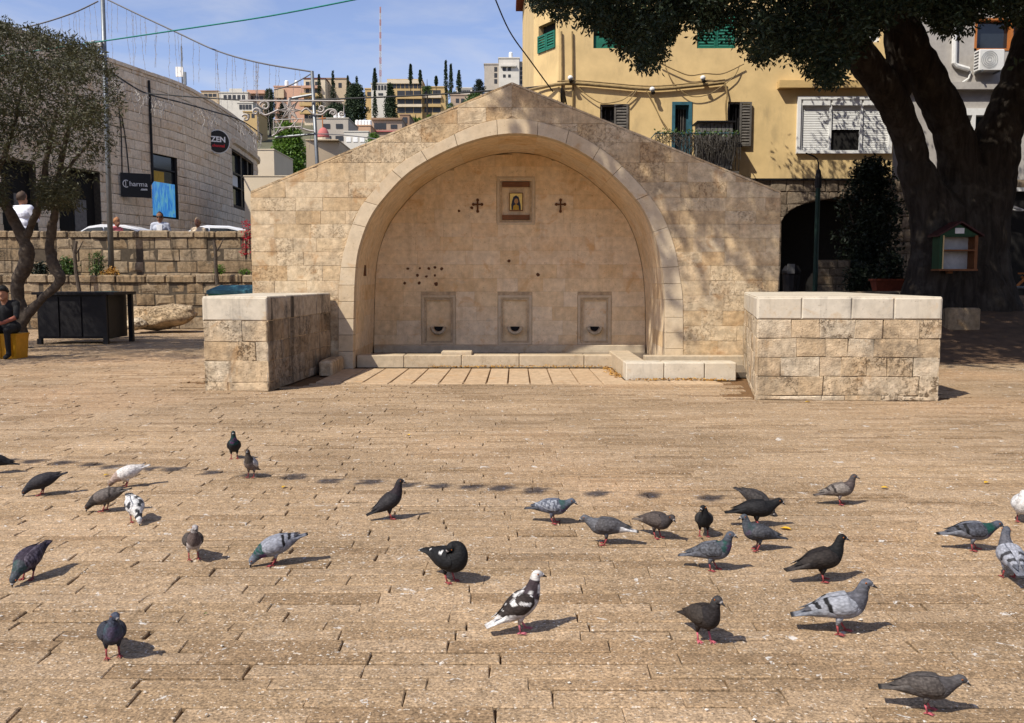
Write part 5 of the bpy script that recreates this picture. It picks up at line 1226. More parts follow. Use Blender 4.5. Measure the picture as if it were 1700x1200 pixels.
# ------------------------------------------------------------------ the great fig tree
rng = random.Random(77)
DT = 21.0
tree = thing('fig_tree', 'huge dark many-stemmed fig tree overhanging the right side of the square', 'tree', P(1600, 492, DT))
def T(px, py, d): return P(px, py, d)
DZ = DT / FPX
stems = [[(1525, 290, 28, 20.5), (1545, 350, 32, 20.5), (1552, 410, 36, 20.5), (1538, 470, 34, 20.5), (1520, 522, 36, 20.4)],
         [(1300, -160, 14, 17.5), (1372, -10, 23, 18.8), (1396, 40, 23, 19.3), (1431, 95, 24, 19.7), (1470, 150, 25, 20), (1496, 200, 24, 20.3), (1513, 245, 24, 20.5), (1522, 295, 25, 20.5), (1560, 360, 40, 20.7)],
         [(1470, -120, 14, 19.4), (1488, -30, 20, 19.8), (1494, 20, 21, 20), (1516, 75, 24, 20.2), (1541, 130, 28, 20.5), (1564, 180, 29, 20.7), (1587, 240, 31, 20.9), (1598, 310, 40, 21), (1593, 380, 56, 21), (1592, 450, 56, 21), (1595, 525, 62, 21)],
         [(1474, 0, 10, 20), (1482, 60, 13, 20.1), (1489, 110, 13, 20.2), (1500, 150, 14, 20.2)],
         [(1800, -120, 16, 21), (1742, 0, 24, 21.1), (1712, 60, 26, 21.1), (1697, 110, 27, 21.1), (1681, 160, 30, 21.1), (1661, 215, 34, 21.1), (1646, 262, 40, 21.1), (1636, 320, 44, 21.1), (1629, 390, 40, 21), (1633, 450, 41, 21), (1645, 525, 48, 21)]]
limbs = [([(q[0], q[1], q[3]) for q in s], [q[2] * DZ for q in s]) for s in stems]
for bx, sp in ((1502, .16), (1535, .26), (1570, .22), (1612, .24), (1660, .26), (1688, .16), (1640, .2)):
    limbs.append(([(bx, 518, 20.3), (lerp(bx, 1598, .35), 470, 20.35), (lerp(bx, 1598, .5), 400, 20.6)], [sp, sp * .85, sp * .5]))
prims = []
for pts, rad in limbs:
    q = catmull([tuple(T(*p)) + (r_,) for p, r_ in zip(pts, rad)], 4)
    for a, b in zip(q[:-1], q[1:]):
        j = lambda s: Vector((rng.uniform(-s, s), rng.uniform(-s, s), 0))
        prims.append((Vector(a[:3]) + j(.03), Vector(b[:3]) + j(.03), a[3] * rng.uniform(.94, 1.05), b[3] * rng.uniform(.94, 1.05), (0, 0, 0)))
        if a[3] > .50:                                              # fluting along the stems
            for _ in range(3):
                th = rng.uniform(0, 6.28); o = Vector((math.cos(th), math.sin(th), 0)) * a[3] * .82; prims.append((Vector(a[:3]) + o, Vector(b[:3]) + o * .98, a[3] * .22, b[3] * .2, (0, 0, 0)))
fuse('trunk', prims, MT['bark'], .04, 1, tree)
prof_x = [860, 885, 905, 925, 950, 985, 1005, 1040, 1060, 1075, 1095, 1112, 1135, 1160, 1185, 1210, 1232, 1250, 1275, 1300, 1330, 1365, 1390, 1405, 1440, 1480, 1520, 1560, 1590, 1612, 1650, 1690, 1720, 2400]
prof_y = [-8, 12, 45, 38, 52, 58, 62, 100, 118, 132, 112, 66, 58, 82, 50, 58, 88, 134, 110, 98, 118, 150, 152, 118, 70, 44, 40, 62, 70, 52, 30, 58, 40, 40]
crown = MB(); cl = []
tries = 0
while len(cl) < 2900 and tries < 260000:
    tries += 1
    x, y, z = rng.uniform(-1.5, 22), rng.uniform(8.5, 29), rng.uniform(4.2, 14)
    e = ((x - 10.5) / 12.5) ** 2 + ((y - 19.3) / 10.5) ** 2 + ((z - 5.5) / 8.2) ** 2
    if e > 1 or (e < .45 and rng.random() < .6): continue
    gx, gy = x - SUN_DIR.x / SUN_DIR.z * z, y - SUN_DIR.y / SUN_DIR.z * z
    if gy < 15.6 + .25 * math.sin(gx * 2.1) + rng.uniform(0, .25): continue
    dens = min(1, max(0, (gx - 2.3) / 1.3))
    if rng.random() > dens * ((.85 if z > 8.5 else .07) if gy < 18.5 and gx < 7.8 else 1): continue
    if gy > 31.5 and (gx < 10.4 + rng.uniform(0, 1.5) or rng.random() < .35): continue
    px, py = px_of((x, y, z))
    if px < 872 and py > -70: continue
    if 840 < px < 1760 and py > -40:
        lim = interp(px, prof_x, prof_y) - FPX * 1.0 / y - 12
        if py > lim: continue
    cl.append((x, y, z))
for _ in range(95):                                           # outer boughs over the fountain, above the picture
    gx, gy, z = rng.uniform(3.0, 8.2), rng.uniform(16.1, 18.6), rng.uniform(9.5, 12.5); x, y = gx - .62 * z, gy - .60 * z
    if px_of((x, y, z))[1] < -70 and mnoise.noise(Vector((gx * .8, gy * .8, 3))) > -.18: cl.append((x, y, z))
for x, y, z in cl:
    if px_of((x, y, z))[1] < -220: clump(crown, Vector((x, y, z)), rng.uniform(.6, .95), 46, .26, .075, rng)
    else: clump(crown, Vector((x, y, z)), rng.uniform(.45, .8), 70, .15, .036, rng)
# drooping sprays that make the ragged lower edge
sprays = 0
for k in range(900):
    px = rng.uniform(868, 1712); lim = interp(px, prof_x, prof_y); py = lim - abs(rng.gauss(0, 30)) - 17
    if mnoise.noise(Vector((px * .035, py * .035, 5))) < -.12: continue
    d = rng.uniform(14.2, 18.5); q = P(px, py, d)
    gx, gy = q.x + .62 * q.z, q.y + .60 * q.z
    if gy < 16.6: d += (16.8 - gy); q = P(px, py, d)
    L = min(1.3, (py + 60) / FPX * d)
    clump(crown, q, rng.uniform(.15, .28), 42, .085, .021, rng, .6)
    if rng.random() < .8: clump(crown, q + Vector((rng.uniform(-.2, .2), rng.uniform(-.2, .2), .35)), rng.uniform(.25, .4), 50, .10, .025, rng, .4)
crown.build('crown', MT['fig_leaf'], tree, fix=False)
# little book cabinet on the trunk
c0 = P(1592, 415, 19.55); bc = thing('book_cabinet', 'small green book cabinet with red gable roof fixed before the fig trunk', 'book cabinet', P(1592, 448, 19.55)); sx = 19.55 / FPX
def bc_(dx0, dx1, y0_, y1_, dz0, dz1, mat, nm, par=bc):
    m = MB(); m.box(c0.x + dx0 * sx, c0.x + dx1 * sx, c0.y + y0_, c0.y + y1_, c0.z + dz0 * sx, c0.z + dz1 * sx); return m.build(nm, MT[mat], par)
bc_(-27, 27, .30, .34, -31, 24, 'box_white', 'back_panel'); bc_(-32, -27, 0, .34, -31, 24, 'box_green', 'side_panel'); bc_(26, 31, 0, .34, -31, 24, 'box_orange', 'side_panel')
bc_(-27, 26, 0, .30, -1.5, 1, 'box_orange', 'shelf'); bc_(-33, 32, -.02, .34, -34, -31, 'box_orange', 'base_board'); bc_(-27, -25, -.01, .02, -31, 24, 'yellow', 'edge_strip')
bc_(-27, 26, .02, .30, 22, 24, 'box_green', 'ceiling_board')
m = MB(); m.prism([(c0.x - 32 * sx, c0.z + 24 * sx), (c0.x + 31 * sx, c0.z + 24 * sx), (c0.x, c0.z + 42 * sx)], c0.y, c0.y + .3); m.build('gable', MT['box_green'], bc)
for s in (-1, 1):
    m = MB(); a = Vector((c0.x + s * 38 * sx, c0.y - .08, c0.z + 22 * sx)); b = Vector((c0.x, c0.y - .08, c0.z + 44.5 * sx)); up = Vector((0, 0, 3 * sx)); bk = Vector((0, .5, 0))
    m.hexa([a, b, b + bk, a + bk, a + up, b + up, b + bk + up, a + bk + up]); m.build('roof', MT['box_red'], bc)
m = MB(); m.box(c0.x - 8 * sx, c0.x + 7 * sx, c0.y - .015, c0.y - .004, c0.z + 27 * sx, c0.z + 36 * sx); m.build('notice', MT['white_paint'], bc)
m = MB(); m.box(c0.x - .05, c0.x + .05, c0.y + .34, c0.y + .5, c0.z - .5, c0.z + .3); m.build('bracket', MT['wood'], bc)
# dark things under the arch: post, low wall, planters, figure-like bin, rail, awning
pz = lambda x, y: bank_z(x, y) if True else 0
a = P(1353, 482, 24); t = thing('green_post', 'blackish green iron post standing before the arched base', 'post', (a.x, 24, bank_z(a.x, 24)))
m = MB(); m.tube([(a.x, 24, .5), (a.x, 24, P(0, 312, 24).z)], .065, 10); m.build('shaft', MT['post_paint'], t); m = MB(); z = P(0, 312, 24).z; m.lathe([(.09, 0), (.09, .25), (.06, .45), (.02, .5)], (a.x, 24, z), 8); m.build('head', MT['dark_metal'], t); m = MB(); m.tube(catmull([(a.x, 24, z + .4), (a.x - .05, 24, z + .75), (a.x - .35, 24, z + .9)], 5), .02, 5); m.build('hook', MT['dark_metal'], t)
def low_wall(x0, x1, y0_, y1_, d, lab):
    a, b = P(x0, y1_, d), P(x1, y0_, d); t = thing('garden_wall', lab, 'wall', (a.x, d, .8)); m = MB(); m.box(a.x, b.x, d, d + .35, .3, b.z); m.build('core', MT['tmortar'], t)
    masonry(t, plane_map((0, d, 0), (1, 0, 0), (0, -1, 0)), [lerp(a.z, b.z, k / 4) for k in range(5)], lambda z: a.x, lambda z: b.x, (.3, .6), MT['oldwall'], rng, gap=.02, bulge=.02, jit=.01)
low_wall(1356, 1412, 431, 486, 25, 'low rubble garden wall right of the green post')
def shrub(label, px, ytop, ybot, wpx, D, mat, n, leaf, name='shrub', cat='shrub', group=None, depthk=.6):
    r = random.Random(int(px + ytop)); a, b = P(px, ytop, D), P(px, ybot, D); sc = D / FPX; t = thing(name, label, cat, (a.x, D, b.z), group); m = MB(); H = a.z - b.z
    st = MB()
    for k in range(5): st.tube([(a.x + r.uniform(-.1, .1), D, b.z - .1), (a.x + r.uniform(-.4, .4) * wpx * sc, D + r.uniform(-.2, .2), lerp(b.z, a.z, .7))], .02, 5)
    st.build('stem', MT['olive_bark'], t)
    for _ in range(n):
        k = r.random(); rad = wpx / 2 * sc * math.sqrt(max(.05, 1 - (2 * k - .8) ** 2 / 1.5)); th = r.uniform(0, 6.28); rad *= .8 + .9 * mnoise.noise(Vector((k * 3 + px, math.cos(th) * 1.2, math.sin(th) * 1.2))); q = r.random() ** .5 * rad
        clump(m, Vector((a.x + q * math.cos(th), D + q * math.sin(th) * depthk, b.z + H * k * .96)), leaf * 2.2, 14, leaf, leaf * .3, r)
    m.build('foliage', MT[mat], t); return t
shrub('tall dark climbing shrub against the arched base left of the trunk', 1450, 262, 470, 110, 25.5, 'shade_leaf', 700, .12)
shrub('dark green bush in front of the low rubble wall', 1430, 440, 486, 60, 24.2, 'shade_leaf', 160, .08)
shrub('leafy plant growing from the terracotta planter', 1480, 425, 472, 40, 23.2, 'shade_leaf', 140, .09)
a = P(1470, 472, 23); t = thing('planter', 'long terracotta planter trough on the soil bank', 'planter', (a.x, 23, bank_z(a.x, 23))); z = P(0, 466, 23).z; zb = P(0, 483, 23).z; x0, x1 = P(1448, 470, 23).x, P(1496, 470, 23).x
m = MB(); m.rings([[(x0 + .05, 22.8, zb), (x1 - .05, 22.8, zb), (x1 - .05, 23.1, zb), (x0 + .05, 23.1, zb)], [(x0, 22.75, z), (x1, 22.75, z), (x1, 23.15, z), (x0, 23.15, z)]]); m.build('trough', MT['terracotta'], t)
m = MB(); m.box(x0 - .03, x1 + .03, 22.72, 23.18, z, z + .05); m.build('rim', MT['terracotta'], t)
a, b = P(1296, 492, 21.5), P(1490, 488, 21.5); m = MB(); m.cbox(a.x, b.x, 21.4, 21.8, .2, P(0, 484, 21.5).z, .03); tag(m.build('kerb', MT['terrace']), 'pale kerb of the soil bank behind the right block', 'kerb')
a = P(1572, 522, 18.6); b = P(1625, 515, 18.6); m = MB(); m.cbox(a.x, b.x, 18.5, 18.8, .1, P(0, 511, 18.6).z, .03); tag(m.build('kerb', MT['terrace']), 'short kerb stone before the fig roots', 'kerb')
c = P(1314, 450, 25); t = thing('litter_bin', 'dark bin with a pale square notice in the shadow beside the fountain corner', 'bin', (c.x, 25, .9))
m = MB(); m.lathe([(.2, 0), (.24, .75), (.26, .8), (.26, .86), (.18, 1.0)], (c.x, 25, .85), 12); m.build('drum', MT['dark_metal'], t); q = P(1314, 446, 24.7); m = MB(); m.box(q.x - .1, q.x + .1, 24.73, 24.75, q.z - .13, q.z + .13); m.build('notice', MT['corrugated'], t)
q0, q1 = P(1652, 477, 22.5), P(1760, 477, 22.5); t = thing('white_rail', 'white horizontal rail low behind the right side of the fig trunk', 'railing', (q0.x, 22.5, .95)); m = MB(); m.tube([q0, q1], .035, 8); m.build('rail', MT['metal'], t)
for k in (0.02, .5, .98): q = q0.lerp(q1, k); m = MB(); m.tube([(q.x, q.y, .8), q], .03, 6); m.build('post', MT['dark_metal'], t)
# doorway with fan-shaped awning in deep shade at the right edge
a, b = P(1664, 480, 29.6), P(1790, 318, 29.6); t = thing('dark_shopfront', 'dark shop opening under a white lintel at the right edge', 'shop front', (a.x, 29.6, .9))
m = MB(); m.box(a.x, b.x, 29.62, 29.9, .6, b.z); m.build('opening', MT['dark'], t); m = MB(); m.box(a.x, b.x, 29.45, 29.6, b.z, b.z + .12); m.build('lintel', MT['white_paint'], t)
for k in range(5):
    p0 = P(1668, 338 + k * 2, 29.2); p1 = P(1700 - k * 2, 350, 29.2); m = MB(); m.hexa([p0, p1, p1 + Vector((0, .2, 0)), p0 + Vector((0, .2, 0)), p0 + Vector((0, 0, .05)), p1 + Vector((0, 0, .05)), p1 + Vector((0, .2, .05)), p0 + Vector((0, .2, .05))]); m.build('awning_slat', MT['white_paint'], t)
p0, p1 = P(1686, 477, 22.9), P(1703, 461, 22.9); t = thing('folding_chair', 'orange timber chair leg leaning behind the white rail', 'chair', p0)
m = MB(); m.tube([p0, p1, P(1712, 452, 22.9)], .035, 6); m.build('leg', MT['orange'], t); m = MB(); m.tube([P(1712, 478, 23), P(1696, 459, 23)], .03, 6); m.build('leg', MT['orange'], t); m = MB(); q = P(1712, 455, 22.9); m.box(q.x - .2, q.x + .25, 22.75, 23.15, q.z, q.z + .04); m.build('seat', MT['orange'], t)

# ------------------------------------------------------------------ left: olive tree, counter, bins, boulder, plants
DO = 19.5
olive = thing('olive_tree', 'old olive tree with twisted dark trunks at the left edge', 'tree', G(30, 575))
L_ = [([(30, 590, 19.5), (34, 540, 19.5), (28, 475, 19.4), (45, 430, 19.3), (38, 395, 19.3), (10, 340, 19.2), (-20, 290, 19)], [.30, .22, .20, .22, .19, .15, .1]),
      ([(42, 395, 19.3), (58, 360, 19.2), (70, 320, 19), (80, 250, 18.8), (95, 180, 18.6)], [.14, .11, .1, .08, .05]),
      ([(30, 545, 19.5), (55, 510, 19.4), (85, 482, 19.3), (102, 463, 19.3), (88, 440, 19.3), (83, 400, 19.3), (92, 350, 19.2), (97, 300, 19.1), (110, 230, 19), (130, 160, 18.9)], [.20, .14, .12, .15, .17, .15, .12, .1, .08, .05]),
      ([(97, 310, 19.1), (120, 270, 19), (150, 235, 18.9)], [.08, .06, .04]), ([(10, 345, 19.2), (-40, 280, 19.4), (-60, 180, 19.6)], [.12, .1, .06]), ([(-10, 300, 19.1), (20, 220, 19), (40, 120, 18.9)], [.1, .07, .04])]
prims = []
for pts, rad in L_:
    q = catmull([tuple(P(*p)) + (r_,) for p, r_ in zip(pts, rad)], 4)
    for a, b in zip(q[:-1], q[1:]):
        j = lambda s: Vector((rng.uniform(-s, s), rng.uniform(-s, s), 0)) * a[3]
        prims.append((Vector(a[:3]) + j(.15), Vector(b[:3]) + j(.15), a[3] * rng.uniform(.85, 1.12), b[3] * rng.uniform(.85, 1.12), (0, 0, 0)))
prims = [(a, b, c * .68, d * .68, e) for a, b, c, d, e in prims]; fuse('trunk', prims, MT['olive_bark'], .03, 2, olive)
ox = [-400, 0, 40, 90, 130, 165, 185, 198]; ot = [30, 52, 62, 72, 82, 100, 130, 180]; ob = [400, 318, 312, 322, 338, 300, 255, 200]
crown = MB(); k = 0; tr = 0
while k < 900 and tr < 40000:
    tr += 1; px = rng.uniform(-330, 198); py = rng.uniform(50, 350); d = rng.uniform(16.2, 19.8)
    if not (interp(px, ox, ot) + 14 < py < interp(px, ox, ob) - 10 - rng.random() ** 2 * 60): continue
    if py > 240 and rng.random() < .5: continue
    if mnoise.noise(Vector((px * .022, py * .022, d * .6))) < -.10 : continue
    q = P(px, py, d); clump(crown, q, rng.uniform(.18, .40), 38, .10, .014, rng, .25); k += 1
for _ in range(190):
    px = rng.uniform(-20, 196); q = P(px, interp(px, ox, ot) + rng.uniform(-16, 18), rng.uniform(17.5, 20.5)); clump(crown, q, rng.uniform(.1, .2), 22, .10, .013, rng, -.5)
for _ in range(190):
    px = rng.choice((rng.uniform(-40, 6), rng.uniform(66, 125), rng.uniform(66, 125))); q = P(px, rng.uniform(300, 345), rng.uniform(17.5, 20.5)); clump(crown, q, rng.uniform(.12, .22), 26, .10, .013, rng, .5)
k = 0
while k < 420:
    q = Vector((rng.uniform(-16.5, -9), rng.uniform(12.6, 17.5), rng.uniform(3.6, 7)))
    if px_of(q)[0] > -45: continue
    if mnoise.noise(q * .55) < -.12: k += .3; continue
    clump(crown, q, rng.uniform(.25, .45), 40, .12, .02, rng, .25); k += 1
crown.build('crown', MT['olive_leaf'], olive, fix=False)
a = G(36, 571); b = G(168, 570); a.y = b.y = 20.6; xa, xb = P(36, 0, 20.6).x, P(167, 0, 20.6).x
t = thing('market_counter', 'black panelled market counter on short legs behind the olive trunk', 'counter', ((xa + xb) / 2, 20.6, 0))
m = MB(); m.box(xa, xb - .12, 20.62, 21.6, .13, 1.13); m.build('body', MT['dark_metal'], t)
for k in range(3): m = MB(); x0, x1 = lerp(xa, xb - .2, k / 3) + .02, lerp(xa, xb - .2, (k + 1) / 3) - .02; m.box(x0, x1, 20.59, 20.62, .18, 1.08); m.build('panel', MT['dark_metal'], t)
m = MB(); m.box(xa - .05, xb + .08, 20.5, 21.7, 1.13, 1.19); m.build('top', MT['dark_metal'], t)
for x in (xb - .18, xb - .0): m = MB(); m.box(x - .05, x + .05, 20.55 if x < xb - .1 else 21.5, 20.65 if x < xb - .1 else 21.6, 0, 1.13); m.build('leg', MT['dark_metal'], t)
m = MB(); m.box(xa, xa + .1, 20.55, 20.65, 0, .13); m.build('leg', MT['dark_metal'], t)
c = P(178, 515, 22.6); t = thing('litter_bin', 'dark green litter bin hung behind the black counter', 'bin', (c.x, 22.6, 0))
m = MB(); m.lathe([(.12, 0), (.12, .3), (.24, .32), (.24, 1.13), (.27, 1.14), (.27, 1.18)], (c.x, 22.6, 0), 14); m.build('drum', MT['green_paint'], t)
for k in range(14): m = MB(); th = 2 * math.pi * k / 14; m.box(*[q for q in (c.x + .245 * math.cos(th) - .015, c.x + .245 * math.cos(th) + .015, 22.6 + .245 * math.sin(th) - .015, 22.6 + .245 * math.sin(th) + .015)], .36, 1.12); m.build('slat', MT['green_paint'], t)
c = P(385, 480, 19.2); t = thing('dumpster', 'green plastic dumpster lid showing behind the left stone block', 'dumpster', (c.x, 19.2, 0)); zt = P(0, 473, 19.2).z
x0, x1 = P(341, 0, 19.2).x, P(432, 0, 19.2).x
m = MB(); m.rings([[(x0 + .1, 18.85, 0.12), (x1 - .1, 18.85, 0.12), (x1 - .1, 19.6, 0.12), (x0 + .1, 19.6, 0.12)], [(x0 + .02, 18.75, zt - .18), (x1 - .02, 18.75, zt - .18), (x1 - .02, 19.7, zt - .18), (x0 + .02, 19.7, zt - .18)]]); m.build('tub', MT['green_paint'], t)
m = MB(); m.rings([[(x0, 18.7, zt - .18), (x1, 18.7, zt - .18), (x1, 19.75, zt - .18), (x0, 19.75, zt - .18)], [(x0, 18.7, zt - .11), (x1, 18.7, zt - .11), (x1, 19.75, zt - .11), (x0, 19.75, zt - .11)], [(x0 + .22, 18.9, zt), (x1 - .3, 18.9, zt), (x1 - .3, 19.5, zt), (x0 + .22, 19.5, zt)]]); m.build('lid', MT['teal_paint'], t)
for sx_ in (x0 + .25, x1 - .25):
    m = MB(); m.rings([[(sx_ - .05 + dx, 18.95 + .1 * math.cos(2 * math.pi * k / 10), .1 + .1 * math.sin(2 * math.pi * k / 10)) for k in range(10)] for dx in (0, .1)]); m.build('wheel', MT['dark_metal'], t)
def boulder(label, px, py, D, sx_, sy_, sz_, seed, cut=None):
    r = random.Random(seed); c = G(px, py) if D is None else P(px, py, D); bm = bmesh.new(); bmesh.ops.create_icosphere(bm, subdivisions=4, radius=1)
    for v in bm.verts:
        n = v.co.copy(); k = 1 + .22 * mnoise.noise(n * 1.4 + Vector((seed, 0, 0))) + .10 * mnoise.noise(n * 4 + Vector((0, seed, 0)))
        v.co = Vector((n.x * sx_ * k, n.y * sy_ * k, n.z * sz_ * k))
        if cut: v.co.z += cut(v.co.x / sx_) * sz_
    me = bpy.data.meshes.new('boulder'); bm.to_mesh(me); bm.free(); me.materials.append(MT['block']); me.polygons.foreach_set('use_smooth', [True] * len(me.polygons))
    return tag(link('boulder', me, None, c), label, 'boulder')
boulder('large pale worn boulder with a scooped middle before the terrace wall', 268, 525, 25.2, 1.0, .6, .34, 3, lambda x: .45 * (x * x) + (.12 if x > .2 else 0) - .15)
boulder('small pale rock lying under the left end of the scooped boulder', 226, 537, 24.6, .3, .25, .16, 8)
# terrace plants
shrub('green weed clump at the foot of the upper wall left of the pole', 112, 432, 455, 26, 27.6, 'bush_leaf', 60, .09, 'weed', 'plant', 'plants on the terrace')
shrub('thin flowering weed between the tree trunks and the pole', 161, 418, 455, 26, 27.6, 'bush_leaf', 50, .06, 'weed', 'plant', 'plants on the terrace')
shrub('pale dry grass tuft spilling over the lower wall below the pole', 185, 447, 470, 30, 27.0, 'dry_leaf', 70, .07, 'dry_tuft', 'plant', 'plants on the terrace')
shrub('dark weeds at the wall foot behind the left trunk', 66, 438, 456, 22, 27.6, 'shade_leaf', 50, .08, 'weed', 'plant', 'plants on the terrace')
shrub('small yellow green tuft beside the bare sapling', 364, 443, 455, 10, 27.5, 'bright_leaf', 22, .06, 'weed', 'plant', 'plants on the terrace')
shrub('low green tuft at the terrace end by the gable', 406, 449, 458, 18, 27.5, 'bright_leaf', 30, .05, 'weed', 'plant', 'plants on the terrace')
shrub('bougainvillea with red blossoms beside the left gable edge', 409, 368, 425, 14, 27.0, 'flower', 22, .06, 'bougainvillea', 'shrub')
for px, pts, lab in ((360, [(361, 473), (358, 440), (358, 415), (355, 398)], 'bare cut sapling on the terrace before the bougainvillea'), (127, [(132, 486), (126, 450), (124, 420), (127, 400)], 'thin dark sapling stem against the upper wall')):
    t = thing('sapling', lab, 'sapling', P(*pts[0], 26.4), 'bare saplings'); m = MB(); m.tube([P(a, b, 26.4) for a, b in pts], [.06, .055, .05, .04], 8); m.build('trunk', MT['olive_bark'], t)
    for dx, dy in ((14, -20), (-6, -14), (8, -6)): m = MB(); a, b = pts[2]; m.tube([P(a, b + 4, 26.4), P(a + dx * .5, b + dy * .3, 26.4), P(a + dx, b + dy, 26.4)], [.03, .022, .012], 5); m.build('branch', MT['olive_bark'], t)
# cars on the upper street
CARW = plain('white car paint', (.72, .73, .74), .25, var=.03, spec=.5)
def car(label, px0, px1, D, ytop):
    a, b = P(px0, ytop, D), P(px1, ytop, D); cx = (a.x + b.x) / 2; z0 = 1.75; top = a.z; H = top - z0; L = 4.3; t = thing('parked_car', label, 'car', (cx, D, z0), 'cars parked behind the terrace')
    prof = [(-L / 2, .35), (-L / 2 + .05, .75), (-L / 2 + .9, .9), (-.95, 1.0), (1.45, 1.0), (L / 2 - .05, .9), (L / 2, .4)]
    m = MB(); rs = []
    for y, ins in ((-.84, .06), (-.78, 0), (.78, 0), (.84, .06)): rs.append([(cx + x * (1 - ins * .1), D + y, z0 + (z * H / 1.5 if z > .4 else z)) for x, z in prof])
    m.rings(rs); m.build('body', CARW, t)
    cab = [(-1.15, .66), (-.45, .96), (-.05, 1.0), (.75, .985), (1.2, .90), (1.6, .66)]
    m = MB(); rs = []
    for y, s in ((-.74, .62), (-.62, 1.0), (.62, 1.0), (.74, .62)):
        rs.append([(cx + x, D + (y if zz > .8 else y * 1.08), z0 + H * (.66 + (zz - .66) * (1 if abs(y) < .7 else .93))) for x, zz in cab])
    m.rings(rs); m.build('roof', CARW, t)
    for y in (-1, 1):
        for w0, w1 in ((-.9, .05), (.12, 1.3)):
            m = MB(); yy = D + y * .775
            def zt_(x): return z0 + H * interp(x, [-1.15, -.45, -.05, .75, 1.2, 1.6], [.66, .925, .955, .945, .875, .66])
            n = 6; pts = [(cx + lerp(w0, w1, k / n), zt_(lerp(w0, w1, k / n)) - .03) for k in range(n + 1)]
            poly = [(cx + w0, z0 + H * .67), (cx + w1, z0 + H * .67)] + pts[::-1]; m.prism(poly, yy - .03, yy + .03); m.build('window', MT['glass'], t)
    for x in (-1.3, 1.3):
        for y in (-.8, .8):
            m = MB(); m.rings([[(cx + x + .31 * math.cos(2 * math.pi * k / 16), D + y + dy, z0 + .31 + .31 * math.sin(2 * math.pi * k / 16)) for k in range(16)] for dy in (-.1, .1)]); w_ = m.build('wheel', MT['dark_metal'], t)
car('white car roof showing over the wall behind the tall pole', 122, 246, 31.0, 374)
car('white car roof showing over the wall at the right, near the bougainvillea', 308, 402, 32.0, 375.5)
m = None
# ------------------------------------------------------------------ people
SKIN = (.30, .15, .09)
CLOTH = plain('cloth and skin', (1, 1, 1), .85, tint=True, var=.12, scale=20)
def person(label, px, yhead, D, zf, shirt, legs, skin=SKIN, hair=(.03, .02, .015), turn=0.0, arms='down', group='people on the upper street', cap=None, wide=1.0, lean=0.0, seat=False):
    h = P(px, yhead, D); top = h.z; H = top - zf; k = H / 1.75; x, y = h.x, D
    t = thing('person', label, 'person', (x, y, zf), group); c, s = math.cos(turn), math.sin(turn)
    def Q(a, b, z): return Vector((x + (a * c - b * s) * k, y + (a * s + b * c) * k, zf + z * k))   # a: to its left, b: back (+y), facing -y
    W = wide
    pr = [(Q(0, 0, 1.53), Q(0, -.01, 1.64), .085 * k, .092 * k, skin), (Q(0, -.05, 1.50), Q(0, -.06, 1.53), .055 * k, .06 * k, skin), (Q(0, -.10, 1.57), Q(0, -.115, 1.55), .016 * k, .02 * k, skin),
          (Q(0, .01, 1.38), Q(0, 0, 1.52), .055 * k, .052 * k, skin), (Q(-.085, 0, 1.56), Q(-.09, 0, 1.58), .02 * k, .018 * k, skin), (Q(.085, 0, 1.56), Q(.09, 0, 1.58), .02 * k, .018 * k, skin),
          (Q(-.15 * W, .02, 1.37), Q(.15 * W, .02, 1.37), .075 * k, .075 * k, shirt), (Q(-.08 * W, .02, 1.25), Q(.08 * W, .02, 1.25), .125 * k * W, .125 * k * W, shirt), (Q(-.06 * W, .01, 1.05), Q(.06 * W, .01, 1.05), .12 * k * W, .12 * k * W, shirt), (Q(-.07, .0, .92), Q(.07, 0, .92), .125 * k * W, .125 * k * W, shirt)]
    for sd in (-1, 1):
        sh = Q(sd * .20 * W, .02, 1.36)
        if arms == 'phone': el, ha = Q(sd * .27 * W, -.08, 1.10), Q(sd * .10, -.32, 1.22)
        else: el, ha = Q(sd * .27 * W, .04, 1.08), Q(sd * .27 * W, -.06, .84)
        pr += [(sh, el, .062 * k * W, .048 * k, shirt), (el, ha, .042 * k, .033 * k, skin), (ha, ha + (ha - el).normalized() * .09 * k, .036 * k, .022 * k, skin)]
        for f in range(4): o = Vector((c, s, 0)) * (f - 1.5) * .019 * k; e = ha + (ha - el).normalized() * .09 * k + o; pr.append((e, e + (ha - el).normalized() * (.07 - abs(f - 1.4) * .008) * k, .011 * k, .009 * k, skin))
        hp, kn, an = Q(sd * .10, .01, .90), Q(sd * .11, -.02, .50), Q(sd * .11, .03, .09)
        pr += [(hp, kn, .09 * k * W, .062 * k, legs), (kn, an, .058 * k, .042 * k, legs), (an, Q(sd * .12, -.16, .04), .045 * k, .04 * k, (.03, .02, .02))]
    fuse('body', pr, CLOTH, .017, 3, t, tints=True)
    hm = plain('hair', hair, .7); m = MB(); rs = []
    for i in range(6):
        a = math.pi / 2 * i / 5; r_ = .101 * math.cos(a) + .002; rs.append([Q(r_ * math.cos(2 * math.pi * j / 14), .015 + r_ * 1.05 * math.sin(2 * math.pi * j / 14) , 1.615 + (.02 if math.sin(2 * math.pi * j / 14) < -.5 else -.07 if i == 0 and math.sin(2 * math.pi * j / 14) > 0 else 0) + .125 * math.sin(a)) for j in range(14)])
    m.rings(rs); m.build('hair', hm, t, smooth=True)
    for sd in (-1, 1): m = MB(); m.ball(Q(sd * .034, -.082, 1.585), .012 * k, 6, 4); m.build('eye', MT['dark_metal'], t)
    m = MB(); m.tube([Q(-.025, -.105, 1.51), Q(0, -.112, 1.507), Q(.025, -.105, 1.51)], .006 * k, 5); m.build('mouth', plain('lips', (.25, .08, .06), .6), t)
    return t, Q
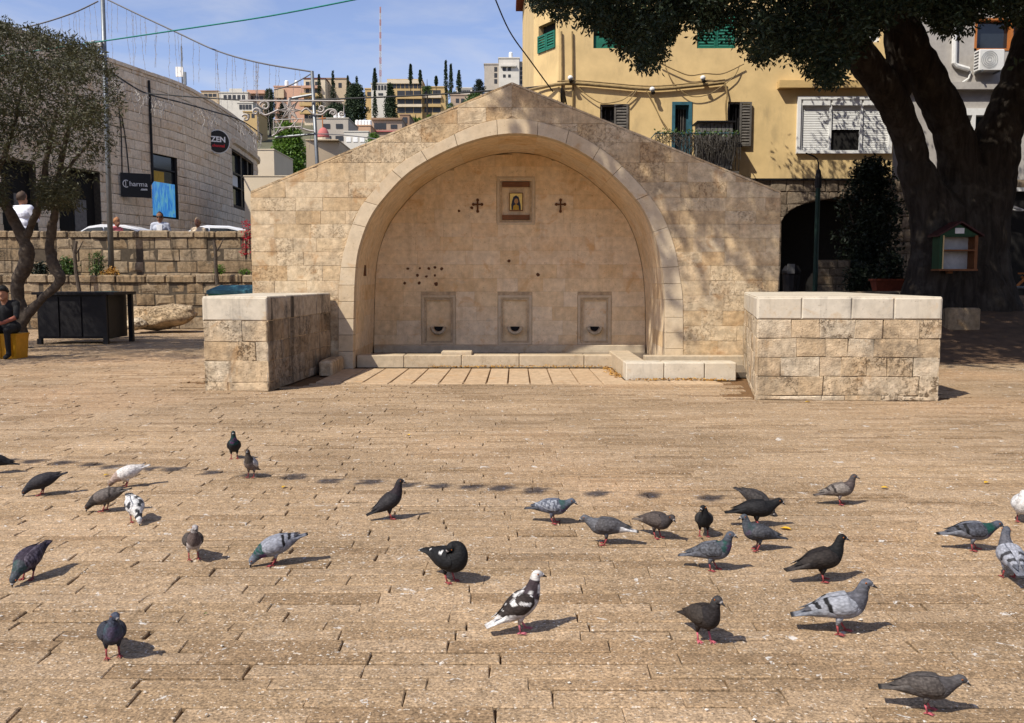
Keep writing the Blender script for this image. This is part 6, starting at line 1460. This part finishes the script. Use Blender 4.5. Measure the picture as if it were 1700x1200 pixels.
t, Q = person('person in pale blue open shirt over white tee with dark sunglasses behind the wall', 265, 351, 29.4, 1.75, (.42, .45, .52), (.05, .05, .07), skin=(.26, .13, .08), wide=1.05, turn=.15)
m = MB(); m.tube([Q(-.085, -.06, 1.59), Q(-.05, -.105, 1.59), Q(0, -.108, 1.59), Q(.05, -.105, 1.59), Q(.085, -.06, 1.59)], .022, 6); m.build('sunglasses', MT['dark_metal'], t)
m = MB(); m.hexa([Q(-.07, -.128, 1.0), Q(.07, -.128, 1.0), Q(.07, -.10, 1.0), Q(-.07, -.10, 1.0), Q(-.085, -.115, 1.36), Q(.085, -.115, 1.36), Q(.085, -.05, 1.36), Q(-.085, -.05, 1.36)]); m.build('tee_shirt', WHT, t)
person('person with short fair hair in a cream patterned top behind the wall', 328, 361, 29.6, 1.75, (.50, .40, .28), (.2, .16, .12), hair=(.38, .28, .17), wide=1.02, turn=-.2)
person('person in a pink top half hidden by the tall pole', 193.5, 360, 29.6, 1.75, (.62, .16, .18), (.1, .05, .05), hair=(.30, .14, .06), turn=1.2)
t, Q = person('person seen from behind in a white shirt with a dark shoulder strap at the terrace', 36, 317, 29.2, 1.75, (.70, .72, .80), (.04, .05, .09), turn=math.pi * .86, wide=1.32, arms='phone', hair=(.07, .045, .03))
m = MB(); m.tube([Q(.16, .14, 1.42), Q(.10, .19, 1.25), Q(.0, .18, 1.05), Q(-.12, .17, .92)], .018, 5, flat=.6); m.build('shoulder_strap', plain('navy strap', (.03, .04, .12), .7), t)
# seated person on a yellow crate at the left edge
g0 = G(6, 596); zs = .46; x, y = g0.x - .02, g0.y + .25
cr = thing('plastic_crate', 'yellow plastic crate used as a seat at the left edge', 'crate', (x, y, 0)); YC = plain('yellow plastic', (.55, .26, .01), .5)
m = MB(); m.rings([[(x - .23, y - .2, 0), (x + .23, y - .2, 0), (x + .23, y + .2, 0), (x - .23, y + .2, 0)], [(x - .26, y - .22, .44), (x + .26, y - .22, .44), (x + .26, y + .22, .44), (x - .26, y + .22, .44)]]); m.build('shell', YC, cr)
m = MB(); m.box(x - .275, x + .275, y - .235, y + .235, .44, .47); m.build('rim', YC, cr)
for k in range(4): m = MB(); xx = x - .15 + k * .1; m.box(xx - .012, xx + .012, y - .232, y - .2, .04, .43); m.build('rib', YC, cr)
t = thing('person', 'person in black clothes sitting bent forward on the yellow crate', 'person', (x, y, 0)); BK = (.012, .012, .013)
V = lambda a, b, c: Vector((x + a, y + b, c))
pr = [(V(-.12, .0, .58), V(.10, .0, .58), .13, .13, BK), (V(-.01, 0, .7), V(.03, -.06, .9), .14, .15, BK), (V(-.14, -.08, 1.02), V(.20, -.08, 1.02), .08, .08, BK), (V(.02, -.1, .98), V(.03, -.14, 1.12), .06, .055, SKIN),
      (V(.03, -.17, 1.18), V(.02, -.18, 1.27), .088, .092, SKIN), (V(.03, -.27, 1.2), V(.03, -.28, 1.18), .017, .019, SKIN), (V(.03, -.22, 1.13), V(.03, -.23, 1.12), .05, .05, SKIN)]
for s in (-1, 1):
    hp, kn, an = V(s * .10, -.02, .56), V(s * .17, -.36, .54), V(s * .15, -.30, .09)
    sh, el, ha = V(s * .20 + .02, -.08, 1.0), V(s * .25 + .03, -.22, .78), V(s * .10 + .02, -.40, .68)
    pr += [(hp, kn, .10, .07, BK), (kn, an, .06, .045, BK), (an, V(s * .16, -.44, .045), .048, .042, BK), (sh, el, .06, .05, BK), (el, ha, .044, .034, (.26, .09, .06)), (ha, ha + Vector((-s * .07, -.04, -.02)), .036, .026, (.26, .09, .06))]
    for f in range(4): b_ = ha + Vector((-s * .07, -.04 - .018 * (f - 1.5), -.01)); pr.append((b_, b_ + Vector((-s * .06, -.02, -.025)), .011, .009, (.26, .09, .06)))
    pr.append((ha + Vector((0, -.03, .02)), ha + Vector((-s * .05, -.06, .04)), .012, .01, (.26, .09, .06)))
fuse('body', pr, CLOTH, .016, 3, t, tints=True)
m = MB(); rs = []
for i in range(6):
    a = math.pi / 2 * i / 5; r_ = .106 * math.cos(a) + .002; rs.append([V(.02 + r_ * math.cos(2 * math.pi * j / 14), -.165 + r_ * 1.05 * math.sin(2 * math.pi * j / 14), 1.235 + (.035 if math.sin(2 * math.pi * j / 14) < -.4 and i < 3 else 0) + .142 * math.sin(a)) for j in range(14)])
m.rings(rs); m.build('hair', plain('black hair', (.01, .009, .008), .6), t, smooth=True)
for s in (-1, 1): m = MB(); m.ball(V(.03 + s * .034, -.258, 1.215), .007, 6, 4); m.build('eye', MT['dark_metal'], t)
# ------------------------------------------------------------------ pigeons
def plumage():
    m = NT('plumage'); at = m.n('VertexColor'); at.layer_name = 'tint'
    tc = m.n('TexCoord'); mp = m.n('Mapping'); m.l(tc.outputs['Object'], mp.inputs['Vector']); mp.inputs['Scale'].default_value = (40, 90, 90)
    n = m.noise(1.0, 3, .6, vec=mp.outputs[0]); m2 = m.n('Mapping'); m.l(tc.outputs['Object'], m2.inputs['Vector']); m2.inputs['Scale'].default_value = (52, 95, 95); vf = m.vor(1.0, m2.outputs[0]); c0 = m.mix(1.0, at.outputs[0], m.grey(m.range(vf.outputs['Distance'], .1, .75, 1.0, .62)), 'MULTIPLY'); c = m.mix(1.0, c0, m.grey(m.range(n, .3, .7, .78, 1.25)), 'MULTIPLY')
    m.bump(vf.outputs['Distance'], .45, .004); m.done(c, .72, .18); return m.mat
PL = plumage()
POSE = {
 'walk': [(-.195, .070, .026, .005), (-.14, .082, .031, .010), (-.085, .100, .042, .030), (-.035, .118, .056, .048), (.015, .126, .060, .056), (.055, .136, .051, .054), (.082, .165, .034, .038), (.094, .195, .0245, .026), (.102, .216, .0215, .023), (.112, .229, .0205, .022), (.128, .227, .013, .0135), (.135, .223, .0075, .0075), (.157, .213, .0015, .0015)],
 'alert': [(-.165, .040, .026, .005), (-.115, .060, .031, .010), (-.075, .082, .042, .030), (-.035, .108, .056, .048), (.0, .132, .060, .055), (.03, .158, .050, .050), (.050, .195, .032, .035), (.058, .226, .0235, .025), (.063, .247, .021, .022), (.072, .259, .020, .021), (.089, .257, .013, .0135), (.096, .253, .0075, .0075), (.117, .244, .0015, .0015)],
 'low': [(-.195, .092, .026, .005), (-.14, .100, .031, .010), (-.085, .112, .042, .032), (-.035, .122, .056, .049), (.015, .124, .060, .056), (.058, .124, .051, .052), (.092, .138, .034, .036), (.116, .152, .025, .026), (.133, .163, .0215, .023), (.146, .168, .0205, .021), (.161, .162, .013, .0135), (.167, .157, .0075, .0075), (.186, .144, .0015, .0015)],
 'peck': [(-.175, .165, .026, .005), (-.125, .152, .031, .010), (-.08, .140, .042, .032), (-.035, .128, .056, .050), (.015, .113, .060, .056), (.056, .098, .050, .050), (.090, .080, .034, .036), (.112, .062, .025, .026), (.127, .047, .0215, .022), (.136, .036, .0205, .020), (.141, .023, .013, .0130), (.143, .017, .0075, .0075), (.147, -.002, .0015, .0015)],
 'tuck': [(-.185, .135, .030, .006), (-.13, .135, .034, .012), (-.08, .130, .046, .036), (-.035, .125, .060, .054), (.015, .122, .065, .062), (.055, .128, .056, .060), (.078, .158, .042, .045), (.072, .188, .032, .034), (.052, .198, .027, .027), (.034, .194, .023, .023), (.022, .184, .014, .014), (.017, .177, .008, .008), (.006, .160, .0015, .0015)],
}
def mixc(a, b, t): return tuple(lerp(p, q, t) for p, q in zip(a, b))
def pigeon(label, px, py, heading, pose, st, size=1.0, yaw_head=0.0, step=.0, seed=0):
    r = random.Random(seed * 13 + int(px)); ctrl = POSE[pose]; ns = 5; S = catmull(ctrl, ns); N = len(S)
    mb = MB(); off = Vector((r.uniform(-9, 9), r.uniform(-9, 9), r.uniform(-9, 9)))
    def col(t, part, p, u=0.0, side=0.0, a=0.0):
        n1 = mnoise.noise(Vector(p) * 26 + off); n2 = mnoise.noise(Vector(p) * 75 + off)
        if part == 'wing':
            c = st['wing']
            if st.get('check'): c = mixc(c, st['check'], .75 if n2 > .02 else .0)
            if st.get('bar') and (.52 < u < .59 or .68 < u < .76) and not (u > .9): c = st['bar']
            if u > .84: c = st['tip']
        else:
            if t < .35: c = st['band']
            elif t < 2.2: c = st['tail']
            elif t < 4.0: c = st['rump'] if math.sin(a) > .2 else st['belly']
            elif t < 5.3: c = st['belly'] if math.sin(a) < -.1 else st['mantle']
            elif t < 7.6 and not 0:
                c = st['neck']
                if st.get('iris') and abs(n1 + math.cos(a) * .35) > .22 and t < 7.0: c = mixc(c, (.008, .075, .055) if math.sin(a) > -.35 + .3 * n1 else (.10, .035, .10), st['iris'])
            elif t < 10.6: c = st['head']
            else: c = (.03, .028, .03) if t > 11.1 else (.45, .42, .40)
        if st.get('pied') and n1 > st['pied'][0] and t < 10.6: c = st['pied'][1]
        k = 1 + .16 * n2
        return tuple(max(0, q * k) for q in c)
    frames = []
    for i in range(N):
        x, z, w_, h_ = S[i]; a = S[max(i - 1, 0)]; b = S[min(i + 1, N - 1)]; tx, tz = b[0] - a[0], b[1] - a[1]; l = math.hypot(tx, tz) or 1; tx /= l; tz /= l
        frames.append((Vector((x, 0, z)), Vector((-tz, 0, tx)), w_, h_, i / ns))
    Y = Vector((0, 1, 0)); rings = []; cols = []; n = 18
    for c, nrm, w_, h_, t in frames:
        rg_ = []
        for k in range(n):
            a = 2 * math.pi * k / n; q = c + Y * (w_ * math.cos(a)) + nrm * (h_ * math.sin(a) * (1.0 if math.sin(a) > 0 else 1.06))
            if t > 6.5 and yaw_head:
                kk = min(1, (t - 6.5) / 2) * yaw_head; pv = frames[6 * ns + 2][0]; d = q - pv; q = pv + Vector((d.x * math.cos(kk) - d.y * math.sin(kk), d.x * math.sin(kk) + d.y * math.cos(kk), d.z))
            rg_.append(q); cols.append(col(t, 'body', q, a=a))
        rings.append(rg_)
    mb.rings(rings, 0, True, cols)
    def fr(t):
        i = min(int(t * ns), N - 2); k = t * ns - i; A, B = frames[i], frames[i + 1]; return A[0].lerp(B[0], k), A[1].lerp(B[1], k), lerp(A[2], B[2], k), lerp(A[3], B[3], k)
    for sd in (-1, 1):                                            # folded wings: shells that follow the body's own section, primaries lying over the tail
        rs = []; cs = []; nu = 44; m_ = 11
        for i in range(nu + 1):
            u = i / nu; t = lerp(5.55, .75, u); c, nrm, w_, h_ = fr(t)
            back = max(0, (u - .42) / .58); w2 = lerp(w_, max(w_, .040), back); h2 = max(h_, lerp(.05, .014, back) if back else h_); c2 = c + nrm * .010 * back
            w2 *= lerp(1, .62, back ** 1.5); hi = math.radians(lerp(68, 84, back)); lo = math.radians(lerp(-34, 12, min(1, back * 1.3)))
            k0 = min(1, u / .14) ** .5; md = math.radians(lerp(14, 50, back)); hi = lerp(md, hi, k0); lo = lerp(md, lo, k0)
            if u > .86: q_ = (u - .86) / .14; hi = lerp(hi, md, q_ * .85); lo = lerp(lo, md, q_ * .85)
            so_ = 1.015 + .085 * k0 * (1 - .5 * back); rg_ = []
            for k in range(m_):
                a = lerp(lo, hi, k / (m_ - 1)); e = math.sin(math.pi * k / (m_ - 1)) ** .4; s = lerp(.99, so_, e)
                q = c2 + Y * sd * w2 * math.cos(a) * s + nrm * h2 * math.sin(a) * s; rg_.append(q); cs.append(col(t, 'wing', q, u=u - .05 * (k / (m_ - 1) - .5)))
            for k in range(4):
                a = lerp(hi, lo, (k + .5) / 4); q = c2 + Y * sd * w2 * math.cos(a) * .86 + nrm * h2 * math.sin(a) * .86; rg_.append(q); cs.append(st['wing'])
            rs.append(rg_)
        mb.rings(rs, 0, True, cs)
    LEG = st.get('leg', (.33, .07, .07)); th_c = st.get('thigh', st['belly'])
    for sd in (-1, 1):
        c, nrm, w_, h_ = fr(3.75); sw = step * sd; kx = c.x + .012
        hip = Vector((c.x + .004, sd * .026, c.z - h_ * .55)); hock = Vector((kx - .012 + sw * .5, sd * .027, .046)); ft = Vector((kx + .004 + sw, sd * .028, .007))
        mb.tube([hip, hip.lerp(hock, .55), hock], [.021, .0135, .0065], 10, col=[th_c] * 30); mb.tube([hock, ft], [.0048, .0042], 8, col=[LEG] * 16)
        for an, L in ((.0, .032), (.55, .027), (-.55, .027), (math.pi, .016)):
            e = ft + Vector((math.cos(an) * L, math.sin(an) * L, -.0035)); mb.tube([ft, ft.lerp(e, .5) + Vector((0, 0, .001)), e], [.0042, .0036, .0018], 6, col=[LEG] * 18)
        cH, nH, wH, hH = fr(9.0); e = cH + nH * hH * .25 + Y * sd * wH * .93
        if yaw_head: pv = frames[6 * ns + 2][0]; d = e - pv; e = pv + Vector((d.x * math.cos(yaw_head) - d.y * math.sin(yaw_head), d.x * math.sin(yaw_head) + d.y * math.cos(yaw_head), d.z))
        mb.ball(e, .0042, 8, 5, col=(.45, .13, .02)); mb.ball(e + Y * sd * .0016, .0031, 6, 4, col=(.005, .005, .005))
        cB, nB_, wB, hB_ = fr(11.05); mb.ball(cB + nB_ * hB_ * .9 + Y * sd * .004 if not yaw_head else e, .004 if not yaw_head else .001, 6, 4, col=(.5, .48, .46))
    o = mb.build('pigeon', PL, None, smooth=True)
    g = G(px, py); o.location = (g.x, g.y, .0025); o.rotation_euler = (0, 0, R(heading)); o.scale = (size * .88,) * 3
    return tag(o, label, 'pigeon', 'pigeons on the square')
D_ = (.022, .021, .023); BR = (.050, .040, .034); GR = (.13, .135, .155); LG = (.30, .31, .34); SL = (.055, .06, .075); WH = (.70, .68, .65); BK = (.012, .012, .013)
def sty(wing, body, head=None, neck=None, tail=None, band=None, tip=None, belly=None, **kw):
    d = dict(wing=wing, mantle=body, rump=body, belly=belly or body, head=head or body, neck=neck or head or body, tail=tail or body, band=band or tuple(.5 * q for q in (tail or body)), tip=tip or tuple(.6 * q for q in wing)); d.update(kw); return d
DARK = sty(D_, D_, iris=.25); BROWN = sty(BR, BR, head=(.04, .033, .03)); NEVER = sty(SL, SL, head=SL, iris=.3)
CHK = sty((.11, .115, .13), GR, head=(.09, .1, .125), neck=(.06, .07, .085), check=(.03, .03, .034), tail=GR, iris=.7)
LBAR = sty(LG, LG, head=(.12, .125, .145), neck=(.10, .10, .115), tail=(.20, .21, .235), band=(.03, .03, .033), tip=(.08, .08, .09), bar=BK)
LB2 = sty((.27, .28, .32), (.25, .26, .30), head=(.16, .175, .21), neck=(.08, .10, .12), tail=(.16, .165, .19), band=BK, tip=(.05, .05, .06), bar=BK, iris=.9)
pigs = [
 ('upright black pigeon with a glossy green neck, farthest back near the narrow block', 389, 762, 285, 'alert', sty(D_, D_, neck=(.01, .05, .045), head=(.02, .04, .04), iris=.95), 1.0, 0, 0),
 ('small brown and white pigeon just in front of the upright black one', 417, 793, 262, 'alert', sty((.5, .47, .44), (.16, .13, .11), head=(.07, .055, .045), belly=(.20, .16, .14)), .92, .2, 0),
 ('dark pigeon pecking at far left with its tail raised to the right', 73, 822, 205, 'peck', sty((.035, .032, .036), (.03, .028, .033)), 1.0, 0, .01),
 ('white pigeon with a pinkish brown head pecking in a group of three', 213, 808, 208, 'peck', sty((.66, .62, .58), (.66, .62, .58), head=(.24, .17, .13), neck=(.40, .30, .25), tip=(.5, .45, .42)), 1.0, 0, 0),
 ('grey brown pigeon pecking under the white pigeon', 178, 849, 188, 'peck', sty((.13, .11, .10), (.10, .085, .075), head=(.045, .038, .035), bar=(.05, .04, .035)), 1.0, 0, .01),
 ('white and black pied pigeon with head down, front of the group of three', 224, 866, 305, 'peck', sty((.60, .59, .58), (.64, .63, .61), head=WH, tail=WH, tip=(.08, .08, .09), pied=(.12, (.035, .035, .04))), 1.0, 0, 0),
 ('dark violet pigeon pecking towards the camera near the left edge', 50, 961, 262, 'peck', sty((.045, .035, .05), (.04, .03, .045), head=(.07, .08, .09), check=(.13, .11, .14), iris=.4), 1.02, 0, 0),
 ('brown mottled pigeon with a whitish head and feathered white legs', 321, 928, 296, 'walk', sty((.09, .075, .065), (.06, .045, .04), head=(.40, .37, .36), neck=(.12, .09, .08), belly=(.45, .40, .37), thigh=(.6, .55, .5), check=(.04, .033, .03)), .95, .15, 0),
 ('light blue grey pigeon with black wing bars pecking left', 460, 938, 198, 'peck', LB2, 1.05, 0, .01),
 ('slim dark pigeon standing tall and facing right in the middle', 648, 862, 18, 'alert', sty((.035, .032, .034), (.03, .026, .027), neck=(.028, .02, .024), tail=(.022, .02, .021)), 1.03, 0, 0),
 ('black pigeon with a white wing stripe bending to preen', 744, 966, 322, 'tuck', sty(BK, BK, tail=(.02, .02, .02), pied=(.52, WH)), 1.1, .8, 0),
 ('tall dark brown pigeon with a white head and white tail in the foreground', 866, 1050, 14, 'alert', sty((.035, .026, .022), (.035, .026, .023), head=(.60, .57, .54), neck=(.05, .035, .04), tail=WH, band=(.5, .48, .46), tip=(.5, .48, .46), belly=(.45, .41, .38), thigh=(.45, .38, .34), leg=(.55, .16, .2), pied=(.30, WH)), 1.08, 0, .02),
 ('dark slate pigeon facing the camera at lower left', 187, 1090, 300, 'walk', sty((.04, .043, .056), (.035, .037, .05), head=(.06, .07, .10), iris=.3), .95, .35, 0),
 ('speckled blue grey pigeon pecking right, centre of the square', 916, 869, 342, 'low', sty((.10, .11, .14), (.14, .15, .19), head=(.10, .115, .145), neck=(.07, .09, .11), check=(.34, .36, .40), tail=(.07, .075, .09), iris=.5), 1.0, 0, 0),
 ('grey pigeon with a white tail crouching low and facing left', 1008, 905, 172, 'low', sty((.10, .095, .10), (.09, .088, .095), head=(.12, .12, .13), tail=(.62, .60, .58), band=(.03, .03, .03), tip=(.04, .04, .04), check=(.06, .055, .055)), 1.02, 0, 0),
 ('brown pigeon turned towards the camera beside the white tailed one', 1089, 893, 312, 'low', sty((.085, .068, .06), (.075, .06, .055), head=(.05, .042, .042), tail=(.16, .13, .11)), .98, -.3, 0),
 ('small black pigeon facing the camera with its head turned left', 1168, 890, 262, 'walk', sty((.035, .032, .03), BK), .93, -.7, 0),
 ('grey chequered pigeon with a bright green neck walking right', 1180, 947, 338, 'walk', CHK, .98, 0, .015),
 ('dark mottled pigeon half hidden behind the long black one', 1254, 852, 318, 'peck', sty((.06, .052, .048), (.05, .045, .045), check=(.025, .022, .022)), .98, 0, 0),
 ('long black pigeon stretching its head to the right', 1254, 875, 358, 'low', sty((.018, .017, .018), BK, tail=(.014, .014, .015)), 1.08, 0, 0),
 ('dark grey pigeon facing left below the long black one', 1260, 914, 190, 'walk', sty((.06, .062, .07), (.055, .058, .068), head=(.075, .085, .10), check=(.10, .10, .11), iris=.3), .95, 0, .01),
 ('plain black brown pigeon walking right with a long low tail', 1362, 966, 8, 'walk', sty((.030, .024, .021), (.022, .018, .017), head=(.012, .012, .012), tail=(.05, .042, .038)), 1.08, 0, .015),
 ('pale grey pigeon with two black wing bars striding right', 1390, 1052, 350, 'walk', LBAR, 1.12, -.2, .02),
 ('small tan grey pigeon with dark wing bars at far right', 1392, 838, 352, 'walk', sty((.22, .19, .165), (.14, .115, .10), head=(.08, .07, .068), neck=(.09, .07, .065), tail=(.12, .10, .09), bar=(.04, .033, .03), belly=(.17, .14, .12), thigh=(.24, .2, .18)), .95, 0, .01),
 ('blue chequered pigeon with a green neck walking right near the right edge', 1612, 914, 350, 'low', sty((.09, .095, .115), (.16, .165, .19), head=(.075, .085, .11), neck=(.03, .05, .055), check=(.03, .03, .035), tail=(.14, .145, .165), band=BK, bar=BK, iris=.8), 1.05, 0, .02),
 ('pale grey pigeon seen from behind at the right edge', 1676, 962, 79, 'walk', sty((.33, .34, .38), (.34, .35, .39), head=(.10, .105, .125), neck=(.11, .11, .125), tail=(.15, .155, .18), band=(.035, .035, .04), tip=(.10, .105, .125), bar=(.05, .05, .055)), 1.1, -.4, 0),
 ('white pigeon partly cut off by the right edge', 1696, 866, 246, 'tuck', sty((.62, .61, .60), (.64, .63, .62), head=WH), 1.05, 0, 0),
 ('dark brown pigeon walking towards the camera with pinkish legs', 1166, 1064, 290, 'walk', sty((.045, .036, .03), (.032, .025, .022), head=(.05, .046, .046), neck=(.026, .022, .022), leg=(.55, .13, .16)), 1.02, .25, .01),
 ('mottled brown grey pigeon in the lower right corner with head low', 1534, 1182, 344, 'low', sty((.10, .085, .075), (.085, .075, .07), head=(.085, .08, .082), neck=(.075, .068, .068), tail=(.09, .078, .07), band=(.02, .02, .02), check=(.045, .037, .033), leg=(.45, .1, .12)), .88, 0, .01),
 ('dark pigeon mostly cut off by the left edge beside the row of shadows', -6, 786, 200, 'walk', DARK, .95, 0, 0),
]
for i, (lab, px, py, hd, po, st, sz, yh, stp) in enumerate(pigs): pigeon(lab, px, py, hd, po, st, sz, yh, stp, i)

# ------------------------------------------------------------------ fallen leaves and scraps
r = random.Random(44)
def leaf(label, px, py, s, mat, ang):
    g = G(px, py); b = MB(); c, sn = math.cos(ang), math.sin(ang)
    out = [(0, 0), (.3, .28), (.65, .30), (1, 0), (.65, -.3), (.3, -.26)]; mid_ = [(0.15, 0), (.5, 0), (.85, 0)]
    vs = [(g.x + (a * c - d * sn) * s, g.y + (a * sn + d * c) * s, .006 + abs(d) * s * .45 + r.uniform(0, .004)) for a, d in out + mid_]
    b.add(vs, [(0, 1, 6), (1, 2, 7, 6), (2, 3, 8, 7), (3, 4, 8), (4, 5, 7, 8)[0:4], (5, 0, 6, 7)]); tag(b.build('fallen_leaf', MT[mat], None, fix=False), label, 'leaf', 'single fallen leaves on the setts')
for lab, x, y, s in (('orange yellow leaf lying right of the dark grey pigeon', 1314, 881, .07), ('yellow leaf below the small tan grey pigeon', 1462, 811, .055), ('yellow leaf at far right above the chequered pigeon', 1634, 803, .055),
                     ('yellow leaf left of the tall slim dark pigeon', 468, 811, .05), ('pale yellow leaf beside the white pecking pigeon', 182, 789, .05), ('orange leaf on the empty setts in the middle distance', 680, 724, .06),
                     ('yellow leaf fallen below the wide block', 1336, 668, .07), ('small green leaf on the setts at lower left', 345, 1020, .018)):
    leaf(lab, x, y, s, 'bright_leaf' if 'green' in lab else 'yellow_leaf', r.uniform(0, 6.28))
def drift(label, pts, n, spread):
    b = MB()
    for _ in range(n):
        i = r.uniform(0, len(pts) - 1.001); p = Vector(pts[int(i)]).lerp(Vector(pts[int(i) + 1]), i % 1) + Vector((r.gauss(0, spread), -abs(r.gauss(0, spread)), 0)); s = r.uniform(.025, .06); a = r.uniform(0, 6.28); z = .012 + abs(r.gauss(0, .012))
        c, sn = math.cos(a), math.sin(a); b.add([(p.x, p.y, z), (p.x + c * s * .5 - sn * s * .25, p.y + sn * s * .5 + c * s * .25, z + r.uniform(0, .02)), (p.x + c * s, p.y + sn * s, z + r.uniform(-.004, .012)), (p.x + c * s * .5 + sn * s * .25, p.y + sn * s * .5 - c * s * .25, z + r.uniform(0, .02))], [(0, 1, 2, 3)])
    tag(b.build('fallen_leaves', MT['dry_leaf'], None, fix=False), label, 'leaf litter', None, 'stuff')
drift('drift of dry leaves along the foot of the trough', [(-1.4, 15.17, 0), (-.6, 15.15, 0), (-.1, 15.18, 0), (.8, 15.18, 0), (1.6, 15.15, 0)], 420, .05)
drift('drift of dry leaves in the corner of the stepped trough', [(1.55, 15.0, 0), (1.6, 14.3, 0), (1.62, 13.5, 0)], 160, .05)
drift('drift of yellow leaves below the forward trough', [(1.8, 13.22, 0), (2.3, 13.22, 0), (2.8, 13.2, 0), (3.1, 13.1, 0)], 330, .05)
b = MB()
for _ in range(420):
    y = 2.7 + 11 * r.random() ** 1.5; x = r.uniform(-1, 1) * (y * .6 + .3); s = r.uniform(.003, .011); a = r.uniform(0, 6.28); p = Vector((x, y, .004))
    b.add([p + Vector((s * math.cos(a + k * 1.57) * r.uniform(.5, 1.3), s * math.sin(a + k * 1.57) * r.uniform(.4, 1), r.uniform(0, .004))) for k in range(4)] + [p + Vector((0, 0, s * .7))], [(0, 1, 4), (1, 2, 4), (2, 3, 4), (3, 0, 4)])
tag(b.build('crumbs', plain('pale crumbs and droppings', (.55, .50, .43), .8, var=.4, scale=20), None, fix=False), 'pale crumbs and droppings scattered on the setts', 'crumbs', None, 'stuff')
bpy.context.view_layer.update()
